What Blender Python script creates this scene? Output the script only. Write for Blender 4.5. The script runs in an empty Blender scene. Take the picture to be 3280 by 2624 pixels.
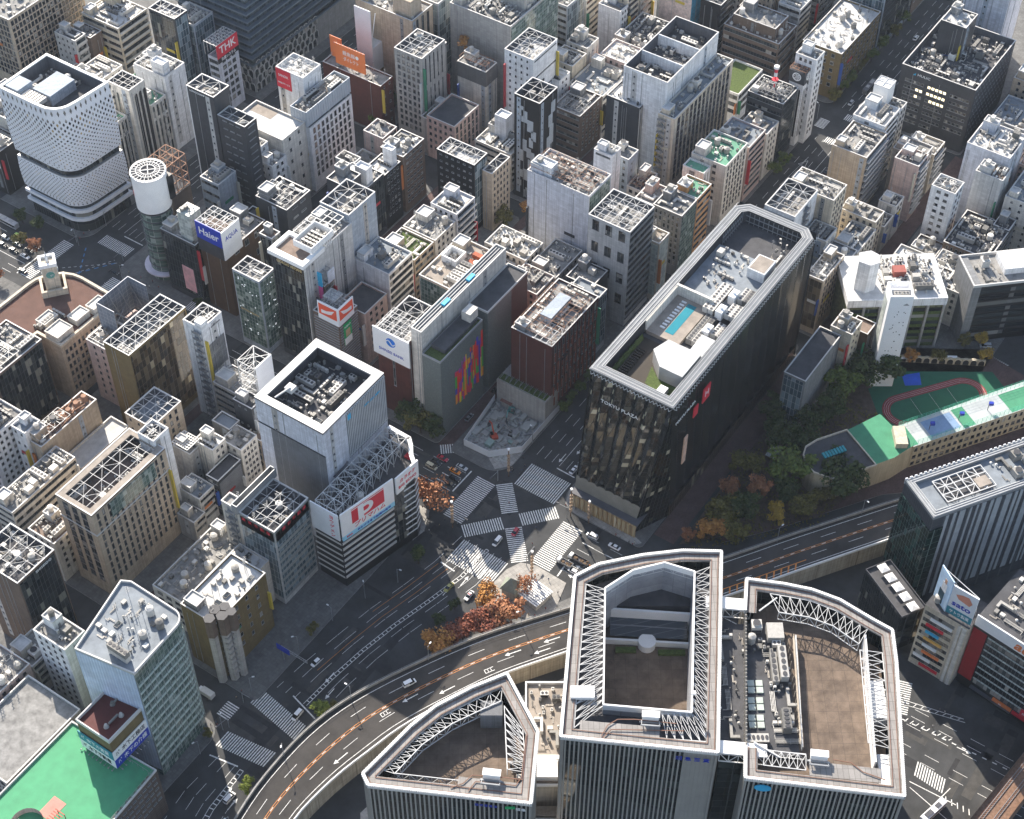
HAZE=0.00004; EXPO=1.15
import bpy, bmesh, math, random
from mathutils import Vector, Matrix
C0=bpy.context.scene.collection
R_=math.radians
YAW=R_(56.03); CY,SY=math.cos(YAW),math.sin(YAW)
def o2(x,y): return (x*CY+y*SY, -x*SY+y*CY)      # survey frame -> street-grid frame
rnd=random.Random(7)
# ---------------------------------------------------------------- materials
MATS={}
def nt(m):
    m.use_nodes=True; t=m.node_tree; return t,t.nodes['Principled BSDF']
def link(t,a,b): t.links.new(a,b)
def mat(name,col,rough=.8,metal=0.,var=.16,panel=None,obj_var=0.,spec=.35,scale=.25,streak=0.):
    if name in MATS: return MATS[name]
    m=bpy.data.materials.new(name); t,b=nt(m); MATS[name]=m
    b.inputs['Roughness'].default_value=rough; b.inputs['Metallic'].default_value=metal
    b.inputs['Specular IOR Level'].default_value=spec
    N=t.nodes.new
    geo=N('ShaderNodeNewGeometry')
    pos=geo.outputs['Position']
    n1=N('ShaderNodeTexNoise'); n1.inputs['Scale'].default_value=scale; n1.inputs['Detail'].default_value=6
    n1.inputs['Roughness'].default_value=.65
    link(t,pos,n1.inputs['Vector'])
    rp=N('ShaderNodeMapRange'); rp.inputs[1].default_value=.3; rp.inputs[2].default_value=.7
    rp.inputs[3].default_value=1-var; rp.inputs[4].default_value=1+var
    link(t,n1.outputs['Fac'],rp.inputs[0])
    fac=rp.outputs[0]
    if streak:
        mp=N('ShaderNodeMapping'); mp.inputs['Scale'].default_value=(1.6,1.6,.05); link(t,pos,mp.inputs[0])
        n2=N('ShaderNodeTexNoise'); n2.inputs['Scale'].default_value=1.; n2.inputs['Detail'].default_value=3
        link(t,mp.outputs[0],n2.inputs['Vector'])
        r2=N('ShaderNodeMapRange'); r2.inputs[1].default_value=.35; r2.inputs[2].default_value=.62
        r2.inputs[3].default_value=1-streak; r2.inputs[4].default_value=1
        link(t,n2.outputs['Fac'],r2.inputs[0])
        mm=N('ShaderNodeMath'); mm.operation='MULTIPLY'; link(t,fac,mm.inputs[0]); link(t,r2.outputs[0],mm.inputs[1]); fac=mm.outputs[0]
    if obj_var:
        oi=N('ShaderNodeObjectInfo'); r3=N('ShaderNodeMapRange'); r3.inputs[3].default_value=1-obj_var; r3.inputs[4].default_value=1+obj_var*.5
        link(t,oi.outputs['Random'],r3.inputs[0])
        mm=N('ShaderNodeMath'); mm.operation='MULTIPLY'; link(t,fac,mm.inputs[0]); link(t,r3.outputs[0],mm.inputs[1]); fac=mm.outputs[0]
    colsock=None
    if panel:
        pw,ph,mort,mcol=panel
        sx=N('ShaderNodeSeparateXYZ'); link(t,pos,sx.inputs[0])
        ad=N('ShaderNodeMath'); link(t,sx.outputs[0],ad.inputs[0]); link(t,sx.outputs[1],ad.inputs[1])
        cb=N('ShaderNodeCombineXYZ'); link(t,ad.outputs[0],cb.inputs[0]); link(t,sx.outputs[2],cb.inputs[1])
        br=N('ShaderNodeTexBrick'); br.offset=0.; br.inputs['Scale'].default_value=1.
        br.inputs['Mortar Size'].default_value=mort; br.inputs['Brick Width'].default_value=pw; br.inputs['Row Height'].default_value=ph
        br.inputs['Mortar Smooth'].default_value=0; br.inputs['Bias'].default_value=0.
        br.inputs['Color1'].default_value=(*[c*.9 for c in col],1); br.inputs['Color2'].default_value=(*[min(1,c*1.08) for c in col],1)
        br.inputs['Mortar'].default_value=(*mcol,1)
        link(t,cb.outputs[0],br.inputs['Vector']); colsock=br.outputs['Color']
    vm=N('ShaderNodeVectorMath'); vm.operation='SCALE'
    if colsock: link(t,colsock,vm.inputs[0])
    else: vm.inputs[0].default_value=col
    link(t,fac,vm.inputs['Scale']); link(t,vm.outputs[0],b.inputs['Base Color'])
    return m
def glass(name,cols,rough=.08,panel=None,frame=(.1,.1,.1),spec=.6,byobj=True):
    """dark reflecting glazing: tone differs from pane to pane (blinds, rooms; in facet_glass painted reflections)"""
    if name in MATS: return MATS[name]
    m=bpy.data.materials.new(name); t,b=nt(m); MATS[name]=m; N=t.nodes.new
    b.inputs['Roughness'].default_value=rough; b.inputs['Specular IOR Level'].default_value=spec
    geo=N('ShaderNodeNewGeometry')
    sx=N('ShaderNodeSeparateXYZ'); link(t,geo.outputs['Position'],sx.inputs[0])
    ad=N('ShaderNodeMath'); link(t,sx.outputs[0],ad.inputs[0]); link(t,sx.outputs[1],ad.inputs[1])
    cb=N('ShaderNodeCombineXYZ'); link(t,ad.outputs[0],cb.inputs[0]); link(t,sx.outputs[2],cb.inputs[1])
    pw,ph,mort=panel or (1.4,1.8,.05)
    def brick(c1,c2,mc,mo):
        br=N('ShaderNodeTexBrick'); br.offset=0.; br.inputs['Scale'].default_value=1.
        br.inputs['Mortar Size'].default_value=mo; br.inputs['Brick Width'].default_value=pw; br.inputs['Row Height'].default_value=ph
        br.inputs['Mortar Smooth'].default_value=0
        br.inputs['Color1'].default_value=c1; br.inputs['Color2'].default_value=c2; br.inputs['Mortar'].default_value=mc
        link(t,cb.outputs[0],br.inputs['Vector']); return br
    br=brick((0,0,0,1),(1,1,1,1),(.5,.5,.5,1),0)
    val=br.outputs['Color']
    if byobj:
        oi=N('ShaderNodeObjectInfo'); a2=N('ShaderNodeMath'); link(t,oi.outputs['Random'],a2.inputs[0]); 
        s0=N('ShaderNodeMath'); s0.operation='MULTIPLY'; s0.inputs[1].default_value=.35; link(t,val,s0.inputs[0]); link(t,s0.outputs[0],a2.inputs[1])
        f=N('ShaderNodeMath'); f.operation='FRACT'; link(t,a2.outputs[0],f.inputs[0]); val=f.outputs[0]
    cr=N('ShaderNodeValToRGB'); cr.color_ramp.interpolation='CONSTANT'
    e=cr.color_ramp.elements
    while len(e)<len(cols): e.new(.5)
    for k,(p,c) in enumerate(cols): e[k].position=p; e[k].color=(*c,1)
    link(t,val,cr.inputs[0]); out=cr.outputs[0]
    if panel:
        b2=brick((0,0,0,1),(0,0,0,1),(1,1,1,1),mort)
        mx=N('ShaderNodeMix'); mx.data_type='RGBA'; link(t,b2.outputs['Color'],mx.inputs[0]); link(t,out,mx.inputs[6]); mx.inputs[7].default_value=(*frame,1); out=mx.outputs[2]
        mr=N('ShaderNodeMapRange'); mr.inputs[3].default_value=rough; mr.inputs[4].default_value=.6
        link(t,b2.outputs['Color'],mr.inputs[0]); link(t,mr.outputs[0],b.inputs['Roughness'])
    link(t,out,b.inputs['Base Color']); return m
def emis(name,col,strength):
    m=bpy.data.materials.new(name); t,b=nt(m); b.inputs['Base Color'].default_value=(*col,1)
    b.inputs['Emission Color'].default_value=(*col,1); b.inputs['Emission Strength'].default_value=strength; MATS[name]=m; return m
WALL={}
def W(k): return WALL[k]
pal=dict(W=(.78,.79,.8),w=(.66,.63,.57),g=(.52,.52,.51),G=(.22,.225,.23),d=(.05,.053,.06),k=(.017,.017,.019),b=(.1,.06,.035),r=(.1,.034,.026),
 t=(.46,.38,.29),p=(.55,.42,.38),c=(.4,.385,.36),o=(.55,.3,.13),B=(.36,.41,.47),e=(.6,.53,.42),n=(.15,.11,.085),y=(.17,.125,.055),l=(.6,.62,.68))
for k,c in pal.items():
    lum=sum(c)/3
    WALL[k]=mat('wall_'+{'W':'white','w':'offwhite','g':'light_grey','G':'mid_grey','d':'dark_grey','k':'black','b':'brown','r':'red_brown','t':'tan','p':'pink','c':'concrete','o':'orange','B':'blue_grey','e':'cream','n':'umber','y':'bronze','l':'lilac_grey'}[k],c,rough=.75 if lum>.1 else .45,var=.1,panel=(1.8,1.2 if lum>.1 else 1.8,.03,[x*.72 for x in c]),streak=.2 if lum>.2 else .1)
M_cope=mat('coping',(.55,.54,.52),.55,var=.1)
M_copd=mat('coping_dark',(.16,.16,.17),.5)
ROOF={'g':mat('roof_grey',(.24,.235,.225),.9,var=.4,scale=.35),'w':mat('roof_white',(.5,.5,.49),.8,var=.22),'G':mat('roof_green',(.12,.3,.2),.8,var=.2),
 'd':mat('roof_dark',(.07,.07,.075),.85,var=.3),'b':mat('roof_brown',(.2,.15,.12),.9,var=.25,scale=.5),'t':mat('roof_tan',(.3,.26,.22),.9,var=.25),'l':mat('roof_lawn',(.07,.1,.025),.95,var=.5,scale=1.5),'B':mat('roof_blue_grey',(.2,.225,.25),.8,var=.25),'r':mat('roof_maroon',(.09,.018,.016),.7,var=.2)}
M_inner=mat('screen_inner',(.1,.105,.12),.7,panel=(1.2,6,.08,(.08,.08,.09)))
M_eq=mat('equipment_paint',(.52,.5,.46),.55,var=.15,obj_var=.75,scale=1.)
M_eq2=mat('pipe_paint',(.55,.5,.43),.6,var=.15,obj_var=.6,scale=1.)
M_eqd=mat('equipment_dark',(.05,.05,.055),.6)
M_steel=mat('white_steel',(.55,.55,.54),.5,var=.1)
M_gsteel=mat('galvanised_steel',(.3,.31,.32),.45,metal=.3,var=.15)
M_dsteel=mat('dark_steel',(.09,.09,.1),.5)
M_rust=mat('rusty_steel',(.3,.17,.11),.8,var=.25)
M_brail=mat('brown_rail',(.2,.1,.065),.6)
M_conc=mat('bare_concrete',(.36,.34,.31),.9,var=.18,streak=.2)
M_white=mat('white_paint',(.8,.8,.79),.5,var=.05)
M_mark=mat('road_paint',(.68,.68,.66),.7,var=.4,scale=1.6)
M_marko=mat('orange_road_paint',(.62,.24,.05),.7,var=.2,scale=1.2)
M_black=mat('black_plastic',(.02,.02,.022),.5)
glz=[(0,(.012,.015,.018)),(.3,(.02,.026,.03)),(.5,(.035,.042,.045)),(.66,(.06,.07,.07)),(.8,(.16,.16,.15)),(.92,(.34,.33,.3))]
GL=glass('window_glass',glz)
GLB=glass('ribbon_glass',glz,panel=(1.5,40,.05),frame=(.12,.12,.12))
GCUR={'d':glass('curtain_glass_dark',[(0,(.01,.014,.017)),(.4,(.02,.026,.03)),(.7,(.04,.046,.046)),(.93,(.2,.2,.17))],panel=(1.5,3.8,.07),frame=(.05,.055,.06),byobj=False),
 'g':glass('curtain_glass_green',[(0,(.06,.1,.09)),(.35,(.09,.14,.12)),(.7,(.16,.22,.2)),(.9,(.3,.36,.33))],panel=(1.5,1.9,.06),frame=(.3,.33,.31),byobj=False),
 'b':glass('curtain_glass_blue',[(0,(.05,.08,.1)),(.4,(.08,.12,.14)),(.75,(.2,.26,.29))],panel=(1.6,3.6,.08),frame=(.35,.38,.4),byobj=False),
 'y':glass('curtain_glass_bronze',[(0,(.04,.03,.018)),(.4,(.07,.05,.03)),(.7,(.13,.1,.06)),(.93,(.35,.3,.2))],panel=(1.8,3.6,.07),frame=(.12,.09,.06),byobj=False),
 'w':glass('curtain_glass_frosted',[(0,(.3,.34,.32)),(.5,(.38,.43,.4)),(.8,(.5,.54,.5))],rough=.3,panel=(1.6,1.6,.06),frame=(.6,.63,.6),byobj=False)}
# ---------------------------------------------------------------- mesh building
class MB:
    def __init__(s): s.v=[];s.f=[];s.m=[]
    def q(s,pts,m=0):
        n=len(s.v); s.v+=[tuple(p) for p in pts]; s.f.append(tuple(range(n,n+len(pts)))); s.m.append(m); return s
    def box(s,x0,y0,z0,x1,y1,z1,m=0,bottom=True,top=True,mt=None):
        a=[(x0,y0,z0),(x1,y0,z0),(x1,y1,z0),(x0,y1,z0),(x0,y0,z1),(x1,y0,z1),(x1,y1,z1),(x0,y1,z1)]
        n=len(s.v); s.v+=a
        F=[(0,1,5,4),(1,2,6,5),(2,3,7,6),(3,0,4,7)]
        for f in F: s.f.append(tuple(n+i for i in f)); s.m.append(m)
        if top: s.f.append((n+4,n+5,n+6,n+7)); s.m.append(m if mt is None else mt)
        if bottom: s.f.append((n+3,n+2,n+1,n)); s.m.append(m)
        return s
    def prism(s,poly,z0,z1,m=0,mt=None,top=True,bottom=False):
        n=len(poly)
        for i in range(n):
            a,b=poly[i],poly[(i+1)%n]
            s.q([(a[0],a[1],z0),(b[0],b[1],z0),(b[0],b[1],z1),(a[0],a[1],z1)],m)
        if top: s.q([(p[0],p[1],z1) for p in poly],m if mt is None else mt)
        if bottom: s.q([(p[0],p[1],z0) for p in reversed(poly)],m)
        return s
    def ring(s,out,inn,z0,z1,m=0,mt=None,inner=True):
        n=len(out)
        for i in range(n):
            a,b,c,d=out[i],out[(i+1)%n],inn[(i+1)%n],inn[i]
            s.q([(a[0],a[1],z1),(b[0],b[1],z1),(c[0],c[1],z1),(d[0],d[1],z1)],m if mt is None else mt)
            s.q([(a[0],a[1],z0),(b[0],b[1],z0),(b[0],b[1],z1),(a[0],a[1],z1)],m)
            if inner: s.q([(c[0],c[1],z0),(d[0],d[1],z0),(d[0],d[1],z1),(c[0],c[1],z1)],m)
        return s
    def bar(s,p,q,w=.1,m=0,w2=None):
        p=Vector(p);q=Vector(q);d=q-p
        if d.length<1e-6: return s
        up=Vector((0,0,1)) if abs(d.normalized().z)<.95 else Vector((1,0,0))
        a=d.cross(up).normalized()*(w/2); b=a.cross(d).normalized()*((w2 or w)/2)
        n=len(s.v)
        for e in (p,q):
            for k in (a+b,-a+b,-a-b,a-b): s.v.append(tuple(e+k))
        for f in ((0,1,2,3),(7,6,5,4),(0,4,5,1),(1,5,6,2),(2,6,7,3),(3,7,4,0)): s.f.append(tuple(n+i for i in f)); s.m.append(m)
        return s
    def path(s,pts,w=.1,m=0):
        for a,b in zip(pts,pts[1:]): s.bar(a,b,w,m)
        return s
    def cyl(s,x,y,z0,z1,r,n=12,m=0,r2=None,mt=None,bottom=False):
        r2=r if r2 is None else r2
        k=len(s.v)
        for i in range(n):
            a=2*math.pi*i/n; s.v+= [(x+r*math.cos(a),y+r*math.sin(a),z0),(x+r2*math.cos(a),y+r2*math.sin(a),z1)]
        for i in range(n):
            j=(i+1)%n; s.f.append((k+2*i,k+2*j,k+2*j+1,k+2*i+1)); s.m.append(m)
        s.f.append(tuple(k+2*i+1 for i in range(n))); s.m.append(m if mt is None else mt)
        if bottom: s.f.append(tuple(k+2*i for i in reversed(range(n)))); s.m.append(m)
        return s
    def mesh(s,name,mats):
        me=bpy.data.meshes.new(name); me.from_pydata(s.v,[],s.f)
        for m in (mats if isinstance(mats,(list,tuple)) else [mats]): me.materials.append(m)
        me.polygons.foreach_set('material_index',s.m); me.update(); return me
    def build(s,name,mats,parent=None,loc=(0,0,0),rz=0):
        return put(name,s.mesh(name,mats),parent,loc,rz)
def put(name,me,parent=None,loc=(0,0,0),rz=0,sc=None):
    o=bpy.data.objects.new(name,me); C0.objects.link(o); o.location=loc; o.rotation_euler=(0,0,rz)
    if sc: o.scale=sc
    if parent: o.parent=parent
    return o
def thing(name,label,cat,loc=(0,0,0),rz=0,group=None):
    o=bpy.data.objects.new(name,None); C0.objects.link(o); o.location=loc; o.rotation_euler=(0,0,rz)
    o.empty_display_size=.1; o['label']=label; o['category']=cat
    if group: o['group']=group
    return o
def tag(o,label,cat,group=None):
    o['label']=label; o['category']=cat
    if group: o['group']=group
    return o
def struct(o,kind='structure'): o['kind']=kind; return o
KIDS={}
def dup(o,loc=None,rz=None,label=None,sc=None,parent=None):
    r=o.copy(); C0.objects.link(r)
    if parent is not None: r.parent=parent
    for ch in o.children: dup(ch,parent=r)
    if loc is not None: r.location=loc
    if rz is not None: r.rotation_euler=(0,0,rz)
    if sc is not None: r.scale=(sc,)*3 if not isinstance(sc,tuple) else sc
    if label: r['label']=label
    return r
def inset(poly,d):
    n=len(poly); out=[]
    for i in range(n):
        p,c,x=Vector(poly[i-1]),Vector(poly[i]),Vector(poly[(i+1)%n])
        a=(c-p).normalized(); b=(x-c).normalized()
        na=Vector((-a.y,a.x)); nb=Vector((-b.y,b.x))
        k=(na+nb); k=k/max(.25,k.dot(na)) if k.length>1e-6 else na
        out.append((c.x+k.x*d,c.y+k.y*d))
    return out
SIDE=bpy.data.scenes.new('side')      # small scratch scene, removed at the end, in which curves and modifiers become meshes
def side_mesh(ob):
    SIDE.collection.objects.link(ob); 
    with bpy.context.temp_override(scene=SIDE,view_layer=SIDE.view_layers[0]):
        dg=bpy.context.evaluated_depsgraph_get(); dg.update(); me=bpy.data.meshes.new_from_object(ob.evaluated_get(dg))
    SIDE.collection.objects.unlink(ob); bpy.data.objects.remove(ob); return me
def text(body,size,mtl,parent,loc,face,name='lettering',depth=.06,width=None,rz=0,italic=0,bold=0):
    """face: 'R' looks along -y, 'L' looks along -x, 'T' lies flat"""
    cu=bpy.data.curves.new('t','FONT'); cu.body=body; cu.size=size; cu.align_x='CENTER'; cu.align_y='CENTER'; cu.extrude=depth; cu.shear=italic; cu.resolution_u=2; cu.offset=bold
    ob=bpy.data.objects.new('t',cu); me=side_mesh(ob); bpy.data.curves.remove(cu)
    me.name=name; me.materials.clear(); me.materials.append(mtl)
    o=put(name,me,parent,loc)
    o.rotation_euler={'R':(math.pi/2,0,rz),'L':(math.pi/2,0,-math.pi/2+rz),'T':(0,0,rz)}[face]
    if width:
        xs=[v.co.x for v in me.vertices]; w=max(xs)-min(xs) if xs else 1
        o.scale=(width/w,1,1)
    return o
# ---------------------------------------------------------------- rooftop equipment prototypes (meshes only, shared by every roof)
def fan(b,x,y,z,r,m=1): b.cyl(x,y,z,z+.12,r,10,0,mt=m)
def P_ac(): 
    b=MB().box(-.6,-.4,.1,.6,.4,1.2); b.box(-.5,-.42,.2,.5,-.4,1.1,1); fan(b,0,0,1.2,.3); return b.mesh('air_conditioner',[M_eq,M_eqd])
def P_ac2():
    b=MB().box(-1.3,-.8,.15,1.3,.8,2.0); b.box(-1.2,-.83,.3,1.2,-.8,1.6,1); fan(b,-.62,0,2.,.5); fan(b,.62,0,2.,.5); return b.mesh('air_conditioner',[M_eq,M_eqd])
def P_bank(n=5):
    b=MB().box(-n*.75,-1,.3,n*.75,1,2.4); b.box(-n*.74,-1.03,.5,n*.74,-1,1.9,1)
    for i in range(n): fan(b,-n*.75+.75+1.5*i,0,2.4,.6)
    return b.mesh('chiller_unit',[M_eq,M_eqd])
def P_cool():
    b=MB().box(-1.6,-1.6,.4,1.6,1.6,3.2); b.box(-1.5,-1.63,.6,1.5,-1.6,1.8,1); b.cyl(0,0,3.2,3.8,1.2,14,0,mt=1); return b.mesh('cooling_tower',[M_eq,M_eqd])
def P_tank():
    b=MB().cyl(0,0,.5,3.,1.3,14,0); b.cyl(0,0,3.,3.4,1.3,14,0,r2=.3)
    for x,y in ((1,0),(-1,0),(0,1),(0,-1)): b.bar((x,y,0),(x,y,.5),.2)
    return b.mesh('water_tank',[M_eq])
def P_tankb():
    b=MB().box(-1.4,-1.1,.5,1.4,1.1,2.7)
    for x in (-1.4,-.47,.47,1.4): b.box(x-.05,-1.13,.5,x+.05,1.13,2.75)
    for z in (.5,1.6): b.box(-1.44,-1.14,z-.05,1.44,1.14,z+.05)
    return b.mesh('water_tank',[M_eq])
def P_duct():
    b=MB().box(-3,-.45,.5,3,.45,1.3); b.box(2.1,.45,.5,3,2.4,1.3); b.box(-3,-.45,1.3,-2.1,.45,2.2)
    for x in (-2,0,2): b.box(x-.06,-.5,0,x+.06,.5,.5,1)
    return b.mesh('duct',[M_eq,M_eqd])
def P_pipes():
    b=MB()
    for k in range(4): b.bar((-3.5,-.6+k*.4,.5+.1*(k%2)),(3.5,-.6+k*.4,.5+.1*(k%2)),.16)
    for x in (-3,-1,1,3): b.box(x-.06,-.8,0,x+.06,.8,.42,1)
    b.bar((3.5,-.6,.5),(3.5,-.6,1.6),.16); b.bar((-3.5,.6,.6),(-3.5,2,.6),.16)
    return b.mesh('pipe_rack',[M_eq,M_gsteel])
def P_box(): return MB().box(-.8,-.6,.1,.8,.6,1.1).box(-.85,-.65,1.1,.85,.65,1.2).mesh('equipment_box',[M_eq])
def P_box2(): return MB().box(-.4,-.3,0,.4,.3,1.7).box(-.3,-.33,.3,.3,-.3,1.5,1).mesh('switch_cabinet',[M_eq,M_eqd])
def P_vent():
    b=MB().cyl(0,0,0,.9,.25,8); b.cyl(0,0,.9,1.2,.5,10,r2=.2); return b.mesh('roof_vent',[M_eq])
def P_pipe2():
    b=MB(); b.path([(-1.8,0,.3),(.6,0,.3),(.6,.9,.3),(1.6,.9,.3),(1.6,.9,1.3)],.14); b.path([(-1.8,.3,.25),(.3,.3,.25),(.3,1.2,.25)],.1); return b.mesh('pipe_run',[M_eq2])
def P_ant():
    b=MB().bar((0,0,0),(0,0,5.5),.12)
    for z in (3.4,4.2,5.): b.bar((-.7,0,z),(.7,0,z),.06); b.bar((0,-.5,z+.3),(0,.5,z+.3),.06)
    return b.mesh('antenna_mast',[M_gsteel])
def P_sky():
    b=MB().box(-1.2,-.8,0,1.2,.8,.5); b.q([(-1.1,-.7,.52),(1.1,-.7,.52),(1.1,.7,.52),(-1.1,.7,.52)],1); return b.mesh('skylight',[M_eq,GL])
def P_row():
    b=MB()
    for i in range(4): b.box(-3.2+i*1.65,-.45,.15,-1.9+i*1.65,.45,1.45); b.box(-3.1+i*1.65,-.47,.3,-2+i*1.65,-.45,1.3,1)
    b.box(-3.4,-.6,0,3.4,.6,.15,1); return b.mesh('condenser_row',[M_eq,M_eqd])
PR={k:f() for k,f in dict(ac=P_ac,ac2=P_ac2,bank=P_bank,cool=P_cool,tank=P_tank,tankb=P_tankb,duct=P_duct,pipe=P_pipes,pipe2=P_pipe2,box=P_box,cab=P_box2,vent=P_vent,ant=P_ant,sky=P_sky,row=P_row).items()}
PSZ=dict(ac=(1.4,1),ac2=(2.8,1.8),bank=(7.8,2.2),cool=(3.4,3.4),tank=(2.8,2.8),tankb=(3,2.4),duct=(6.2,3.2),pipe=(7.2,2.6),pipe2=(3.8,1.4),box=(1.8,1.4),cab=(1,.8),vent=(1,1),ant=(1,1),sky=(2.6,1.8),row=(6.8,1.3))
NM={k:m.name.split('.')[0] for k,m in PR.items()}
def clutter(parent,x0,y0,x1,y1,z,seed,dens=1.,kinds=None,occ=None):
    r=random.Random(seed); area=(x1-x0)*(y1-y0); prof=r.randrange(6) if kinds is None else 9; dens*=r.choice([.45,.8,1,1.25]) if kinds is None else 1
    if area<3: return
    occ=list(occ or [])
    bigs=kinds or ['bank','cool','duct','duct','pipe','pipe','row','row','row','ac2','ac2','tankb','tank','sky']
    small=['ac','ac','ac2','box','cab','vent','ac','box','pipe2','pipe2','vent','ac','cab']
    n1=int(area/48*dens+.5); n2=int(area/7.5*dens+1)
    if prof==0: bigs=['row','row','row','bank']; small=['row','ac','pipe2']
    elif prof==1: bigs=['duct','duct','pipe','cool']; small=['pipe2','pipe2','duct','vent','box']
    elif prof==2: bigs=['bank','ac2','tankb']; small=['ac','ac','cab','vent','ac']
    elif prof==3: bigs=['tank','sky','box']; small=['vent','pipe2','box','ant']
    for k in range(n1+n2):
        kd=r.choice(bigs if k<n1 else small)
        if k==n1+n2-1 and r.random()<.3: kd='ant'
        for _ in range(9):
            w,h=PSZ[kd]; rot=r.randrange(4)
            if rot%2: w,h=h,w
            if w>x1-x0 or h>y1-y0: continue
            x=r.uniform(x0+w/2,x1-w/2); y=r.uniform(y0+h/2,y1-h/2)
            if all(abs(x-a)>(w+c)/2+.12 or abs(y-b)>(h+d)/2+.12 for a,b,c,d in occ):
                occ.append((x,y,w,h)); put(NM[kd],PR[kd],parent,(x,y,z),rot*math.pi/2,(1,1,r.uniform(.8,1.25))); break
def lattice(parent,x0,y0,x1,y1,z,step=3.2,mtl=None,diag=True,w=.13,seed=0,name='roof_frame',depth=0):
    b=MB(); nx=max(1,round((x1-x0)/step)); ny=max(1,round((y1-y0)/step)); r=random.Random(seed)
    X=[x0+(x1-x0)*i/nx for i in range(nx+1)]; Y=[y0+(y1-y0)*i/ny for i in range(ny+1)]
    for x in X: b.bar((x,y0,z),(x,y1,z),w)
    for y in Y: b.bar((x0,y,z+.01),(x1,y,z+.01),w)
    if diag:
        for i in range(nx):
            for j in range(ny):
                if r.random()<.7:
                    if (i+j)%2: b.bar((X[i],Y[j],z-.02),(X[i+1],Y[j+1],z-.02),w*.6)
                    else: b.bar((X[i+1],Y[j],z-.02),(X[i],Y[j+1],z-.02),w*.6)
    if depth:
        for x in X:
            for y in (y0,y1): b.bar((x,y,z),(x,y,z-depth),w)
    return b.build(name,mtl or M_steel,parent)
# ---------------------------------------------------------------- generic buildings
WM={}
def winmesh(w,h,fr):
    k=(w,h,fr)
    if k not in WM:
        b=MB(); t=.09
        b.box(-w/2,-.1,0,w/2,.02,t); b.box(-w/2,-.1,h-t,w/2,.02,h); b.box(-w/2,-.1,t,-w/2+t,.02,h-t); b.box(w/2-t,-.1,t,w/2,.02,h-t)
        b.box(-w/2-.12,-.2,-.12,w/2+.12,.02,0)
        b.q([(-w/2+t,-.03,t),(w/2-t,-.03,t),(w/2-t,-.03,h-t),(-w/2+t,-.03,h-t)],1)
        if w>1.9: b.box(-.04,-.09,t,.04,-.03,h-t)
        WM[k]=b.mesh('window',[M_gsteel if fr=='s' else M_dsteel if fr=='d' else M_white,GL])
    return WM[k]
FL={'R':0.,'L':-math.pi/2}
def fpt(face,al,z,pr=0.): return (al,-pr,z) if face=='R' else (-pr,al,z)
def fbox(b,face,a0,a1,z0,z1,p0,p1,m=0):
    if face=='R': b.box(a0,-p1,z0,a1,-p0,z1,m)
    else: b.box(-p1,a0,z0,-p0,a1,z1,m)
SGN=[mat('sign_face_%d'%k,c,.5,var=.1) for k,c in enumerate(((.6,.6,.58),(.45,.04,.05),(.03,.08,.3),(.55,.42,.06),(.03,.03,.035),(.04,.22,.12),(.5,.48,.4),(.5,.17,.05)))]
class Bud: pass
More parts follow.
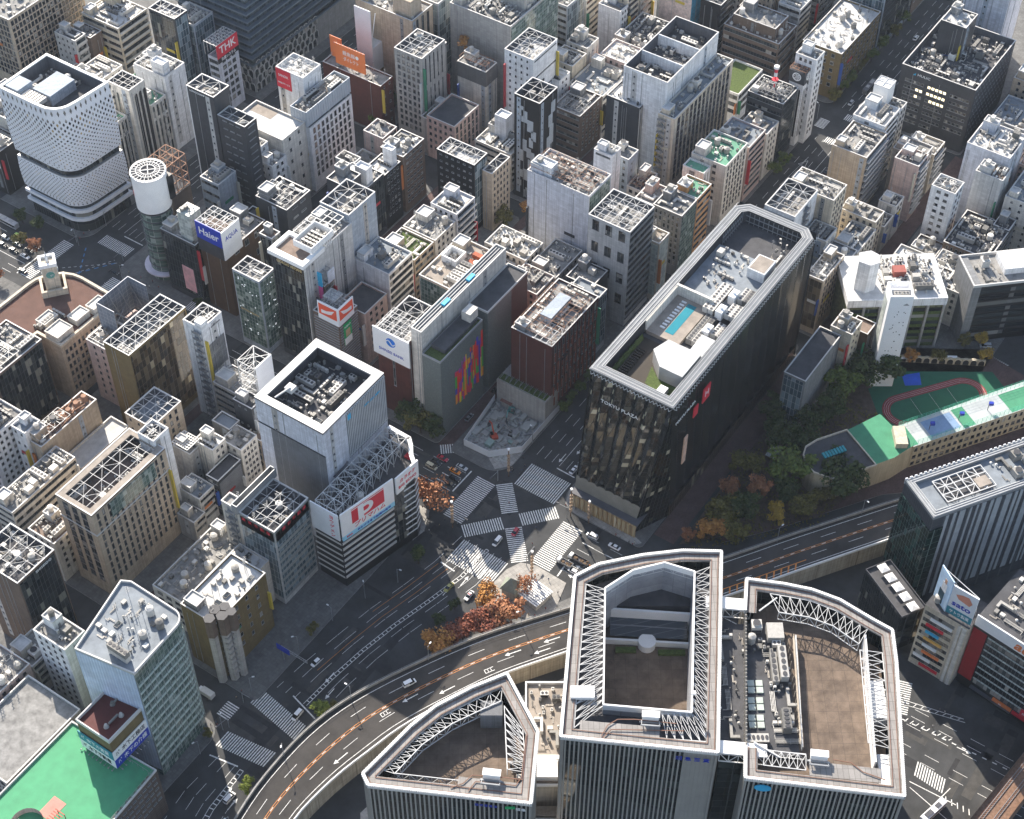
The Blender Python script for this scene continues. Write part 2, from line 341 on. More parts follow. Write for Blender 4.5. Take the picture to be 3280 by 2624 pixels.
def facade(root,face,ln,h,code,wm,bud,seed,z0=4.2):
    r=random.Random(seed)
    for c in code.split('+'):
        k,ar=c[0],c[1:]
        if k=='P':
            v=[float(x) for x in ar.split(',')] if ar else []
            sp,w,hh,fh=(v+[2.9,1.5,1.7,3.6][len(v):]); n=max(1,int((ln-1.)/sp)); off=(ln-(n-1)*sp)/2
            top=h-1.5-hh; nf=max(1,int((top-z0)/fh)+1)
            me=winmesh(w,hh,'s' if sum(wm)<.9 else 'd')
            for f in range(nf):
                z=top-f*fh
                for i in range(n):
                    if bud.n<96: put('window',me,root,fpt(face,off+i*sp,z),FL[face]); bud.n+=1
                    else: bud.rest.append((me,fpt(face,off+i*sp,z),FL[face]))
        elif k=='B' and ln>4:
            b=MB(); n=r.randrange(1,4)
            for _ in range(n):
                a=r.uniform(.5,ln-.6); fbox(b,face,a,a+.16,1,h-r.uniform(.5,4),0,.16)
            b.build('drain_pipe',[M_gsteel],root)
            if r.random()<.55:
                a=r.uniform(.8,ln-2.5); w_=r.uniform(1,2); z=h-r.uniform(3,5); b=MB(); fbox(b,face,a-.3,a+w_+.3,3,h-1.2,0,.05)
                b.build('wall_strip',[WALL[r.choice('gGcB')]],root); me=winmesh(.8,.9,'s')
                while z>5 and bud.n<96: put('window',me,root,fpt(face,a+w_/2,z,.05),FL[face]); bud.n+=1; z-=3.5
        elif k=='R':
            v=[float(x) for x in ar.split(',')] if ar else []
            fh,bh,mg=(v+[3.7,1.8,.5][len(v):]); z=h-1.4-bh
            while z>z0-1:
                b=MB(); fbox(b,face,mg,ln-mg,z,z+bh,0,.07); fbox(b,face,mg-.1,ln-mg+.1,z-.16,z,0,.2,1); b.build('ribbon_window',[GLB,M_gsteel],root); z-=fh
        elif k=='C':
            g=ar[0] if ar else 'd'; v=[float(x) for x in ar[1:].split(',')] if len(ar)>1 else []
            m0,tp=(v+[.5,1.3][len(v):])
            b=MB(); fbox(b,face,m0,ln-m0,z0-1,h-tp,0,.1); b.build('curtain_wall',[GCUR[g]],root)
        elif k=='S':
            f0=float(ar or .5); a=ln*f0; wd=min(3.6,ln*.45); z=h-3; b=MB(); i=0
            while z>3:
                fbox(b,face,a,a+wd,z,z+.18,0,1.5); fbox(b,face,a,a+wd,z+.18,z+1.2,1.44,1.5,1)
                p=1.2 if i%2 else .4
                q0,q1=(a+.3,a+wd-.3) if i%2 else (a+wd-.3,a+.3)
                b.bar(fpt(face,q0,z+.1,p),fpt(face,q1,z-3.2,p),.7,0,.16); z-=3.3; i+=1
            for e in (a,a+wd):
                for pp in (.05,1.45): b.bar(fpt(face,e,2,pp),fpt(face,e,h-1.5,pp),.14)
            b.build('fire_escape',[M_gsteel,WALL['G']],root)
        elif k=='F':
            g=ar[0] if ar else 'd'; b=MB(); fbox(b,face,.3,ln-.3,z0-1,h-1.2,0,.08,1); n=int(ln/1.5)
            for i in range(n+1): fbox(b,face,.3+i*(ln-.75)/n,.45+i*(ln-.75)/n,z0-1,h-1.,.08,.5,0)
            b.build('fin_screen',[M_cope if g!='k' else M_dsteel,GCUR['d' if g=='k' else g]],root)
        elif k=='H':   # horizontal louvres
            st=float(ar or 1.2); b=MB(); z=z0
            while z<h-2: fbox(b,face,.4,ln-.4,z,z+st*.35,0,.3); z+=st
            b.build('louvre_screen',[M_gsteel],root)
        elif k=='V':   # balconies
            fh=float(ar or 3.2); z=h-3.2
            while z>z0:
                b=MB(); fbox(b,face,.6,ln-.6,z,z+.16,0,1.3); fbox(b,face,.6,ln-.6,z+.16,z+1.1,1.2,1.3); fbox(b,face,.8,ln-.8,z+.3,z+2.2,0,.05,1); b.build('balcony',[M_cope,GL],root); z-=fh
        elif k=='p':   # piers
            sp=float(ar or 3.4); n=max(2,round(ln/sp)); b=MB()
            for i in range(n+1): fbox(b,face,i*(ln-.5)/n,i*(ln-.5)/n+.5,.2,h-.2,0,.4)
            b.build('pier',[wm_mat(root)],root)
def wm_mat(root): return WALL.get(root.get('_w','g'))
BL={}
def bld(i,u0,u1,v0,v1,h,wk,L,Rr,roof,label,cat='building',name=None,group=None,z0=0.):
    root=thing(name or ('office_building' if h>22 else 'shop_building'),label,cat,(u0,v0,z0),0,group)
    a,d=u1-u0,v1-v0; wm=WALL[wk]; seed=hash_(i); r=random.Random(seed)
    rk,rt=roof[0],roof[1]; dep=1.
    if rt=='w': dep=float(roof[2:3] or 5)
    t=.35; zr=h-dep
    b=MB(); o=[(0,0),(a,0),(a,d),(0,d)]; n_=[(t,t),(a-t,t),(a-t,d-t),(t,d-t)]
    b.ring(o,n_,h-.12,h-.12,0,inner=False)
    for k in range(4):
        p,q=o[k],o[(k+1)%4]; b.q([(*p,0.1),(*q,0.1),(*q,h-.12),(*p,h-.12)],0)
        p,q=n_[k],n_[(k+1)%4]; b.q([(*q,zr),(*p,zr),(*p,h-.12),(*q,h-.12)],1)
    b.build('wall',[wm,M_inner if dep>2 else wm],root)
    MB().q([(t,t,zr),(a-t,t,zr),(a-t,d-t,zr),(t,d-t,zr)]).build('roof',[ROOF[rk]],root)
    MB().ring([(-.08,-.08),(a+.08,-.08),(a+.08,d+.08),(-.08,d+.08)],[(t+.04,t+.04),(a-t-.04,t+.04),(a-t-.04,d-t-.04),(t+.04,d-t-.04)],h-.12,h).build('parapet',[M_cope],root)
    bud=Bud(); bud.n=0; bud.rest=[]
    facade(root,'L',d,h,L,pal[wk],bud,seed+1); facade(root,'R',a,h,Rr,pal[wk],bud,seed+2)
    if bud.rest:
        b=MB()
        for me,lo,rz in bud.rest:
            Mx=Matrix.Translation(lo)@Matrix.Rotation(rz,4,'Z'); n=len(b.v); b.v+=[tuple(Mx@v.co) for v in me.vertices]
            for p in me.polygons: b.f.append(tuple(n+k for k in p.vertices)); b.m.append(p.material_index)
        w=b.build('window',list(bud.rest[0][0].materials),root); w['kind']='stuff'
    for f_,ln in (('L',d),('R',a)):
        if r.random()<.42 and h<52 and ln>5:
            hh=r.uniform(.25,.5)*h; z=r.uniform(.3,.45)*h; al=r.choice([.3,ln-.9]); b=MB(); fbox(b,f_,al,al+.5,z,z+hh,.1,1.5)
            b.build('vertical_sign',[r.choice(SGN)],root)
            if r.random()<.5: b=MB(); fbox(b,f_,ln*.2,ln*.2+min(5,ln*.5),z+hh*.6,z+hh*.6+1.3,.1,.3); b.build('shop_sign',[r.choice(SGN)],root)
    occ=[]
    if rt in 'fx' and min(a,d)>5 and r.random()<.8:
        pw,pd,ph=min(a*.45,r.uniform(3.5,6)),min(d*.45,r.uniform(3.5,6)),r.uniform(2.8,4.5)
        px,py=r.choice([t+.6,a-t-.6-pw]),d-t-.6-pd
        b=MB().box(px,py,zr,px+pw,py+pd,zr+ph,0,False,mt=1); b.ring([(px-.1,py-.1),(px+pw+.1,py-.1),(px+pw+.1,py+pd+.1),(px-.1,py+pd+.1)],[(px+.25,py+.25),(px+pw-.25,py+.25),(px+pw-.25,py+pd-.25),(px+.25,py+pd-.25)],zr+ph,zr+ph+.5,2)
        ph_=b.build('penthouse',[wm if sum(pal[wk])>.5 else WALL['G'],ROOF['w'],M_cope],root)
        MB().box(px+pw/2-.5,py-.06,zr,px+pw/2+.5,py+.02,zr+2.1).build('door',[M_gsteel],ph_)
        occ.append((px+pw/2,py+pd/2,pw+.4,pd+.4))
        if pw>3.5 and pd>3.2 and r.random()<.6: put(NM['tank'],PR[r.choice(['tank','tankb'])],root,(px+pw/2,py+pd/2,zr+ph),r.choice([0,math.pi/2]),(.8,.8,.8))
    if rt in 'fxw': clutter(root,t+.4,t+.4,a-t-.4,d-t-.4,zr,seed+5,1.15 if rt!='w' else .8,None,occ)
    if rt=='w' and roof[-1]!='0' : lattice(root,t,t,a-t,d-t,h-.3,r.choice([3.2,4.2]),r.choice([M_steel,M_cope]),True,.15,seed)
    if rt=='x': lattice(root,t+.3,t+.3,a*r.uniform(.5,.9),d-t-.3,h+r.uniform(1.2,2.5),2.8,r.choice([M_steel,M_gsteel,M_gsteel,M_rust]),True,.12,seed,depth=2.4)
    BL[i]=(root,a,d,h,zr); return root
def hash_(s): 
    x=5381
    for ch in s: x=(x*33+ord(ch))&0x7fffffff
    return x
TAB='''
a1;401;446;546;590;40;t;P2.2,1.6,2.4,3.3;P2.2,1.6,2.4,3.3;gf;huge tan building with a facade of small stacked stone panels at the upper left corner
a2;419;426;526;539;26;g;b;V4;df;narrow pale block with a dark roof standing before the panelled tan building
a2b;426.6;434;524;536;24;n;B;B;gf;low dark brown block beside the narrow pale block with dark roof
a3;435.4;455;514;537;28;e;R4,1.6;V4;wf;cream stepped building with long balconies left of the glass corner tower
a4;435.7;444;475.6;491;48;d;Cd;Cb;ww3;tall dark glass tower with a white corner screen near the top left
a5;445;458;473.9;488;40;B;Cb;Cb;gx;glass office block with a white lattice roof behind the red billboard building
a6;440.5;454;457;463;31;l;R3.6;P3.2,2.2,2,3.7;gq;slim lilac grey building carrying the red and black billboard
a10;385.8;395;456.6;469;47.8;w;B;B;dw5;white stone tower with three tall dark arched windows
a10l;376.4;383;458;470;36;w;B;B;Gf;lower left wing of the arched white tower with rows of small arches
a10r;396.5;406;457;466;33;w;B;B;Gf;lower right wing of the arched white tower with a green glazed bay
a11;408;421;458;476;40.6;W;B;B;gx;plain white corner building with a blue and white roof lattice behind the dark slab tower
a16;397.8;403.5;396.6;404;36;W;b;P2.6,1,1.2,3.5;gf;slim white building pressed against the dark slab tower
a16b;396;405.4;388.6;396;31;W;b;P3,1.3,1.4,3.6;gf;white building with small windows and a curled duct on its roof
a17;470;479;388;421;27;r;B;P4,1,1.2,5;gf;long dark red brick block with the orange billboard on its roof
b1;473.8;491;367;382;48;c;P2.6,1.4,1.9,3.4;P3,.7,14,17;gw4;tall greyish tower with rows of square windows and a screened roof at top centre
b1b;492;499;372;384;40;G;B;B;gf;narrow grey block squeezed behind the greyish tower with square windows
b2;496.4;512;389;421;46;t;B;B+P4,1.6,22,30;gf;very large windowless beige slab with one white side at the top edge
b3;497.1;506;349.6;365;34;w;B;B;dx;cream blank tower with a dark louvred crown full of air units
b4;497.9;517;325;340;50;W;b;R9,.5,1;ww4;white cube tower with dark horizontal slits and an open lattice crown
b5;468.6;482.2;302.4;315;55;k;B;B;dw5;black tower patterned with scattered pale grey panels
b6;469;488;347;362;23;p;P2.8,1.3,1.5,3.6;P3,1.4,3,4;dq;old pinkish stone building with a glazed attic and small awnings
b7;513;552;347;380;50;c;B;Cg+R4,1.2;gf;broad concrete and green glass block with diagonal reflections at the top edge
b8;438.6;448.2;314.8;334;37;k;P3,1.2,.7,3.6;Cb;ww3;black office tower with rows of short lit slots and a white lattice roof
b9;443;456.5;309;313.8;32;t;B;P2.4,.9,1.5,3.5;gw3;narrow tan building with neat columns of windows behind the black office tower
b10;436.5;453;257.6;287;49;l;B;Cg;gx;tall pale slab with a blank white side and a green glass end
b11;425.5;444;232;251;51;g;P6,3,5,11;Cd.5,1.2+H3.6;gw3;tall silver tower with a dark louvred side and white roof lattice
b12;505;556;258;266;43;e;B+S.5;P3.6,2.2,3.2,3.8;Bf;long hotel block with a cream grid of tall windows and a planted roof
b12t;512;556;266.5;288;54;W;B;B;dw60;big white plant screen rising behind the cream gridded hotel
b13;509;525;277.5;294;38;d;B;Fd;wf;dark grey office block wrapped in steel pipes left of the gridded hotel
b14;551;565.5;229.6;247;34;d;R4,1.4;Cd;dx;black corner building with a rusty roof lattice and a red and white mast
b16;572;580;226;236;46;W;P2.4,1.2,1.5,3.5;P2.4,1.2,1.5,3.5;gf;white block behind the narrow sign tower near the top right
b15l;601;619;257;286;25;n;R4,1.7;R4,1.7;bf;brown tiled building with strip windows and a planted terrace
b15;604;617;261;283;30;n;B;B;gf;mauve stepped upper block crowning the brown tiled building
b17;609;650;229;249;26;y;P4,1.8,2,4;P4,1.6,2,4;wf;olive brown block with a rounded corner beside the wide avenue
b18;606;651;164;199;35;d;B;P3,.9,.9,3.6;dw40;large black square office building with lit windows and crowded roof
b18t;628;641;181;193;48;d;B;B;wf;dark lift tower rising from the roof of the large black office building
c3;370;381;395;405;36;B;R5,1.3;B;wf;grey stepped block with masts in front of the dark slab tower
c5;341;365;366;380;35;b;B;P6,2.4,3,9;gx;long brown tiled building carrying the blue and white billboard
c5b;365;374;370;381;29;d;Cd;Cd;dq;small dark glass block behind the brown building of the blue billboard
c4;353.6;358.8;352.6;359;40;G;Cd;Cd;bf;narrow glass stair tower with a square roof tray
c6;368.5;383.5;357;373;42;d;B;P5,3,.8,5;dx;black cube building with a rusty roof frame and round ducts
c6b;384.5;393;360;378;18;B;B;B;gf;low blue grey shed between the black cube and the white gridded store
c7;395;405;348;358;40;d;B;B;gf;small dark block with a crowded white roof beside the narrow street
c7b;407;418;346.6;360;32;d;P2,1,1.2,3.4;Cd;gf;dark gabled building with a white stair tower on top
c7c;419;430;347;357;30;k;B;P2.2,1.1,1.3,3.5;wf;dark tiled building with a white lift shaft facing the black office tower
c7d;414;420;360;369;33;w;P2,1,1.2,3.4;B;gf;small weathered white house with a domed tank behind the dark gabled building
c9;331.9;341;341;354.4;40;B;Cg;Cg;gw3;corner building clad in pale green patterned glass with dotted lights
c11;344;350;318.5;328;40;n;R3.8,1.5;R3.8,1.5;gf;narrow brown building carrying the blue and pink billboard
c12;334.6;346;304.6;317;36;n;H1.4;H1.4;gx;dark corner building with the two orange red billboards
c13;366.5;382;305;322;36;W;B;R3.6,1.9;Bf;white building with a blue grey roof full of ducts
c13b;383;396;305;321;31;t;B;R3.4,1.6;lf;tan building with strip windows and a small roof garden
c13c;366.5;380;323;335;33;w;P3,1.3,1.5,3.5;P3,1.3,1.5,3.5;wf;small white house with a framed roof tray above the ducted white building
c14;350;364;304.6;317;28;p;B;P3.4,1.3,1.5,3.5;dq;pinkish house with a dark stepped roof behind the orange red billboards
c16;397;411;305;321;31;w;P3,1.2,1.4,3.4;P3,1.2,1.4,3.4;gf;weathered cream house with a messy roof below the black office tower
c16b;412;425;305;318;34;l;P2.6,1.1,1.3,3.4;V3.4;wf;lilac grey stepped house standing left of the black office tower
c15;369;396;273;292;41;e;Cg;B;tf;cream building with a roof full of white machines and rusty red patches
c17;399;412;276;292;22;c;B;R3.6;gx;low house with a grey mesh roof cover behind the cream machine roof building
c18;413;426;272;292;25;w;P3,1.3,1.5,3.4;P3,1.3,1.5,3.4;wf;weathered white house with tangled pipes left of the pale slab tower
c19;400;413;258;272;24;p;P3,1.3,1.5,3.4;V3.3;gf;pink stepped house with pitched dormers behind the grey block wall building
c20;414;434;258;271;22;c;P3,1.2,1.4,3.4;P3,1.2,1.4,3.4;gf;low grey house with many roof units behind the square red brown building
rb;366;398.5;228.8;247;40;r;B;P2.8,1.1,5,3.9;gx;square red brown building with a crowded white roof frame
rb2;399;412;233;246;31;B;Cb;Cb;Bf;small blue glass building tucked behind the square red brown block
rb3;412;424;240;252;28;d;B;B;gf;dark low building between the red brown block and the silver tower
cur;445;453;229;238;32;e;Cw;Cw;tf;curved cream building with a sunlit terrace behind the silver tower
chk;463.5;476;229.5;243;33;G;P2,1.2,2.2,3;Cg;gf;checkered grey and white building with a green glazed corner
or2;476.5;488;229.5;241;33;o;B;R3.6,1.5;Gf;bright orange building with dark strip windows beside the checkered building
or3;466;479;244;253;30;p;B;B;gf;pink walled roof house behind the checkered building
w1;500;519;229.5;246;34;w;P6,1.6,1.4,3.4;P2.8,1.2,2.2,3.4;Gf;white arched window building with a mint green roof and a blank sloping side
w1l;493;499;236;246;32;W;B;B;Gf;plain white stair tower joined to the mint green roofed building
pk;521;536;229.5;246;30;p;P4,.8,1,3.4;R3.4,1.4;Bf;pink tiled building with strip windows and a small roof house
pk2;538;549;229.5;243;26;w;P2.6,1.1,1.3,3.4;P2.6,1.1,1.3,3.4;Bf;white small house between the pink tiled building and the black corner building
sm1;480;494;258;265;21;w;P3,1.6,1.5,3.4;P3,1.6,1.5,3.4;dx;small cream house with two bright windows below the pipe wrapped block
ww;471.5;478.5;268;277;41;W;R9,.8,1;B;wf;slim white tower with a square roof behind the pale slab tower
wwr;482;490;266;275;33;B;P2.4,1.1,1.3,3.4;B;gf;narrow blue grey house behind the slim white tower
e1h;463;478;258;266;15;c;P3,1.2,1.4,3.4;P3,1.2,1.4,3.4;gf;low concrete house at the foot of the pale slab tower
mesh;478;498;187;200.5;43;W;H1.1;B+S.4;gw4;white louvred building with an open roof grid beside the long black block
beig;499;511;180;200.5;40;e;B;P2.6,1,1.6,3.4;gf;peach coloured building with a white roof and small square windows
lw;488;498;176;186;28;w;B;B;gf;small white house in front of the peach coloured building
tanb;537;557;183;199;35;t;B;V3.3;gf;tall tan walled apartment house with white balconies on its side
tanw;558;573;185;200;37;W;B;R3.4,1.5;wf;white stepped block with a glass side behind the tan walled apartments
tano;574;584;186;200;33;g;P3,1.4,1.6,3.5;P3,1.4,1.6,3.5;gf;grey house below the white cube sign tower at the avenue corner
pinkb;549;559;164;175;31;p;B;V3.3;gf;pink brick apartment house with a zigzag braced side
pinkc;559.5;570;166;180;27;c;P3,1.2,1.4,3.3;P3,1.2,1.4,3.3;gf;grey brown house with mast and tanks behind the pink brick apartments
pinkd;571;582;165;178;22;e;P3,1.2,1.4,3.3;V3.3;gf;low cream house in front of the large black office building
pinkl;534;542;165;173;19;g;B;P3,1.2,1.4,3.3;df;low grey house at the foot of the pink brick apartments
pinkm;524;533;165;174;15;c;B;B;df;lowest grey house beside the narrow street of the pink apartments
grw;496;514;165;176;21;w;P3,1.2,1.4,3.3;P3,1.2,1.4,3.3;Bf;weathered cream house with a tall chimney and grey blue roof
grx;514.5;523;166;182;24;e;P3,1.2,1.4,3.3;P3,1.2,1.4,3.3;gf;cream house with roof tanks behind the chimney house
cr1;464.5;483;165.5;173;30;t;Cy;P2.6,1.1,1.8,3.4;gx;tan building with a glazed end and two rows of roof units
cr1w;464.5;474;174;186;26;W;B;B;wf;white roofed low building behind the tan building with roof units
cr2;485;496;165;177;23;G;P3,1.2,1.4,3.3;P3,1.2,1.4,3.3;Bf;dark grey house with a red tiled edge on its roof
tal;534;543;142;152.5;37;W;P3.4,1.7,1.2,3.4;P3.4,1.2,1.3,3.4;gw2;slim white tower with one column of dark windows beside a narrow street
conc;551.5;561;129;141;38;g;B;B;bf;bare concrete tower with a rust stained roof behind the slim white tower
duct;561.5;580;131;150;42;l;B;B;wf;pale concrete tower with twin silver ducts running down its side
ductb;581;596;134;152;32;g;R3.4,1.5;R3.4,1.5;gf;grey office house with a roof frame behind the twin duct tower
wnw;552;578;112;126.5;31;w;P4,1,1,3.4;P4,1,1,3.4;Bf;white apartment block with small square windows at the right edge
ductc;580;606;112;131;27;p;R3.4,1.4;R3.4,1.4;Bf;grey roofed house with a white sunlit top at the right edge
steps;523;547;119;139;21;n;P2,1,1.6,3.4;R3.4,1.2;df;brown stone office house with stepped back upper floors
stepw;543;551;119;126;22;G;B;B;df;small grey stair block with a white panel beside the stepped brown house
brt;516;530;140;151;14;b;P3,1.2,1.4,3.3;P3,1.2,1.4,3.3;gf;low brown house at the foot of the slim white tower
rtl;500;521;118;138;19;w;P3,1.2,1.4,3.3;P3,1.2,1.4,3.3;wf;cluster of low white roofs behind the ivy covered building
rtm;482;498;132;152;22;w;P3,1.2,1.4,3.3;P3,1.2,1.4,3.3;wf;weathered white house with a red roof shed beside the narrow street
rtn;499;513;139.5;153;20;c;P3,1.2,1.4,3.3;P3,1.2,1.4,3.3;wf;cream and concrete house with a stair tower beside the narrow street
d4;240;264;389.5;408;38;n;B;Cd;gx;dark brown glass building with a white roof lattice at the left edge
d3;270.3;300.8;349.4;362;47;y;B;Cy;gw5;tall dark bronze tower with a deep open roof and golden reflections
d3b;277;294;369;381;32;p;P4,1,1.3,3.5;R3.6,1.4;gx;pinkish low building behind the tall dark bronze tower
d5;226;238;388;402;50;l;B;B;gq;plain lilac grey slab cut off by the left edge
d6;219;236;372;386;34;W;P2.4,1.1,1.2,3.2;P2.4,1.1,1.2,3.2;gf;white building with a grid of small square windows at the left edge
d8;228.8;236.5;364;371;34;W;P3,.8,1,6;P3,.8,1,6;Bf;small white stair tower joined to the long rusty machine roof
d9;230;258.3;358.4;366;29;t;B;B;bx;long tan building with a roof deck of rusty machines
d10;237;262;348.4;357.5;17;w;R3.6,1.2;R4.2,1.4,1.5;wq;white terraced building with rows of long recessed windows
d11;204;235;347.4;357;26;w;R3.6,1;R3.6,1.4,.3;gf;long low building with a wide bright white roof edge
d7;190;203;364;378;20;r;B;B;df;dark red brick house at the left edge below the square window building
d12;208.9;245;309.4;326;46;t;P4.2,2.4,3,3.8;P2.6,1,2.6,3.8;bw6;tall beige hotel with a deep open roof and vertical window strips
d12b;243.4;251;312.6;320;49;W;B;B;dw2;white stair tower at the far corner of the tall beige hotel
d13;256.3;272;328.4;341.4;34;t;P4,1,1.2,5;P3,1.2,2,3.8;Bw4;tan building with a sunken grey blue roof full of frames
d16;284.7;291;306;315;32;d;P3,.8,.8,9;B;df;small dark brick tower with rows of roof units beside the big white box building
d17;277.3;283;311.5;320;24;G;B;R3.6,1.2;Bq;low grey roof house with a tray roof below the dark bronze tower
d18;259.6;266;314.8;323;25;c;B;B;gf;small concrete house carrying a rack of round vents
d18b;264.5;271.5;308;317;27;w;B;P2.4,1,1.2,3.4;wf;white house with a sunlit lift tower and sloping side
d18d;272;281;301.6;311;24;w;P3,1.2,1.2,3.4;P1.8,1,1.2,3.2;gf;cream house with a sloping red striped roof edge
d18c;250;258;303.4;314;17;g;B;R3.4,1.2;Bf;low grey house with a small roof shed between the hotel and the white box building
d18e;258.5;271;301.4;307;20;d;R3.4,1.2;H.8;dq;dark louvred house with a slanted top between two pale houses
d19;243.5;249.5;301;309;12;c;B;R3.4,1.2;gf;smallest low house in the lane behind the red lettered glass building
d20;281.9;289.6;301.2;308;20;t;R3.6,2;P2.2,1.6,2.4,3.4;bf;tan house with glowing window cells behind the big white box building
d22;240.4;258.5;257.6;273;41;g;Cb;Cb;dw4;grey glass office block with red lettering and white roof bracing
d22w;241.5;246;274;282;40;w;S.2;B;gf;service stair block behind the red lettered glass office
d24;176;192.6;311;331;44;n;B;Cd;dw3;dark office with a dense white roof grid at the left edge
d25;204;216;328.5;341;22;w;P3,1.2,1.4,3.3;P3,1.2,1.4,3.3;bf;low cream house with air units at the foot of the beige hotel
d26;212;246;276.5;291;18;w;P4,2.2,1.4,3.6;P4,2.2,1.4,3.6;gf;low white building with a bright roof terrace behind the bronze tile building
d26b;222;240;262;275;23;w;B;B;wf;white plant block between the bronze tile building and the red lettered office
d29;168.2;177.2;284;298;38;W;P3,1,1.2,3.4;S.4;gf;white apartment house with an outside stair beside the curved glass block
d32;128;160;273;296;24;g;P3,1.6,1.6,3.6;B;gq;flat grey white roof with a small machine shed at the lower left edge
d33;148;163;298;312;25;p;V3.3;P3,1.2,1.4,3.3;gf;old pinkish apartment house with balconies at the left edge
d33b;130;147;299;315;25;c;V3.3;P3,1.2,1.4,3.3;gf;grey apartment house with stacked balconies in the lower left corner
d33c;165;176;301;312;18;w;R3.3,1.4;R3.3,1.4;gf;low white house with strip windows between the old apartments and the dark office
e1;414;443.4;147;156;28;G;Cb;B;dq;slim glass ended building with a dark roof beside the park
e2;444;453;143;152;30;e;B;P3.4,.9,.9,3.6;gf;cream building with few small windows behind the slim park building
e3;453.5;461;140;148;24;b;B;B;bq;ivy brown walled house beside the white tower
m1;504;522;304;318;25;n;R3.6,1.2;P3,1.2,1.6,3.5;gx;brown building with a slanted glass roof frame behind the black panelled tower
m2;523;545;304;322;24;w;B;R3.6,1.3;Bf;long cream house with a green tinted strip of windows behind the pipe wrapped block
m2b;527;539;323;335;30;e;P4,1,1,3.5;B;gf;cream rooftop house block behind the long cream house
m2c;546;560;305;320;27;p;P3,1.2,1.4,3.4;P3,1.2,1.4,3.4;wf;pinkish white house with a water tank tower near the concrete hall
m3;513;522;321;332;31;W;B;P3,1,1,3.4;wf;small white tower to the right of the white cube tower
m3b;541;551;324;335;31;w;P3,1.2,1.4,3.4;B;gf;white house with stacked tanks on its roof in front of the striped glass block
m4;561;589;304;323;24;c;B;H1.5;df;weathered concrete hall with a dark pitched roof and round wall emblem
m5;573;582;326;338;32;W;B;P2.2,1,1.2,3.2;Bf;white and grey stair tower behind the concrete hall at the top edge
m6;580;590;326;338;36;e;P3,.8,2,4;R3.4,1.6;gf;cream tower glowing yellow on its sunny side at the top edge
m7;601.5;613;304;322;40;p;B;B;gf;tower painted pale pink on one side and bright blue on the other
m8;601;614;288.5;299;34;k;B;R3.4,1;df;dark narrow building beside the pink and blue tower
m9;622;634;273;286;45;t;P2,.8,6,8;P2,.8,6,8;gf;tan ribbed tower behind the brown tiled building at the top edge
m9b;624;636;258.5;270;30;g;R3.4,1.4;R3.4,1.4;wf;pale office house right of the brown tiled building
m10;646;664;258.5;272;24;G;R3.4,1.4;R3.4,1.4;gf;grey block behind the olive brown corner block
m10c;653;690;229;250;46;B;Cb;Cd;gf;tall blue glass tower with slanting lines beyond the olive brown block
m10d;692;730;229;250;40;n;R3.4,1.4;P3,1.4,1.6,3.4;gf;brown avenue building farthest up the left side of the avenue
m11;668;690;176;197;60;l;B;B;gf;pale blue white slab tower behind the large black office at the top right
m11b;672;700;148;158;58;l;P3,1,1,3.4;P3,1,1,3.4;gf;pale balcony tower in the top right corner
m12;637;651;145;157;26;t;P3,1.2,1.4,3.4;V3.3;gf;tan house pressed behind the large black office
m12b;653;668;140;156;22;p;V3.3;P3,1.2,1.4,3.4;gf;pinkish house at the right edge behind the large black office
y3;608;632;134;156;20;B;R3.4,1.2;R3.4,1.2;Bf;blue grey low office with an open roof pit beside the large black office
y2;610;636;112;131;20;c;R3.4,1.2;R3.4,1.2;wf;grey low block with a bright corner at the right edge
m13;567;590;258.5;273;17;W;R4,2;R4,2;lq;low white building with a yellow green roof lawn behind the black corner building
l1;398;415;492;506;29;w;B;P4,1,1.2,3.5;wf;low white roofed building behind the plain white corner building
l1b;421;433;477;492;25;W;P4,1,1.2,3.5;P4,1,1.2,3.5;wf;white house squeezed left of the dark glass tower with white corner
l2;396;417;510;526;15;p;P4,1,1.2,3.5;B;gf;low pinkish roof with white machine boxes behind the lattice clad store
l3;372;382;510;528;26;W;P3,1.2,1.4,3.4;V3.3;wf;white balcony house at the left edge behind the lattice clad store
l4;343;356;498;512;24;k;B;B;gx;dark building with a white lettered sign at the left edge
l6;357;370;500;520;30;w;B;P3,1.2,1.4,3.4;gf;cream block behind the dark building with the white lettered sign
x1;437;447;361.5;372;31;p;B;V3.3;gf;slim pinkish tower with a roof tank beside the shaded narrow street
x2;427;435.5;361;372;22;w;B;P3,1.2,1.4,3.4;gf;old cream house with hanging signs next to the slim pinkish tower
x3;432;447;347;359;31;n;P3,1.2,1.4,3.4;P2.4,1.6,1,3.;wf;dark brown building with white roof boxes left of the black office tower
stp;469;483;317;336;21;w;R3.4,1;V3.3;wf;stepped white house with balconies left behind the black panelled tower
n1;604;619;304;321;28;w;P3,1.2,1.4,3.4;P3,1.2,1.4,3.4;wf;pale office house behind the pink and blue tower at the top edge
n2;592;603;326;340;30;c;B;R3.4,1.3;gf;grey house to the right of the cream tower with the yellow side
n3;560;575;347;362;34;B;R3.4,1.4;Cb;gf;blue grey office block right of the broad concrete and green glass block
n4;577;592;347;364;28;w;P3,1.2,1.4,3.4;R3.4,1.3;wf;white office house at the top edge above the concrete hall
n5;620;640;290;304;30;g;R3.4,1.3;P3,1.2,1.4,3.4;gf;light grey block behind the dark narrow building at the top edge
n6;604;622;346;362;30;e;P3,1.2,1.4,3.4;P3,1.2,1.4,3.4;gf;cream block farthest back at the top centre
n7;556;576;366;382;30;G;R3.4,1.3;R3.4,1.3;gf;mid grey block behind the blue grey office block
n8;516;540;389;412;44;B;Cb;Cb;gf;tall blue glass block right of the windowless beige slab
n9;545;575;389;415;32;c;R3.6,1.4;R3.6,1.4;gf;wide concrete office behind the top centre glass blocks
n10;470;484;360;366;20;c;B;B;lf;low grey house with a planted roof in the shaded street
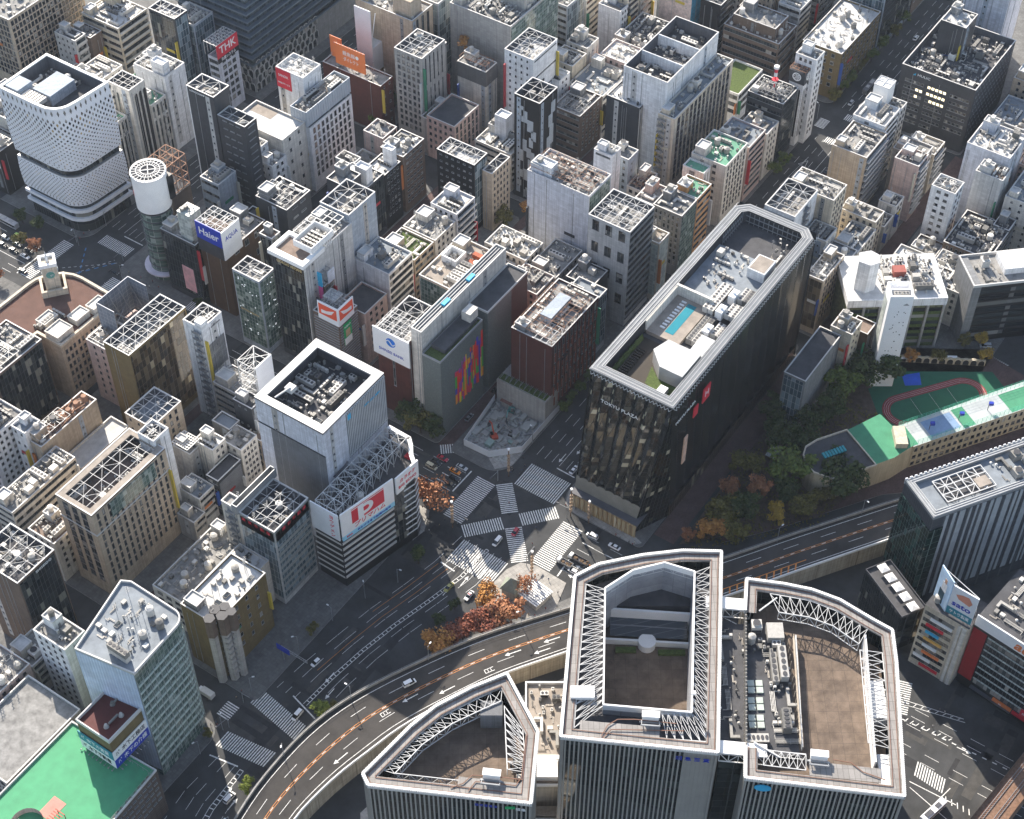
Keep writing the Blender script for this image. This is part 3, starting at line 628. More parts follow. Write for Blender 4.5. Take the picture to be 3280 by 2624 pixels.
n11;641;655;273;290;32;c;R3.4,1.3;P3,1.2,1.4,3.4;gf;grey concrete block right of the tan ribbed tower
n12;660;690;262;285;36;B;R3.4,1.3;R3.4,1.3;gf;blue grey office far behind the olive brown corner block
'''
for ln in TAB.strip().split('\n'):
    p=ln.split(';'); u0,u1,v0,v1,h=map(float,p[1:6])
    bld(p[0],u0,u1,v0,v1,h,p[6],p[7].replace('b','P3,.8,1,3.4') if p[7]=='b' else p[7],p[8],p[9],p[10])
# ---------------------------------------------------------------- ground, streets, markings
def flatmat(name,col,w,h,mort,mcol,rz=0,var=.2,rough=.9,c2=None):
    m=bpy.data.materials.new(name); t,b=nt(m); MATS[name]=m; N=t.nodes.new; b.inputs['Roughness'].default_value=rough; b.inputs['Specular IOR Level'].default_value=.3
    g=N('ShaderNodeNewGeometry'); mp=N('ShaderNodeMapping'); mp.inputs['Rotation'].default_value=(0,0,rz); link(t,g.outputs['Position'],mp.inputs[0])
    br=N('ShaderNodeTexBrick'); br.offset=0; br.inputs['Scale'].default_value=1; br.inputs['Brick Width'].default_value=w; br.inputs['Row Height'].default_value=h; br.inputs['Mortar Size'].default_value=mort
    br.inputs['Color1'].default_value=(*[c*.88 for c in col],1); br.inputs['Color2'].default_value=(*(c2 or [c*1.12 for c in col]),1); br.inputs['Mortar'].default_value=(*mcol,1); link(t,mp.outputs[0],br.inputs['Vector'])
    n=N('ShaderNodeTexNoise'); n.inputs['Scale'].default_value=.22; n.inputs['Detail'].default_value=7; n.inputs['Roughness'].default_value=.7; link(t,g.outputs['Position'],n.inputs['Vector'])
    r=N('ShaderNodeMapRange'); r.inputs[1].default_value=.3; r.inputs[2].default_value=.7; r.inputs[3].default_value=1-var; r.inputs[4].default_value=1+var; link(t,n.outputs['Fac'],r.inputs[0])
    v=N('ShaderNodeVectorMath'); v.operation='SCALE'; link(t,br.outputs['Color'],v.inputs[0]); link(t,r.outputs[0],v.inputs['Scale']); link(t,v.outputs[0],b.inputs['Base Color']); return m
M_asph=mat('asphalt',(.05,.051,.052),.9,var=.42,scale=.09)
M_asph2=mat('deck_asphalt',(.047,.043,.04),.9,var=.35,scale=.1)
M_pave=flatmat('sidewalk_paving',(.15,.148,.143),1.2,1.2,.03,(.1,.1,.098),0,.25)
M_plaza=flatmat('sunlit_plaza_paving',(.34,.325,.3),1.5,1.5,.04,(.2,.19,.18),R_(20),.25)  # lighter than the sidewalk: sunlight on the plaza put into the colour
M_lane=flatmat('lane_paving',(.11,.072,.066),.8,.4,.02,(.07,.05,.05),0,.3)
M_kerb=mat('kerb_stone',(.4,.39,.37),.85)
struct(MB().q([(-900,-1100,0),(1700,-1100,0),(1700,1500,0),(-900,1500,0)]).build('ground',[M_asph]))
def rblock(u0,u1,v0,v1,r=(0,0,0,0),ext=()):
    cs=[(u0,v0,r[0],180),(u1,v0,r[1],270),(u1,v1,r[2],0),(u0,v1,r[3],90)]; P=[]
    for x,y,q,a0 in cs:
        if q<=0: P.append((x,y)); continue
        cx=x+(q if x==u0 else -q); cy=y+(q if y==v0 else -q)
        for k in range(7):
            a=R_(a0+15*k); P.append((cx+q*math.cos(a),cy+q*math.sin(a)))
    return P
def pave(P,m=None):
    b=MB(); b.prism(P,0,.15,1,0); struct(b.build('pavement',[m or M_pave,M_kerb]))
for P in (rblock(331.5,456,167,203.5,(2,2,2,9)),rblock(463,586,165.2,202.5,(1,4,4,2)),rblock(604,780,163.2,201,(2,0,0,6)),
    rblock(331,456,227.5,252.2,(9,2,2,3)),rblock(463,586,228,252.2,(2,3,2,2)),rblock(605,800,228.5,252.2,(4,0,0,2)),
    rblock(331,456,257.3,299,(2,2,2,2)),rblock(463,592,257.3,299),rblock(600,800,257.3,300),
    rblock(331,457,303.5,341,(2,2,2,2)),rblock(466,592,303.5,341),rblock(600,800,304,341),
    rblock(331,452,346.3,381.5,(2,2,2,2)),rblock(469,592,346.3,381.5),rblock(600,800,346,382),
    rblock(331,456,387.6,426.5,(2,2,2,9)),rblock(469,592,387.6,426.5),rblock(600,800,388,426),
    rblock(339,452,449.5,500,(8,2,2,0)),rblock(458,592,450.5,505),rblock(600,800,451,505),rblock(345,392,506,580),rblock(398,592,508,600),
    rblock(203.5,303,240.5,292.5,(2,4,2,2)),rblock(203.5,303,300.4,342.3,(2,2,2,2)),rblock(203.5,303,346.8,384.5,(2,2,2,2)),rblock(203.5,303,388.3,426.5,(2,9,2,2)),
    rblock(60,189.5,243,292.5,(2,6,2,2)),rblock(60,189.5,298,345,(0,2,2,0)),rblock(60,196,348,426),rblock(60,304,451,540),
    rblock(462,606,100.5,157.5,(0,0,2,2)),rblock(606,760,90,157)): pave(P)
# school side street pavement, Mullion forecourt and traffic island
pave([o2(*p) for p in [(76,371),(98,378),(138,394),(205,402),(228,432),(188,470),(150,470.5),(120,470),(103,440),(84,412)]],M_lane)
pave([o2(*p) for p in [(18,345),(36,355),(48,352),(60,356),(58,349),(20,334),(-4,326),(-20,318),(-34,312),(-48,303),(-44,311),(-25,325)]])
pave([o2(*p) for p in [(-48,262),(-30,282),(0,304),(20,314),(60,332),(74,338),(72,300),(70,240),(-45,225)]],M_conc)
for x0,x1,v0,v1 in ((331,800,252.3,257.2),(331,600,299.1,303.4),(203.5,303,292.6,300.3),(203.5,303,342.4,346.7),(331,600,341.1,346.2)):
    struct(MB().q([(x0,v0,.01),(x1,v0,.01),(x1,v1,.01),(x0,v1,.01)]).build('lane_paving',[M_lane]))
struct(MB().q([(340,158.2,.01),(603,158.2,.01),(603,164.8,.01),(340,166.6,.01)]).build('lane_paving',[M_lane]))
for P in ([(281,203),(279,198),(283,184),(292,178),(303.5,181),(304,194),(302,199.5),(296.5,202)],[(331.6,170),(331.8,196),(334,201),(340,203.3),(343,202.5),(340,186),(334,168)],[(292,239),(296,241),(303,246),(302.8,240.6),(294,236.6),(288,237.5)],[(333,232),(336,237),(346,228),(344,227.7),(338,227.7)]):
    struct(MB().q([(*p,.165) for p in P]).build('sunlit_plaza_paving',[M_plaza]))  # crossing corners coloured pale as if in full sun
mk=MB(); mo=MB(); ZM=.016
rp=random.Random(5); pb_=[MB(),MB()]
for k in range(150):
    u,v=rp.choice([(rp.uniform(305,327),rp.uniform(60,440)),(rp.uniform(200,590),rp.uniform(206,236)),(rp.uniform(180,340),rp.uniform(215,232)),(rp.uniform(300,345),rp.uniform(20,120))]); a,d=rp.choice([(rp.uniform(1,5),rp.uniform(6,16)),(rp.uniform(5,16),rp.uniform(1,4))]); pb_[k%2].q([(u,v,.006+k*2e-5),(u+a,v,.006+k*2e-5),(u+a,v+d,.006+k*2e-5),(u,v+d,.006+k*2e-5)])
for q,c in zip(pb_,((.034,.034,.036),(.066,.064,.06))): struct(q.build('asphalt_patch',[mat('asphalt_patch_%.3f'%c[0],c,.9,var=.3,scale=.4)]))
def ln_(p,q,w=.18,b=None,z=ZM):
    b=b or mk; p=Vector(p);q=Vector(q);d=(q-p).normalized(); n=Vector((-d.y,d.x))*(w/2)
    b.q([(p.x-n.x,p.y-n.y,z),(q.x-n.x,q.y-n.y,z),(q.x+n.x,q.y+n.y,z),(p.x+n.x,p.y+n.y,z)])
def dash(p,q,w=.15,on=5,off=5,b=None,z=ZM):
    p=Vector(p);q=Vector(q);L_=(q-p).length;d=(q-p)/L_;s=0
    while s<L_: ln_(p+d*s,p+d*min(L_,s+on),w,b,z); s+=on+off
def xw(p,q,wid,st=.45,gap=.45,z=ZM,skew=None):
    """stripes laid across the walking line p-q, each wid long"""
    p=Vector(p);q=Vector(q);L_=(q-p).length;d=(q-p)/L_;n=skew or Vector((-d.y,d.x)); s=0; n=n*(wid/2)
    while s+st<=L_:
        a=p+d*s;c=p+d*(s+st); mk.q([(a.x-n.x,a.y-n.y,z),(c.x-n.x,c.y-n.y,z),(c.x+n.x,c.y+n.y,z),(a.x+n.x,a.y+n.y,z)]); s+=st+gap
xw((304.5,231.5),(327,231.5),8.1); xw((304.5,192.9),(327,192.9),8.3); xw((337.2,204.5),(337.2,222.5),12,skew=Vector((1,0))); xw((293.5,203),(293.5,222.6),11.2)
xw((329,225.1),(318.2,215),6.2); xw((313.7,210.6),(301.6,199.5),6.2); xw((302,224.9),(313.5,214.8),5.8); xw((318.3,210.5),(329.3,200.8),5.8)
xw((205.5,241.8),(202.5,220.3),6.4,skew=Vector((1,0))); xw((186.5,240.8),(189.2,222),6.4,skew=Vector((1,0))); xw((192.8,246),(198.8,246),5)
xw((309.5,455),(336,455),6); xw((345,429),(345,445),6); xw((305,421.5),(330,421.5),6); xw((299,430),(299,448),6)
xw((587,225.5),(594.2,225.5),4.8); xw((600.9,211),(600.9,219.3),4.8); xw((580.9,205),(580.9,219.4),4.5); xw((587,203.5),(594,203.5),4)
xw((329.5,254.8),(334,249.5),4.5); xw((335,383.2),(335,388.3),5); xw((334,338),(334,345.5),5)
xw((492,94.5),(493,104),4,skew=Vector((.6,-.8))); xw((321,59.6),(333.5,63.5),5); xw((304,36),(305,46.5),6,skew=Vector((.9,.2)))
# stop lines and lanes: Harumi-dori (along v) and Sotobori-dori (along u)
ln_((315.2,239),(327.3,238.8),.5); ln_((346.6,213),(346.4,205),.5); ln_((315.4,186),(304.3,185.3),.5); ln_((286.1,223.4),(285.5,217),.5)
ln_((179.5,240),(181.4,229.5),.5); ln_((212.5,231.7),(209.6,220),.5); ln_((309,459.5),(322,459.5),.5); ln_((351.5,427.5),(351.5,438),.5)
for k,u in enumerate((307.8,311.2,318.6,322.2,325.3)):
    dash((u,240),(u,425),.15); dash((u,186),(u,-40),.15); dash((u,462),(u,620),.15)
ln_((315,240),(315,425),.18); ln_((315,186),(315,68),.18,mo); ln_((315,461),(315,640),.2); ln_((309,186),(309,70),.15); ln_((322,186),(322,70),.15)
for v in (206.5,209.7,216.2,219.4,223): dash((348,v),(580,v),.15); dash((606,v),(800,v),.15)
ln_((348,212.8),(578,212.8),.18); ln_((605,212.8),(800,212.8),.18); ln_((360,209.7),(385,209.7),.2,mo); ln_((360,206.5),(385,206.5),.2,mo)
ln_((565,219.4),(540,221),.15); ln_((558,221),(562.5,218.4),.2); ln_((562.5,218.4),(557.7,217.5),.2); ln_((557.7,217.5),(558,221),.2)
for v in (430,433.4,436.8,443,446.4): dash((353,v),(560,v),.15); dash((296,v),(60,v),.15)
ln_((353,439.5),(600,439.5),.18); ln_((296,439.5),(60,439.5),.18)
dash((308,447),(338,431),.2,1.2,1.2); dash((322,446),(338,428),.2,1.2,1.2)
mb_=MB()
for k in range(9):
    for s in (-1,1):
        x=312+k*3.; y=438+s*(k*2-8); ln_((x-.8,y-.5*s),(x+.8,y+.5*s),.5,mb_)
# curving Sotobori-dori left of the scramble: offsets between the two kerbs
SL=[(300,203,228),(285,203.5,229.5),(270,207,232.5),(255,211,236),(240,214,238.5),(225,215.5,241),(212,216,242.5)]
SL2=[(181,217,241),(165,214,242.5),(140,206,240),(110,190,236)]
def lanes(S,fr,w=.15,b=None,on=5,off=5,solid=False):
    P=[Vector((u,a+(c-a)*fr)) for u,a,c in S]
    for p,q in zip(P,P[1:]): (ln_(p,q,w,b) if solid else dash(p,q,w,on,off,b))
for S in (SL,SL2):
    for fr in (.14,.27,.56,.7,.84): lanes(S,fr)
    lanes(S,.41,.2,solid=True)
lanes(SL,.36,.2,solid=True); lanes(SL[1:6],.62,.15,mo,solid=True); lanes(SL[1:4],.78,.15,mo,solid=True)
P=[Vector((u,a+(c-a)*.385)) for u,a,c in SL]
for p,q in zip(P,P[1:]):
    d=(q-p)
    for k in range(8): c=p+d*k/8; n=Vector((-d.y,d.x)).normalized(); ln_(c-n*.6,c+n*.6,.3)
lanes([(181,217,241),(165,214,242.5),(140,206,240)],.47,.2,solid=True); 
P=[Vector((u,a+(c-a)*.44)) for u,a,c in SL2]
for p,q in zip(P,P[1:]):
    d=(q-p); n=Vector((-d.y,d.x)).normalized()
    for k in range(9): c=p+d*k/9; ln_(c-n*.75,c+n*.75,.35)
# lower right: Harumi-dori under the viaducts
dash((319.5,58),(321.5,18),.4,1.5,2); ln_((325,60),(330,40),.2); ln_((327,59),(331,41),.2); 
for k in range(7): ln_((325.6+k*.7,57-k*2.4),(327.8+k*.45,56.4-k*2.4),.25)
for k in range(9): ln_((319.1+k*.2,57-k*1.9),(320.8+k*.12,56.4-k*1.9),.3)
ln_((299.4,46),(300,30),.3); ln_((304.5,34),(296,36),.3); ln_((297.5,45),(293,28),.25)
for k in range(5): ln_((301,34-k*2),(299,33-k*2),.3)
struct(mk.build('road_marking',[M_mark])); 
if mo.v: struct(mo.build('road_marking',[M_marko]))
struct(mb_.build('road_marking',[mat('blue_road_paint',(.06,.2,.42),.7)]))
def arrow(b,x,y,a,z,L_=5.,w=.16,hook=False):
    c,s=math.cos(a),math.sin(a); T=lambda p,q: (x+p*c-q*s,y+p*s+q*c,z)
    b.q([T(-L_/2,-w),T(L_/2-1.6,-w),T(L_/2-1.6,w),T(-L_/2,w)]); b.q([T(L_/2-1.6,-.75),T(L_/2,0),T(L_/2-1.6,.75)])
    if hook: b.q([T(-L_/2,w),T(-L_/2+.4,w),T(-L_/2+1.4,1.2),T(-L_/2+1,1.2)])
am=MB()
for u,v,a in ((290,208,0),(284,211.5,0),(277,214.2,0),(352,207,math.pi),(359,210.5,math.pi),(352,214,math.pi),(324,245,-math.pi/2),(320.5,245,-math.pi/2),(317,245,-math.pi/2),(312,180,math.pi/2),(307,180,math.pi/2),(220,222,math.pi),(225,226,math.pi),(170,222,0),(172,226,0),(320,36,-1.5)): arrow(am,u,v,a,ZM+.01)
struct(am.build('road_marking',[M_mark]))
# ---------------------------------------------------------------- elevated expressway on a low viaduct
def spl(pts,n=60):
    out=[]; m=len(pts)
    for i in range(m-1):
        p0=Vector(pts[max(0,i-1)]);p1=Vector(pts[i]);p2=Vector(pts[i+1]);p3=Vector(pts[min(m-1,i+2)])
        for k in range(n//m+2):
            t=k/(n//m+2); out.append(.5*((2*p1)+(p2-p0)*t+(2*p0-5*p1+4*p2-p3)*t*t+(3*p1-p0-3*p2+p3)*t**3))
    out.append(Vector(pts[-1])); return out
def resamp(P,n):
    L_=[0]
    for a,b in zip(P,P[1:]): L_.append(L_[-1]+(b-a).length)
    out=[];j=0
    for i in range(n+1):
        s=L_[-1]*i/n
        while j<len(P)-2 and L_[j+1]<s: j+=1
        f=(s-L_[j])/max(1e-6,L_[j+1]-L_[j]); out.append(P[j].lerp(P[j+1],min(1,f)))
    return out
UP=[o2(*p) for p in [(-102,215),(-92,240),(-85,256.3),(-78.8,268.6),(-67.6,284.9),(-56,296.4),(-41,306.8),(-20.1,318.6),(-4,326.1),(20.1,335.2),(59.4,350.5),(85.6,361.2),(97.3,366.2),(136,381.6),(190,403),(260,440)]]
LO=[o2(*p) for p in [(-84,215),(-74.5,240),(-67.5,254.9),(-60.8,264.1),(-53.6,272),(-46,279),(-34.6,289),(-16,301),(-.7,309.4),(18.6,317.4),(62,335.5),(88,346.4),(101,352),(139,367.5),(193,389),(264,425)]]
NSEG=90; UPr,LOr=resamp(spl(UP),NSEG),resamp(spl(LO),NSEG); ZD=9.
def dk(i,s): 
    i=max(0,min(NSEG,i)); k=int(i); f=i-k
    a=UPr[k].lerp(UPr[min(NSEG,k+1)],f); b=LOr[k].lerp(LOr[min(NSEG,k+1)],f); return a.lerp(b,s)
b=MB()
for i in range(NSEG):
    a,c=dk(i,0),dk(i+1,0); e,g=dk(i,1),dk(i+1,1)
    b.q([(*e,ZD),(*g,ZD),(*c,ZD),(*a,ZD)],0)
    for s,ps in ((0,(a,c)),(1,(e,g))):
        p,q=ps; sg=1 if s==0 else -1
        b.q([(*(q if s==0 else p),0.1),(*(p if s==0 else q),0.1),(*(p if s==0 else q),ZD),(*(q if s==0 else p),ZD)],1)
struct(b.build('elevated_road',[M_asph2,mat('viaduct_wall',(.42,.37,.29),.85,var=.15,panel=(4.5,3,.06,(.25,.21,.16)),streak=.3)]))
for s,sg in ((0,-1),(1,1)):
    b=MB()
    for i in range(NSEG):
        p,q=dk(i,s),dk(i+1,s); d=(q-p).normalized(); n=Vector((-d.y,d.x))*(-sg)
        p2,q2=p+n*.35,q+n*.35
        b.q([(*p,ZD-.6),(*q,ZD-.6),(*q,ZD+1.1),(*p,ZD+1.1)]); b.q([(*q2,ZD),(*p2,ZD),(*p2,ZD+1.1),(*q2,ZD+1.1)]); b.q([(*p,ZD+1.1),(*q,ZD+1.1),(*q2,ZD+1.1),(*p2,ZD+1.1)])
        if i%2==0 and s==0:
            b.bar((*p,ZD+1.1),(*p,ZD+2.2),.12,1); 
        if s==0: b.bar((*p,ZD+1.6),(*q,ZD+1.6),.07,1); b.bar((*p,ZD+2.2),(*q,ZD+2.2),.07,1)
    tag(b.build('road_barrier',[M_conc if s==0 else M_white,M_gsteel]),'long pale concrete barrier with a rail along the park side of the expressway' if s==0 else 'long whitish concrete barrier along the tower side of the expressway','barrier')
mk=MB(); mo=MB(); ZE=ZD+.016
def dl(s,w,b,on=None,off=5,i0=0,i1=NSEG,step=1.):
    i=i0
    L0=sum((dk(k,s)-dk(k+1,s)).length for k in range(NSEG))/NSEG
    if on is None:
        while i<i1: ln_(dk(i,s),dk(min(i1,i+1),s),w,b,ZE); i+=1
    else:
        while i<i1: ln_(dk(i,s),dk(i+on/L0,s),w,b,ZE); i+=(on+off)/L0
dl(.09,.2,mk); dl(.9,.2,mk); dl(.29,.16,mk,6,9); dl(.68,.16,mk,6,9); dl(.47,.16,mo); dl(.51,.16,mo); dl(.49,.2,mk,1.6,2.6)
for i,s,a in ((30,.6,0),(31.5,.78,0),(22,.58,0),(24,.78,0),(33,.6,0),(15,.78,0)):
    d=dk(i-.5,s)-dk(i+.5,s); p=dk(i,s); arrow(mk,p.x,p.y,math.atan2(d.y,d.x),ZE,6)
for i,s in ((35,.6),(36.8,.78),(38,.6),(27.5,.78),(40,.62),(20,.6)):
    d=(dk(i+.5,s)-dk(i-.5,s)).normalized(); p=dk(i,s); n=Vector((-d.y,d.x))
    for k in (-1,0,1): ln_(p+d*(k*1.1-1)-n*.8,p+d*(k*1.1-1)+n*.8,.22,mk,ZE)
    ln_(p-d*2-n*.7,p+d*1.2-n*.7,.22,mk,ZE); ln_(p-d*2+n*.7,p+d*1.2+n*.7,.22,mk,ZE)
struct(mk.build('road_marking',[M_mark]))
# hatched orange gore beside the towers
for i in range(13):
    i0=44.+i*.62; a,c=dk(i0,.97),dk(i0+.7,.78); ln_(a,c,.55,mo,ZE)
dl(.78,.3,mo,None,5,44,53); dl(.97,.3,mo,None,5,44,53)
struct(mo.build('road_marking',[M_marko]))
for i,wd in ((76.5,'一般カーブ'),):
    for k,chs in enumerate(('速度落','カーブ','急','ーブ','注意')):
        p=dk(71.5+k*1.9,.3); d=dk(72.5+k*1.9,.3)-dk(71.5+k*1.9,.3)
        o=text(chs,2.2,M_marko,None,(p.x,p.y,ZE),'T','road_lettering',.004,rz=math.atan2(d.y,d.x)); struct(o)
# railway viaduct in the lower right corner
RV=[o2(*p) for p in [(126,236.5),(144,256.2),(165.6,279.9),(200,318)]]; RW=[o2(*p) for p in [(140,237.5),(158,258.5),(180,283.5),(214,322)]]
b=MB(); c=MB()
for k in range(3):
    a,d,e,f=RV[k],RV[k+1],RW[k+1],RW[k]
    b.q([(*f,7.8),(*e,7.8),(*d,7.8),(*a,7.8)],0); b.q([(*d,0.1),(*a,0.1),(*a,9),(*d,9)],1); b.q([(*f,0.1),(*e,0.1),(*e,9),(*f,9)],1)
    for s in (.22,.32,.6,.7):
        p=Vector(a).lerp(Vector(f),s);q=Vector(d).lerp(Vector(e),s); c.bar((*p,8.05),(*q,8.05),.14)
    L_=int((Vector(d)-Vector(a)).length/.9)
    for j in range(L_):
        p=Vector(a).lerp(Vector(d),j/L_);q=Vector(f).lerp(Vector(e),j/L_)
        for s in (.27,.65): m_=p.lerp(q,s); n=(q-p).normalized()*1.1; c.bar((*(m_-n),7.9),(*(m_+n),7.9),.22,1)
v=tag(b.build('railway_viaduct',[mat('track_ballast',(.2,.12,.08),.95,var=.35,scale=1),mat('viaduct_steel',(.22,.14,.1),.7,streak=.3)]),'brown railway viaduct with two tracks crossing the lower right corner','viaduct')
c.build('railway_track',[M_gsteel,M_rust],v)
# ---------------------------------------------------------------- individual buildings and signs
def colm(n,c,**k): return mat(n,c,**k)
M_red=mat('sign_red',(.62,.03,.05),.5,var=.04); M_blue=mat('sign_blue',(.015,.04,.38),.5,var=.04); M_orange=mat('sign_orange',(.72,.2,.06),.5,var=.05); M_cyan=mat('sign_cyan',(.04,.4,.66),.5,var=.04)
M_pink=mat('sign_pink',(.6,.1,.3),.5,var=.04); M_grn=mat('sign_green',(.02,.35,.12),.5,var=.04); M_teal=mat('sign_teal',(.03,.23,.3),.5,var=.04); M_sky=mat('sign_sky',(.3,.62,.78),.5,var=.04); M_sgrey=mat('sign_pale',(.72,.74,.76),.5,var=.06)
def sign(name,label,parent,face,al,z,w,h,pm,th=.4,pr=0.,back=None):
    """flat panel on a face; al,z is its lower near corner in the parent's frame; returns the panel"""
    b=MB(); fbox(b,face,al,al+w,z,z+h,pr,pr+th)
    o=b.build(name,[pm],parent)
    if label: o['label']=label
    return o
def stext(o,body,size,m,face,al,z,pr,width=None,**k): return text(body,size,m,o,fpt(face,al,z,pr+.03),face,width=width,**k)
# --- a6: red and black billboard
r,a,d,h,zr=BL['a6']
o=sign('billboard',None,r,'R',-.3,h,a+.6,7,M_red,.3); stext(o,'THK',5.4,M_white,'R',a/2,h+3.6,.3,11,bold=.06)
o=sign('billboard','black lower band with white lettering',r,'R',-.3,h-2.6,a+.6,2.55,M_black,.3); stext(o,'免震システム',2.,M_white,'R',a/2,h-1.3,.3,9.6)
lattice(r,0,0,a,d+1.5,h+7,2.,M_steel,True,.2,3,depth=7)
# --- a7: dark stepped tower over an arched podium
r=thing('office_tower','huge dark glass tower with horizontal ledges above a podium of grey arches','tower',(461,456,0))
b=MB().box(0,0,0,90,44,16); b.build('podium',[WALL['G']],r)
b=MB()
for z in range(16,60,4): b.box(1+.0*(z),1,z,89,44,z+3.3)
b.build('curtain_wall',[glass('curtain_glass_slate',[(0,(.03,.045,.055)),(.5,(.05,.07,.08)),(.8,(.08,.1,.11))],panel=(1.4,4,.12),frame=(.02,.025,.03),byobj=False)],r)
for z in range(16,61,4): MB().box(-1.,-1.,z-.7,91,44,z).build('ledge',[mat('slate_ledge',(.12,.15,.18),.5)],r)
MB().box(0,0,60,90,44,61).build('roof',[ROOF['d']],r)
def archmesh(w,hh,name='arch_window',mats=None,bar=True):
    b=MB(); n=8; P=[(w/2*math.cos(math.pi*k/n),hh-w/2+w/2*math.sin(math.pi*k/n)*1.25) for k in range(n+1)]; Q=[(w/2,0)]+P+[(-w/2,0)]
    b.q([(x,-.06,z) for x,z in Q],1)
    O=[(x*1.22,z if z==0 else z+ (.22*w*.5 if k not in(0,len(Q)-1) else 0)) for k,(x,z) in enumerate(Q)]
    for k in range(len(Q)-1):
        b.q([(O[k][0],-.25,O[k][1]),(O[k+1][0],-.25,O[k+1][1]),(Q[k+1][0],-.25,Q[k+1][1]),(Q[k][0],-.25,Q[k][1])]); b.q([(Q[k][0],-.25,Q[k][1]),(Q[k+1][0],-.25,Q[k+1][1]),(Q[k+1][0],-.02,Q[k+1][1]),(Q[k][0],-.02,Q[k][1])]); b.q([(O[k][0],-.25,O[k][1]),(O[k+1][0],-.25,O[k+1][1]),(O[k+1][0],0,O[k+1][1]),(O[k][0],0,O[k][1])])
    return b.mesh(name,mats or [WALL['g'],GL])
am_=archmesh(2.6,4.2)
for f in range(4):
    for k in range(13): put('arch_window',am_,r,(1.8+k*3.5+(f%2)*1.7,0,f*3.9+.4))
    for k in range(8): put('arch_window',am_,r,(0,1.8+k*3.5+(f%2)*1.7,f*3.9+.4),-math.pi/2)
# --- l4 sign
r,a,d,h,zr=BL['l4']; o=sign('billboard',None,r,'L',1,h-9,12,9.5,M_white,.3); stext(o,'しあわせ銀座',1.5,mat('gold_letter',(.55,.42,.2),.4),'L',7,h-3.5,.3,8)
b=MB(); fbox(b,'R',.1,11.4,1,39,0,.12); b.build('blue_mural',[mat('mural_blue',(.08,.33,.5),.7,var=.3,scale=.4)],BL['m7'][0]); b=MB(); fbox(b,'L',.1,17.8,1,39,0,.12); b.build('pink_mural',[mat('mural_pink',(.62,.5,.45),.7,var=.35,scale=.5)],BL['m7'][0])
# --- a10 group: tall arched windows
r,a,d,h,zr=BL['a10']; m_=archmesh(1.9,40,mats=[WALL['w'],M_black]); 
for k in range(3): put('arch_window',m_,r,(3.2+k*2.6,0,4))
m2=archmesh(1.5,13,mats=[WALL['w'],GL])
for k in range(2): put('arch_window',m2,r,(0,7.2+k*2.4,h-17),-math.pi/2)
text('GINZA CORE',1.5,M_dsteel,r,(-.05,2.6,h-8),'L','lettering',width=11).rotation_euler=(math.pi/2,math.pi/2,-math.pi/2)
for i,n,hh in (('a10l',2,22),('a10r',4,20)):
    r,a,d,h,zr=BL[i]; m2=archmesh(1.25,hh,mats=[WALL['w'],GL]); m3=archmesh(1.25,6,mats=[WALL['w'],GL])
    nn=max(3,int(a/2)); 
    for k in range(nn): put('arch_window',m2,r,(a/nn*(k+.5),0,h-hh-9),0); put('arch_window',m3,r,(a/nn*(k+.5),0,h-7.5))
# --- a12/a13 dark slab tower
bld('a12',385.5,395.2,406,420.6,66,'d','B','B','gw3','tallest dark grey slab tower with white lettering at its top edge','tower','office_tower')
bld('a13',385.2,392.6,390.5,405,58,'d','P3.5,2.2,.35,4','P5,4,.3,3.4','gw4','dark tower with thin light slits joined in front of the tallest dark slab','tower','office_tower')
text('LONGCHAMP',1.3,M_white,BL['a12'][0],(-.05,9,64.3),'L',width=8)
MB().box(-.12,14.3,0,.02,14.75,66).build('corner_strip',[M_white],BL['a12'][0])
# --- a14: white store with gridded windows and a sunlit roof terrace
bld('a14',421,450,388.2,398,35,'W','P5,3,1.5,3.6','P2.9,1.5,2.6,3.9','gf','white department store with a grid of dark windows and a ribbed plant screen')
r=BL['a14'][0]; b=MB().ring([(-.2,1.),(30,1.),(30,9.6),(-.2,9.6)],[(.1,1.3),(29.7,1.3),(29.7,9.3),(.1,9.3)],35.2,43,0)
for k in range(19): b.box(k*1.6,.8,35.4,k*1.6+.25,1.,43)
for k in range(6): b.box(-.4,1.2+k*1.6,35.4,-.2,1.4+k*1.6,43)
b.build('plant_screen',[mat('ribbed_screen',(.42,.46,.5),.5,var=.08)],r); clutter(r,1,2,29,9,41,77,1.); MB().q([(0,1,41),(29.8,1,41),(29.8,9.6,41),(0,9.6,41)]).build('screen_roof',[ROOF['t']],r)
bld('a14w',405.6,420.8,390.2,417,38,'w','B','P6,1.2,1.6,6','wq','white store wing with a large bright empty roof terrace')
MB().box(9,14,37.02,15,26,37.06).build('terrace_deck',[ROOF['t']],BL['a14w'][0])
bld('a15',432,444,399,414,50,'W','B','B','ww2','white roof house with a red billboard standing on the white store')
r,a,d,h,zr=BL['a15']; o=sign('billboard',None,r,'L',7,h-10,8,9.6,M_red,.3); stext(o,'SANOX',1.8,M_white,'L',11,h-3.4,.3,5.4); stext(o,'今世紀のサービス',1.,M_white,'L',11,h-7.4,.3,6.6)
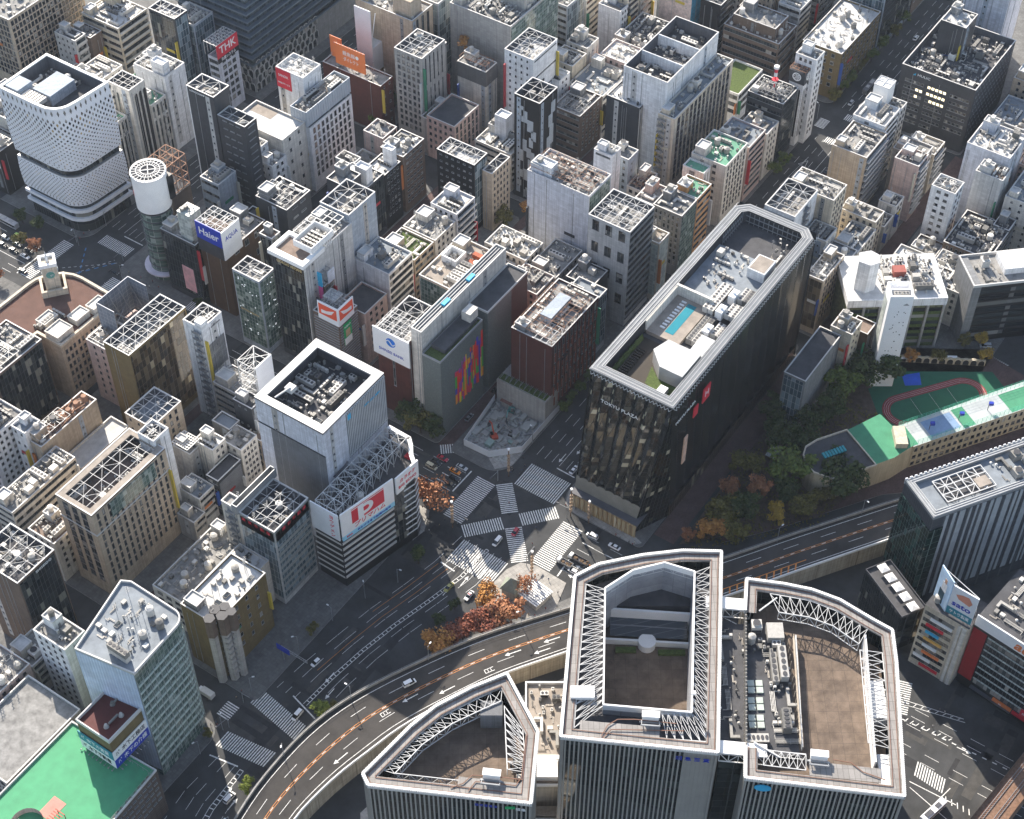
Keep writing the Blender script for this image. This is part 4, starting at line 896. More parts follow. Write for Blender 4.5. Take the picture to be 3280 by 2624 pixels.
# --- orange billboard on the brick block
r,a,d,h,zr=BL['a17']
o=sign('billboard',None,r,'L',9,h+1.5,17,11,M_orange,.3,-1.5); stext(o,'銀魚館●',2.5,M_white,'L',17,h+8.6,-1.2,9); stext(o,'ダイレクト',2.4,M_white,'L',17,h+5.4,-1.2,8.5)
b=MB()
for k in range(11): b.bar((1.2,9.5+k*1.6,h+12.5),(.2,9.5+k*1.6,h+13.3),.18)
for k in range(5): b.bar((1.8,10+k*3.8,h),(1.8,10+k*3.8,h+12.5),.2,1); b.bar((1.8,10+k*3.8,h+11),(6,10+k*3.8,h),.16,1)
b.build('sign_frame',[M_steel,M_gsteel],r)
b=MB(); b.box(6.,26.,h,6.3,32.7,h+11)
b.build('billboard',[M_orange],r)
r=tag(MB().box(0,0,14,.5,9,34).box(.5,8,14,9,8.5,26).bar((.5,1,14),(5,1,30),.3).bar((.5,5,14),(5,5,30),.3).box(0,0,0,9,9,14,).build('billboard',[M_sgrey],None,(489,407,14)),'blank white billboard turned away above the dark street at the top','billboard')
# --- b7 corner panel, b10 etc: stair towers
for i,(x,y,w_,d_,z0,z1,wk) in {'b10':(1.5,19,5,9,49,52.5,'W'),'b2':(2,2,8,10,46,53,'t'),'c7b':(1,1,4,6,32,39,'W'),'c7c':(7,1,3,5,30,37,'W'),'a11':(1,1,4,7,40,45,'W'),'a3':(12,14,6,7,28,40,'e'),'stp':(8,8,5,6,21,31,'W'),'b7':(14,2,12,14,50,58,'c'),'b19':(0,0,1,1,1,2,'W')}.items():
    if i in BL: 
        p=MB().box(x,y,z0-1.2,x+w_,y+d_,z1).ring([(x,y),(x+w_,y),(x+w_,y+d_),(x,y+d_)],[(x+.3,y+.3),(x+w_-.3,y+.3),(x+w_-.3,y+d_-.3),(x+.3,y+d_-.3)],z1,z1+.8).build('stair_tower',[WALL[wk]],BL[i][0])
r,a,d,h,zr=BL['b3']; MB().box(-.25,-.25,h-8,a+.25,d+.25,h-.4).build('louvre_band',[mat('louvre_grey',(.17,.17,.17),.6,panel=(.5,20,.12,(.08,.08,.08)))],r)
# b5 scattered panels
r,a,d,h,zr=BL['b5']; rr_=random.Random(4); mp_=mat('perforated_panel',(.5,.54,.56),.6,panel=(.35,.35,.08,(.3,.32,.34)))
for (y,z,w_,hh) in ((3,38,3,6),(6,42,3,6),(1.5,34,2.5,5),(8,45,2,5),(4,24,2.2,5),(6.2,27,2,6),(2.2,22,2,5.5),(8,21,2,6),(4,18,1.5,5),(3,30,2,5),(5,11,3,6),(7.6,12,2,4),(3,8,2,4),(8.8,7,2.4,3),(4,3,2.6,4),(6,1.5,1.5,4)): 
    b=MB(); fbox(b,'L',y,y+w_,z,z+hh,0,.1); b.build('facade_panel',[mp_],r)
for (x,z,w_,hh) in ((9,44,3,6),(7,38,3,6),(8,33,3,5),(6,26,3,7),(9,28,2,5),(3,20,1.6,5),(7,18,3,5),(10,15,2,6),(5,13,2,4)):
    b=MB(); fbox(b,'R',x,x+w_,z,z+hh,0,.1); b.build('facade_panel',[mp_],r)
# b12t open screen bays, b14 mast and sign tower
r,a,d,h,zr=BL['b12t']; MB().box(14,.4,47,14.4,d-.4,53.8).build('screen_wall',[WALL['W']],r); MB().box(28,.4,47,28.4,d-.4,53.8).build('screen_wall',[WALL['W']],r)
r=BL['b14'][0]; b=MB(); 
for k in range(6): b.cyl(6,8,34+k*2.,36+k*2.,.3 if k<4 else .8,8,k%2)
b.cyl(6,8,46,47.2,1.2,12,0); b.cyl(6,8,40,40.4,1.5,12,1); b.build('radio_mast',[M_white,M_red],r)
r=thing('sign_tower','narrow white arched tower with a dark circular emblem box beside the avenue crossing','tower',(568,228.6,0))
MB().box(0,0,0,6.5,7,34).build('wall',[WALL['W']],r)
m2=archmesh(1.,26,mats=[WALL['W'],M_black])
for k in range(3): put('arch_window',m2,r,(0,1.4+k*2.1,5),-math.pi/2)
for k in range(4): put('arch_window',m2,r,(1+k*1.5,0,5))
s=MB().box(-.4,-.4,34,6.9,7.4,40).build('sign_box',[WALL['d']],r); lattice(r,-.4,-.4,6.9,7.4,41,1.8,M_rust,True,.2,1,depth=1)
for f,al in (('L',3.5),('R',3.2)):
    text('源',3.2,M_white,s,fpt(f,al,37,.45),f); text('○',5.6,M_white,s,fpt(f,al,37.,.44),f)
r,a,d,h,zr=BL['b18']; text('HULIC',1.7,M_white,r,(-.06,24,h-3),'L',width=6); text('◢',2,M_cyan,r,(-.06,28.5,h-3),'L')
lit=emis('lit_window',(1.,.86,.55),.9); rr_=random.Random(2); wmu=winmesh(1.5,1.5,'s'); wml=wmu.copy(); wml.materials[1]=lit
for f in range(8):
    for k in range(15):
        L_on=f<3 and 3<=k<=9 and rr_.random()<.85
        if f*15+k<98: put('window',wml if L_on else wmu,r,(0,31.5-k*1.85-(k//5)*1.6,h-8-f*3.5),-math.pi/2)
# white cube sign tower at the avenue corner and curved tower beside it
r=thing('sign_tower','white cube sign box with a star shaped roof frame at the avenue corner','tower',(576,192.6,32)); MB().box(0,0,0,7,7,10).build('sign_box',[M_white],r); lattice(r,0,0,7,7,10.2,3.5,M_steel,True,.3,2)
r=tag(MB().cyl(0,0,0,31,3.4,16,0,mt=1).build('stair_tower',[WALL['n'],ROOF['g']],None,(573,200,0)),'round dark stair tower beside the white cube sign box','tower')
# San-ai like drum tower
r=thing('drum_tower','round white sign drum on a cylindrical glass tower at the avenue crossing','tower',(346,408,0))
b=MB().cyl(0,0,.15,36,6.4,40); b.build('glass_cylinder',[GCUR['g']],r)
for z in range(8,37,4): MB().cyl(0,0,z-.35,z,6.7,40).build('ring_ledge',[M_dsteel],r)
d_=MB().cyl(0,0,37,53.4,7.1,48,0,bottom=True); d_.cyl(0,0,53.4,54,7.3,48,0); d_=d_.build('sign_drum',[M_white],r)
b=MB(); 
for k in range(24):
    t_=2*math.pi*k/24; b.bar((3*math.cos(t_),3*math.sin(t_),54.4),(7*math.cos(t_),7*math.sin(t_),54.4),.2)
    t2=2*math.pi*(k+1)/24; 
    for q in (3,4.8,7): b.bar((q*math.cos(t_),q*math.sin(t_),54.5),(q*math.cos(t2),q*math.sin(t2),54.5),.25)
b.bar((-2.1,-2.1,54.4),(2.1,2.1,54.4),.3); b.bar((-2.1,2.1,54.4),(2.1,-2.1,54.4),.3); b.build('roof_frame',[M_steel],r); MB().cyl(0,0,54,54.05,6.6,40).build('roof',[ROOF['d']],r)
for k,ch in enumerate('RICOH'):
    t_=R_(141-(4-k)*12); text(ch,2.6,M_red,d_,(7.16*math.cos(t_),7.16*math.sin(t_),44),'R',rz=t_+math.pi/2)
MB().cyl(0,0,4.4,5.,9.,40).build('canopy',[mat('canopy_lilac',(.62,.58,.66),.6)],r)
b=MB().box(-7.4,-3.6,37,-6.7,-1.4,53); b=MB(); 
for z in (48,51.5): b.box(3.2,-7.,z-8,6,-4.2,z)
b.build('drum_opening',[M_black],r)
r=thing('frame_tower','rusty brown steel lattice tower behind the round white drum','tower',(358,410.5,0))
MB().box(0,0,.15,11,10.5,30).build('wall',[WALL['n']],r); MB().q([(0,0,30.02),(11,0,30.02),(11,10.5,30.02),(0,10.5,30.02)]).build('roof',[ROOF['d']],r); b=MB()
for z in (31,36,41,46):
    for q in ((0,0,11,0),(11,0,11,10.5),(11,10.5,0,10.5),(0,10.5,0,0)): b.bar((q[0],q[1],z),(q[2],q[3],z),.3)
for x in (0,3.7,7.3,11):
    for y in (0,10.5): b.bar((x,y,30),(x,y,46),.25); 
for y in (3.5,7):
    for x in (0,11): b.bar((x,y,30),(x,y,46),.25)
for z in (31,36,41):
    for k in range(3): b.bar((k*3.67,0,z),(k*3.67+3.67,0,z+5),.15); b.bar((0,k*3.5,z),(0,k*3.5+3.5,z+5),.15)
for x in range(4):
    b.bar((x*3.67,0,46),(x*3.67,10.5,46),.25)
for y in range(4): b.bar((0,y*3.5,46),(11,y*3.5,46),.25)
for x in range(3):
    for y in range(3):
        if (x,y)!=(1,1): b.bar((x*3.67,y*3.5,46),(x*3.67+3.67,y*3.5+3.5,46),.15)
b.build('steel_frame',[M_rust],r)
bld('c2',339,353,381,399.5,33,'d','Cd','Cd','gf','black glass building with a tall pink poster beside the round drum tower')
r=BL['c2'][0]; MB().box(1.5,2,20,8,8.5,46).build('glass_box',[GCUR['w']],r); clutter(r,1.6,2.1,7.9,8.4,46,3,2); o=sign('poster',None,r,'L',3.5,5,6,13,mat('poster_pink',(.75,.42,.44),.5,var=.35,scale=.2),.25)
# Haier / AQUA billboard
r,a,d,h,zr=BL['c5']; 
o=sign('billboard','blue billboard with white lettering',r,'L',-.4,39,13,8.5,M_blue,.4,1.6); stext(o,'Haier',5.,M_white,'L',6,43.3,2.,10.2,bold=.05)
sign('billboard','dark blank panel under the blue billboard',r,'L',-.4,32.5,13,6.4,WALL['d'],.4,1.6)
o=sign('billboard','white billboard with dark blue lettering',r,'R',-2,33,10.5,14.5,M_white,.4,.8); stext(o,'AQUA',3,M_blue,'R',3.2,43,1.2,7.2)
lattice(r,-1.5,-.6,9,12.4,47.3,2.4,M_steel,True,.18,3,depth=12)
MB().box(1,2,h,6,11,h+10).build('penthouse',[WALL['n']],r)
# Armani-like pair
bld('c8',336.6,348,320.8,337,56,'d','Cd','B','bq','dark glass tower front with a wide white roof edge and gold lettering')
r=BL['c8'][0]; MB().ring([(-1.4,-.6),(11.6,-.6),(11.6,16.6),(-1.4,16.6)],[(1,1.4),(10,1.4),(10,15),(1,15)],54.2,56.2).build('roof_edge',[M_white],r); text('GIORGIO ARMANI',2.1,mat('gold_letter',(.55,.42,.2),.4),r,(-.2,7.5,51.5),'L',width=12)
MB().box(-.02,-.02,0,11.4,.6,54).build('side_wall',[WALL['g']],r)
bld('c8m',348.2,366,321.2,336.6,55,'g','B','B','gx','pale grey slab with white louvred plant in the middle of the dark glass tower')
bld('c8b',366.2,383,322.5,336.6,58,'B','B','B','gw4','tall blank blue grey slab closing the back of the dark glass tower')
r=BL['c8m'][0]; b=MB()
for k in range(12): b.box(-6+k*1.,-.2,54,-5.7+k*1.,.1,59)
b.ring([(-6,0),(7,0),(7,9),(-6,9)],[(-5.7,.3),(6.7,.3),(6.7,8.7),(-5.7,8.7)],56.5,59.5); b.build('plant_screen',[M_white],r); clutter(r,-5,.6,6,8,57,31,1.6)
lattice(r,7.5,3,17,14,57,3,M_steel,False,.3,4,depth=2)
r=BL['c9'][0]; rr_=random.Random(3); b=MB()
for k in range(20):
    y,z=rr_.uniform(1,12),rr_.uniform(8,37); fbox(b,'L',y,y+.5,z,z+.35,.1,.16)
    x,z=rr_.uniform(1,8),rr_.uniform(8,37); fbox(b,'R',x,x+.5,z,z+.35,.1,.16)
b.build('facade_light',[emis('white_light',(.9,.95,1),.35)],r)
text('BOTTEGA VENETA',1.1,mat('gold_letter',(.55,.42,.2),.4),r,(-.2,7,20),'L',width=9)
# blue & pink, orange billboards
r,a,d,h,zr=BL['c11']
o=sign('billboard','blue billboard with white lettering',r,'L',.3,h,9.4,7,M_cyan,.4,.5); stext(o,'銀魚館',2.2,M_white,'L',5,h+4.6,.9,5.4); stext(o,'ダイレクト',1.9,M_white,'L',5,h+2.2,.9,6)
o=sign('billboard','pink billboard with white lettering',r,'L',.3,h-6.6,9.4,6.5,M_pink,.4,.5); stext(o,'銀魚館',2.2,M_white,'L',5,h-2.3,.9,5.4); stext(o,'ダイレクト',1.9,M_white,'L',5,h-4.6,.9,6)
lattice(r,0,.3,4.5,9.6,h+6,2.2,M_gsteel,True,.16,3,depth=6); b=MB(); fbox(b,'R',2,6,h,h+6,.2,.5); b.build('billboard',[WALL['l']],r)
r,a,d,h,zr=BL['c12']
def hands(o,f,al,z,pr):
    rr=random.Random(9); b=MB()
    for k in range(5):
        P=[fpt(f,al-3.2+.6*k*.5,z+1.6-k*.5,pr+.05),fpt(f,al-1.5+k*.25,z+.8-k*.45,pr+.05),fpt(f,al+.6,z-.1-k*.28,pr+.05),fpt(f,al+3,z-.2-k*.35,pr+.05)]; b.path(P,.22)
    b.build('emblem',[M_white],o)
for f,w_ in (('L',8.6),('R',8.)):
    sign('billboard_surround',None,r,f,-.6,h-1.5,w_+1.2,9,M_sgrey,.35,.4); o=sign('billboard','orange red billboard with white line drawing',r,f,0,h+1.2,w_,5.4,mat('sign_vermilion',(.7,.1,.045),.5,var=.05),.1,.75); hands(o,f,w_/2,h+4,.85)
lattice(r,0,0,8,8,h+7,2.2,M_gsteel,True,.16,3,depth=6)
o=sign('banner','green banner with white lettering',r,'R',2.,h-14,4.6,11,M_grn,.15,.3); stext(o,'RIZAP',1.1,M_white,'R',4.3,h-4.8,.45,3.6); sign('banner_foot',None,o,'R',2.1,h-13.9,4.4,3.4,M_white,.05,.45); sign('banner_picture',None,o,'R',3.,h-10,2.6,3.6,mat('banner_tan',(.5,.36,.22),.6,var=.3),.05,.45)
r=BL['c15'][0]
for k in range(4): put('chiller_unit',PR['bank'],r,(5+k*3.,5,40),math.pi/2)
MB().box(14,3,40.05,19,8,40.4).box(20,4,40.05,22,8,42).build('roof_patch',[mat('rusty_red_paint',(.36,.1,.05),.8,var=.3)],r)
MB().ring([(12,10),(19,10),(19,17),(12,17)],[(12.6,10.6),(18.4,10.6),(18.4,16.4),(12.6,16.4)],40,43).build('plant_screen',[M_white],r)
# --- Hermes-like glass block with coloured stripes, white slab, bank billboard
M_gb=glass('glass_block',[(0,(.15,.18,.17)),(.5,(.17,.2,.19)),(.85,(.2,.23,.21))],rough=.2,panel=(.45,.45,.05),frame=(.1,.11,.11),byobj=False)
r=thing('glass_block_house','grey glass block building with rainbow coloured stripes on its side','building',(335.6,257.8,0))
MB().box(0,0,.15,27,8.4,40).build('wall',[M_gb],r); MB().q([(0,0,40.03),(27,0,40.03),(27,8.4,40.03),(0,8.4,40.03)]).build('roof',[ROOF['l']],r)
MB().box(5,1.5,40,26,7.6,41.8).build('penthouse',[ROOF['d']],r); MB().box(22,2,41.8,27,6,46).build('stair_tower',[WALL['w']],r)
MB().ring([(-.05,-.05),(27.05,-.05),(27.05,8.45),(-.05,8.45)],[(.3,.3),(26.7,.3),(26.7,8.1),(.3,8.1)],40,40.9).build('parapet',[M_gsteel],r)
rr_=random.Random(11); cols=[(.75,.04,.02),(.9,.65,.02),(.06,.4,.06),(.06,.05,.45),(.62,.03,.08),(.35,.05,.36),(.85,.32,.02)]; ms=[mat('stripe_%d'%k,c,.35,var=.15) for k,c in enumerate(cols)]
b=MB(); x=8.6; k=0
while x<26.6:
    w_=rr_.choice([.4,.6,.8,1.2]); t_=(x-8.6)/18; lo=8+6*rr_.random()*.4+t_*2; hi=26+t_*8+rr_.uniform(-2.5,2.5); c0=rr_.randrange(7); z=lo
    while z<hi:
        z2=min(hi,z+rr_.uniform(2,9)); b.box(x,-.07,z,x+w_,-.01,z2,c0); z=z2; c0=rr_.choice([0,0,4,3,5,1,6,2]) 
    x+=w_
b.build('stripe_artwork',ms,r)
r=thing('glass_block_house','plain grey glass block annex with a dark flat roof and a red brown end','building',(366,257.8,0))
MB().box(0,0,.15,16,9,41).build('wall',[M_gb],r); MB().box(16,0,.15,27,9,41).build('brick_end',[WALL['r']],r); MB().q([(0,0,41.02),(27,0,41.02),(27,9,41.02),(0,9,41.02)]).build('roof',[ROOF['d']],r)
MB().ring([(-.05,-.05),(27.05,-.05),(27.05,9.05),(-.05,9.05)],[(.3,.3),(26.7,.3),(26.7,8.7),(.3,8.7)],41,41.9).build('parapet',[M_cope],r)
bld('hw',337,392,267.1,271.8,50,'w','B','B','gq','long thin white slab wall with a rail track roof rising between bank and glass block','wall','slab_building')
r=BL['hw'][0]; b=MB()
for y in (1,2.2,3.4): b.box(1,y,49.1,54,y+.3,49.5)
b.build('roof_rail',[M_gsteel],r); b=MB().box(16,1,49.5,20,2.6,50.4).box(32,1,49.5,36,2.6,50.4); b.build('skylight',[M_cyan],r)
bld('shin',335.4,356,272.2,287,43,'r','P8,1,26,40','B','gw6','bank building with a big white billboard over dark red brick','building')
r,a,d,h,zr=BL['shin']; o=sign('billboard',None,r,'L',-1,h-12.5,d+2,13.6,M_white,.5,.6); stext(o,'SHINSEI BANK',2.,M_blue,'L',d/2,h-8.8,1.1,11.5)
b=MB(); P=[(2.2*math.cos(t*.2),2.2*math.sin(t*.2)) for t in range(32)]; b.q([fpt('L',d/2-x,h-3.4+z,1.13) for x,z in P]); Q=[(-2+t*.25,.4+.9*math.sin(t*.4)) for t in range(17)]; b.build('emblem',[mat('emblem_blue',(.02,.18,.6),.4)],o)
b=MB(); b.path([fpt('L',d/2-x,h-3.4+z-.4,1.2) for x,z in Q],.35); b.build('emblem_line',[M_white],o)
lattice(r,-.5,0,a*.55,d,h+1.,2.2,M_steel,True,.16,3,depth=1.6)
# --- dark red-brown neighbour podium
r=thing('terrace_podium','low podium with a planted trellis roof in front of the square red brown building','podium',(362.5,229,0)); MB().box(-.5,-.3,.15,9,22,13).build('wall',[WALL['c']],r)
b=MB(); 
for k in range(10): b.bar((0,1+k*2.2,13.8),(9,1.5+k*2.2,13.8),.2)
for k in range(9): b.bar((0,1+k*2.2,13.8),(9,3.4+k*2.2,13.8),.12)
b.build('trellis',[M_gsteel],r); MB().box(.2,.2,13,3,21.6,13.5).build('planter',[ROOF['l']],r)
r,a,d,h,zr=BL['rb']; lattice(r,0,0,10,8,h+.3,2.5,M_steel,True,.22,5); b=MB().box(10,7,h-1,24,12,h+2.5); b.build('penthouse',[WALL['B']],r)
b=MB()
for k in range(11):
    for z in range(6,36,6): b.box(1.4+k*2.9+(z%4)*.3,-.3,z,2.+k*2.9+(z%4)*.3,-.02,z+4.5)
b.build('facade_panel',[mat('rust_panel',(.24,.08,.05),.7,var=.3)],r)
# --- white and grey box building behind the red lettered corner
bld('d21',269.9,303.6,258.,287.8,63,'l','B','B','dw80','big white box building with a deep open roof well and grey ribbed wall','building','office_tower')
r,a,d,h,zr=BL['d21']; b=MB(); fbox(b,'L',0,24,14,h-12,0,.15); b.build('ribbed_wall',[mat('ribbed_grey',(.2,.21,.225),.55,panel=(.5,60,.14,(.1,.105,.115)))],r); b=MB(); fbox(b,'L',0,d,h-12.4,h-12,0,.3); b.build('shadow_gap',[WALL['d']],r)
MB().ring([(0,0),(a,0),(a,d),(0,d)],[(3,3),(a-3,3),(a-3,d-3),(3,d-3)],h-.9,h-.1).build('roof_walkway',[M_gsteel],r)
b=MB(); fbox(b,'R',12,a,h-24,h-1.5,0,.3); b.build('fin_screen',[mat('fin_grey',(.14,.15,.16),.5,panel=(.9,40,.25,(.4,.42,.44)))],r)
b=MB()
for z in range(8,40,3): 
    fbox(b,'R',2.5,9.5,z,z+.2,.0,2.); b.bar(fpt('R',3,z,1.6),fpt('R',9,z+3,1.6),.8,0,.15)
b.build('fire_escape',[M_dsteel],r); o=sign('emblem_panel',None,r,'R',12.6,h-5,1.6,2.6,M_cyan,.1,.35)
text('不二家',1.,M_cyan,r,(26,-.4,h-6),'R',width=9)
b=MB()
for k in range(3): b.cyl(8+k*4,12,zr,zr+1.,.4,8)
b.bar((4,24,h-.5),(9,21,h+2),.5); b.box(8,20,h-.2,11,23,h+1.6); b.build('window_crane',[M_steel],r)
# red lettering building
r,a,d,h,zr=BL['d22']
for k,ch in enumerate('東京不動産'): text(ch,1.9,M_red,r,(-.15,d-1.9-k*2.7,h-2.6),'L')
for k,ch in enumerate('東京不動産'): text(ch,1.9,M_red,r,(4.6+k*2.7,-.15,h-2.6),'R')
b=MB(); fbox(b,'L',.2,d-.2,h-6,h-.3,0,.1); fbox(b,'R',.2,a-.2,h-6,h-.3,0,.1); b.build('upper_cladding',[mat('grey_cladding',(.27,.29,.28),.5,panel=(2.4,.5,.06,(.15,.16,.16)))],r)
b=MB()
for k in range(9):
    z=h-11-k*3.4; fbox(b,'R',.2,a-.2,z,z+1.5,.1,.18); 
b.build('spandrel',[mat('grey_cladding',(.27,.29,.28))],r)
b=MB(); b.ring([(-.6,d),(a+2,d),(a+2,d+2.5),(-.6,d+2.5)],[(-.3,d+.3),(a+1.7,d+.3),(a+1.7,d+2.2),(-.3,d+2.2)],h-1,h+3.2); b.build('roof_girder',[M_gsteel],r)
# --- curved corner building with the ham billboard
PR_=[(258.6,244.6),(281.5,239.6),(286,238.4),(291,237.2),(294,238.3),(296.5,241.5),(300,244.2),(302.6,247),(302.9,256.6),(259,256.6)]
r=thing('corner_building','curved corner building with a huge white ham billboard and dark striped floors','building',(258.6,244.6,0)); LP=[(x-258.6,y-244.6) for x,y in PR_]
MB().prism(LP,.15,32,0,mt=1).build('wall',[WALL['k'],ROOF['d']],r)
for k in range(8):
    z=5.+k*3.15; b=MB(); Q=inset(LP[:2]+[LP[1]],0); 
    for p,q in zip(LP[:1]+LP[1:2],LP[1:2]): 
        p=Vector(p);q=Vector(q);d_=(q-p).normalized();n=Vector((d_.y,-d_.x))*.35; b.q([(*(p+n),z),(*(q+n),z),(*(q+n),z+1.05),(*(p+n),z+1.05)]); b.q([(*p,z+1.05),(*(p+n),z+1.05),(*(q+n),z+1.05),(*q,z+1.05)]); b.q([(*p,z),(*(p+n),z),(*(q+n),z),(*q,z)])
    b.q([(-.35,0,z),(-.35,12,z),(-.35,12,z+1.05),(-.35,0,z+1.05)]); b.build('floor_band',[M_cope],r)
b=MB()
for k in range(9):
    z=5.+k*3.1
    for p,q in zip(LP[2:8],LP[3:8]):
        p=Vector(p);q=Vector(q);d_=(q-p).normalized();n=Vector((d_.y,-d_.x))*.4; b.q([(*(p+n),z),(*(q+n),z),(*q,z+.5),(*p,z+.5)])
b.build('ring_ledge',[M_steel],r); b=MB(); 
for p,q in zip(LP[1:8],LP[2:8]): b.q([(*p,4),(*q,4),(*q,31.5),(*p,31.5)])
c=MB(); 
for p,q in zip(LP[1:8],LP[2:8]):
    d_=(Vector(q)-Vector(p)).normalized();n=Vector((d_.y,-d_.x))*.12; c.q([(*(Vector(p)+n),4),(*(Vector(q)+n),4),(*(Vector(q)+n),31.5),(*(Vector(p)+n),31.5)])
c.build('curtain_wall',[GCUR['d']],r)
ang=math.atan2(LP[1][1],LP[1][0]); bb=MB().box(0,-.9,29,23.4,-.4,41).build('billboard',[M_white],r,(0,0,0),ang)
sk_=MB().box(.1,-.95,26.6,23.4,-.4,29).build('billboard',[M_sky],r,(0,0,0),ang); sk_['label']='pale blue strip with anniversary lettering'; bb['label']='white ham billboard with a red letter emblem'
pb=MB().box(4.6,-.98,32.6,19,-.88,39.2,0).box(4.6,-.98,39.7,19,-.88,40.,0)
pb.box(7.4,-1.02,32.5,9.8,-.9,39.3,1); ar=lambda q,y,m: pb.q([(9.79,y,36.4+q)]+[(11+q*1.15*math.cos(R_(90-k*15)),y,36.4+q*math.sin(R_(90-k*15))) for k in range(13)]+[(9.79,y,36.4-q)],m)
ar(2.7,-1.03,1); ar(1.1,-1.06,0); pb.build('emblem',[M_red,M_white],bb); text('プリマハム',2.7,M_red,bb,(12.2,-.95,30.8),'R',width=13.5,italic=.2); text('90th',1.5,M_red,sk_,(3,-1.,27.8),'R'); text('おかげさまで創業90周年',1.2,M_blue,sk_,(14,-1.,27.8),'R',width=15)
lb=MB().box(-.8,0,26.8,-.4,12,40.6).build('billboard',[M_sgrey],r); lb['label']='grey side billboard with upright red lettering'
for k,ch in enumerate('ヨウゲメン'): text(ch,2.1,M_red,lb,(-.84,2.8,38-k*2.4),'L')
p,q=Vector(LP[1]),Vector(LP[4]); a2=math.atan2((q-p).y,(q-p).x); eb=MB().box(1.2,-.9,31,(q-p).length,-.3,39.6).build('billboard',[M_white],r,(*p,0),a2); eb['label']='white karaoke billboard with red lettering'
text('カラオケ',2.2,M_red,eb,(6.8,-.95,36.6),'R',width=8,italic=.2); text('BIG ECHO',1.8,M_red,eb,(6.8,-.95,33.8),'R',width=9,bold=.03)
b=MB(); CV=[Vector(x) for x in LP[4:9]]
for p,q in zip(CV,CV[1:]):
    n=Vector(((q-p).y,-(q-p).x)).normalized()*.5; b.q([(*p,37.6),(*q,37.6),(*(q-n*3),37.6),(*(p-n*3),37.6)]); b.q([(*(p),34),(*(q),34),(*q,37.6),(*p,37.6)])
b.build('curved_cornice',[M_white],r); b=MB(); p=Vector(LP[6]); b.box(38.6,-.6,22,40.6,1.6,33); b.build('banner',[M_red],r)
b=MB(); rr_=random.Random(5)
for x in range(1,44,4):
    for y in (2,6,11): b.bar((x,y,32),(x,y,40),.22)
    b.bar((x,2,40),(x,11,40),.22); b.bar((x,2,33),(x,11,40),.16); b.bar((x,11,33),(x,2,40),.16); 
    if x<40:
        for y in (2,6,11): b.bar((x,y,40),(x+4,y,40),.2); b.bar((x,y,33),(x+4,y,40),.14); b.bar((x+4,y,33),(x,y,40),.14)
        b.bar((x,2,40),(x+4,6,40),.14); b.bar((x,11,40),(x+4,6,40),.14)
b.build('sign_frame',[M_steel],r); clutter(r,2,1,40,11,32,6,.5)
# --- bronze tile building with a bundle of concrete shafts
bld('d27',205.6,231,254.9,270,31,'y','B','P5,1.2,2,5','wf','golden brown tiled building with a bundle of concrete shafts at its corner')
r=BL['d27'][0]
for x,y,q in ((-1.5,.5,1.7),(1.6,-2.2,1.7),(2.2,1.4,1.7),(4.6,-3.6,1.5),(5,-.6,1.5)):
    b=MB().cyl(x,y,.15,28,q,6,0).cyl(x,y,27,36,q+.3,6,1,mt=2); b.build('concrete_shaft',[WALL['c'],WALL['n'],M_eqd],r)
b=MB()
for z in range(4,26,3): b.box(.2,-4.2,z,4.4,-1,z+.4)
b.build('stair_landing',[M_conc],r)
# --- curved glass block lower left
P=[(165.4,247)]+[(185.2+4.6*math.cos(R_(-85+k*15)),252.6+4.6*math.sin(R_(-85+k*15))) for k in range(7)]+[(190.2,271),(188.6,274),(162,267.8)]; LQ=[(x-165.4,y-247) for x,y in P]
r=thing('office_tower','rounded pale green glass office block with white striped floors at the lower left','building',(165.4,247,0))
MB().prism(LQ,.15,59,0).build('wall',[GCUR['g']],r); I=inset(LQ,.4)
MB().q([(*p,59.03) for p in LQ]).build('roof',[ROOF['B']],r); MB().ring(inset(LQ,-.1),inset(LQ,.35),58.8,60).build('parapet',[M_cope],r)
for k in range(13):
    z=6.5+k*3.75; b=MB()
    for p,q in zip(LQ[:8],LQ[1:8]):
        p=Vector(p);q=Vector(q);d_=(q-p).normalized();n=Vector((d_.y,-d_.x))*.25; b.q([(*(p+n),z),(*(q+n),z),(*(q+n),z+.9),(*(p+n),z+.9)]); b.q([(*p,z+.9),(*(p+n),z+.9),(*(q+n),z+.9),(*q,z+.9)])
    b.build('floor_band',[mat('floor_band_glass',(.46,.54,.51),.3)],r)
b=MB()
for i_,(p,q) in enumerate(zip(LQ[:8],LQ[1:8])):
    p=Vector(p);q=Vector(q);d_=(q-p);L_=d_.length;d_=d_/L_;n=Vector((d_.y,-d_.x))*.3
    for k in range(int(L_/2.4)+1): c_=p+d_*k*2.4; b.bar((*(c_+n),4),(*(c_+n),55.),.16)
b.build('mullion',[mat('mullion_grey',(.3,.34,.32),.5)],r)
p,q=Vector(LQ[-1]),Vector(LQ[0]); b=MB(); b.q([(*(p*1.0+Vector((-.2,0))),4),(*(q+Vector((-.2,0))),4),(*(q+Vector((-.2,0))),59),(*(p+Vector((-.2,0))),59)]); b.build('ribbed_wall',[mat('ribbed_blue_white',(.55,.63,.74),.5,panel=(.9,80,.25,(.44,.52,.66)))],r)
clutter(r,3,3,22,22,59.03,41,.7); put('chiller_unit',PR['bank'],r,(2.5,8,59.03),math.pi/2); put('chiller_unit',PR['bank'],r,(2.5,8,61.2),math.pi/2)
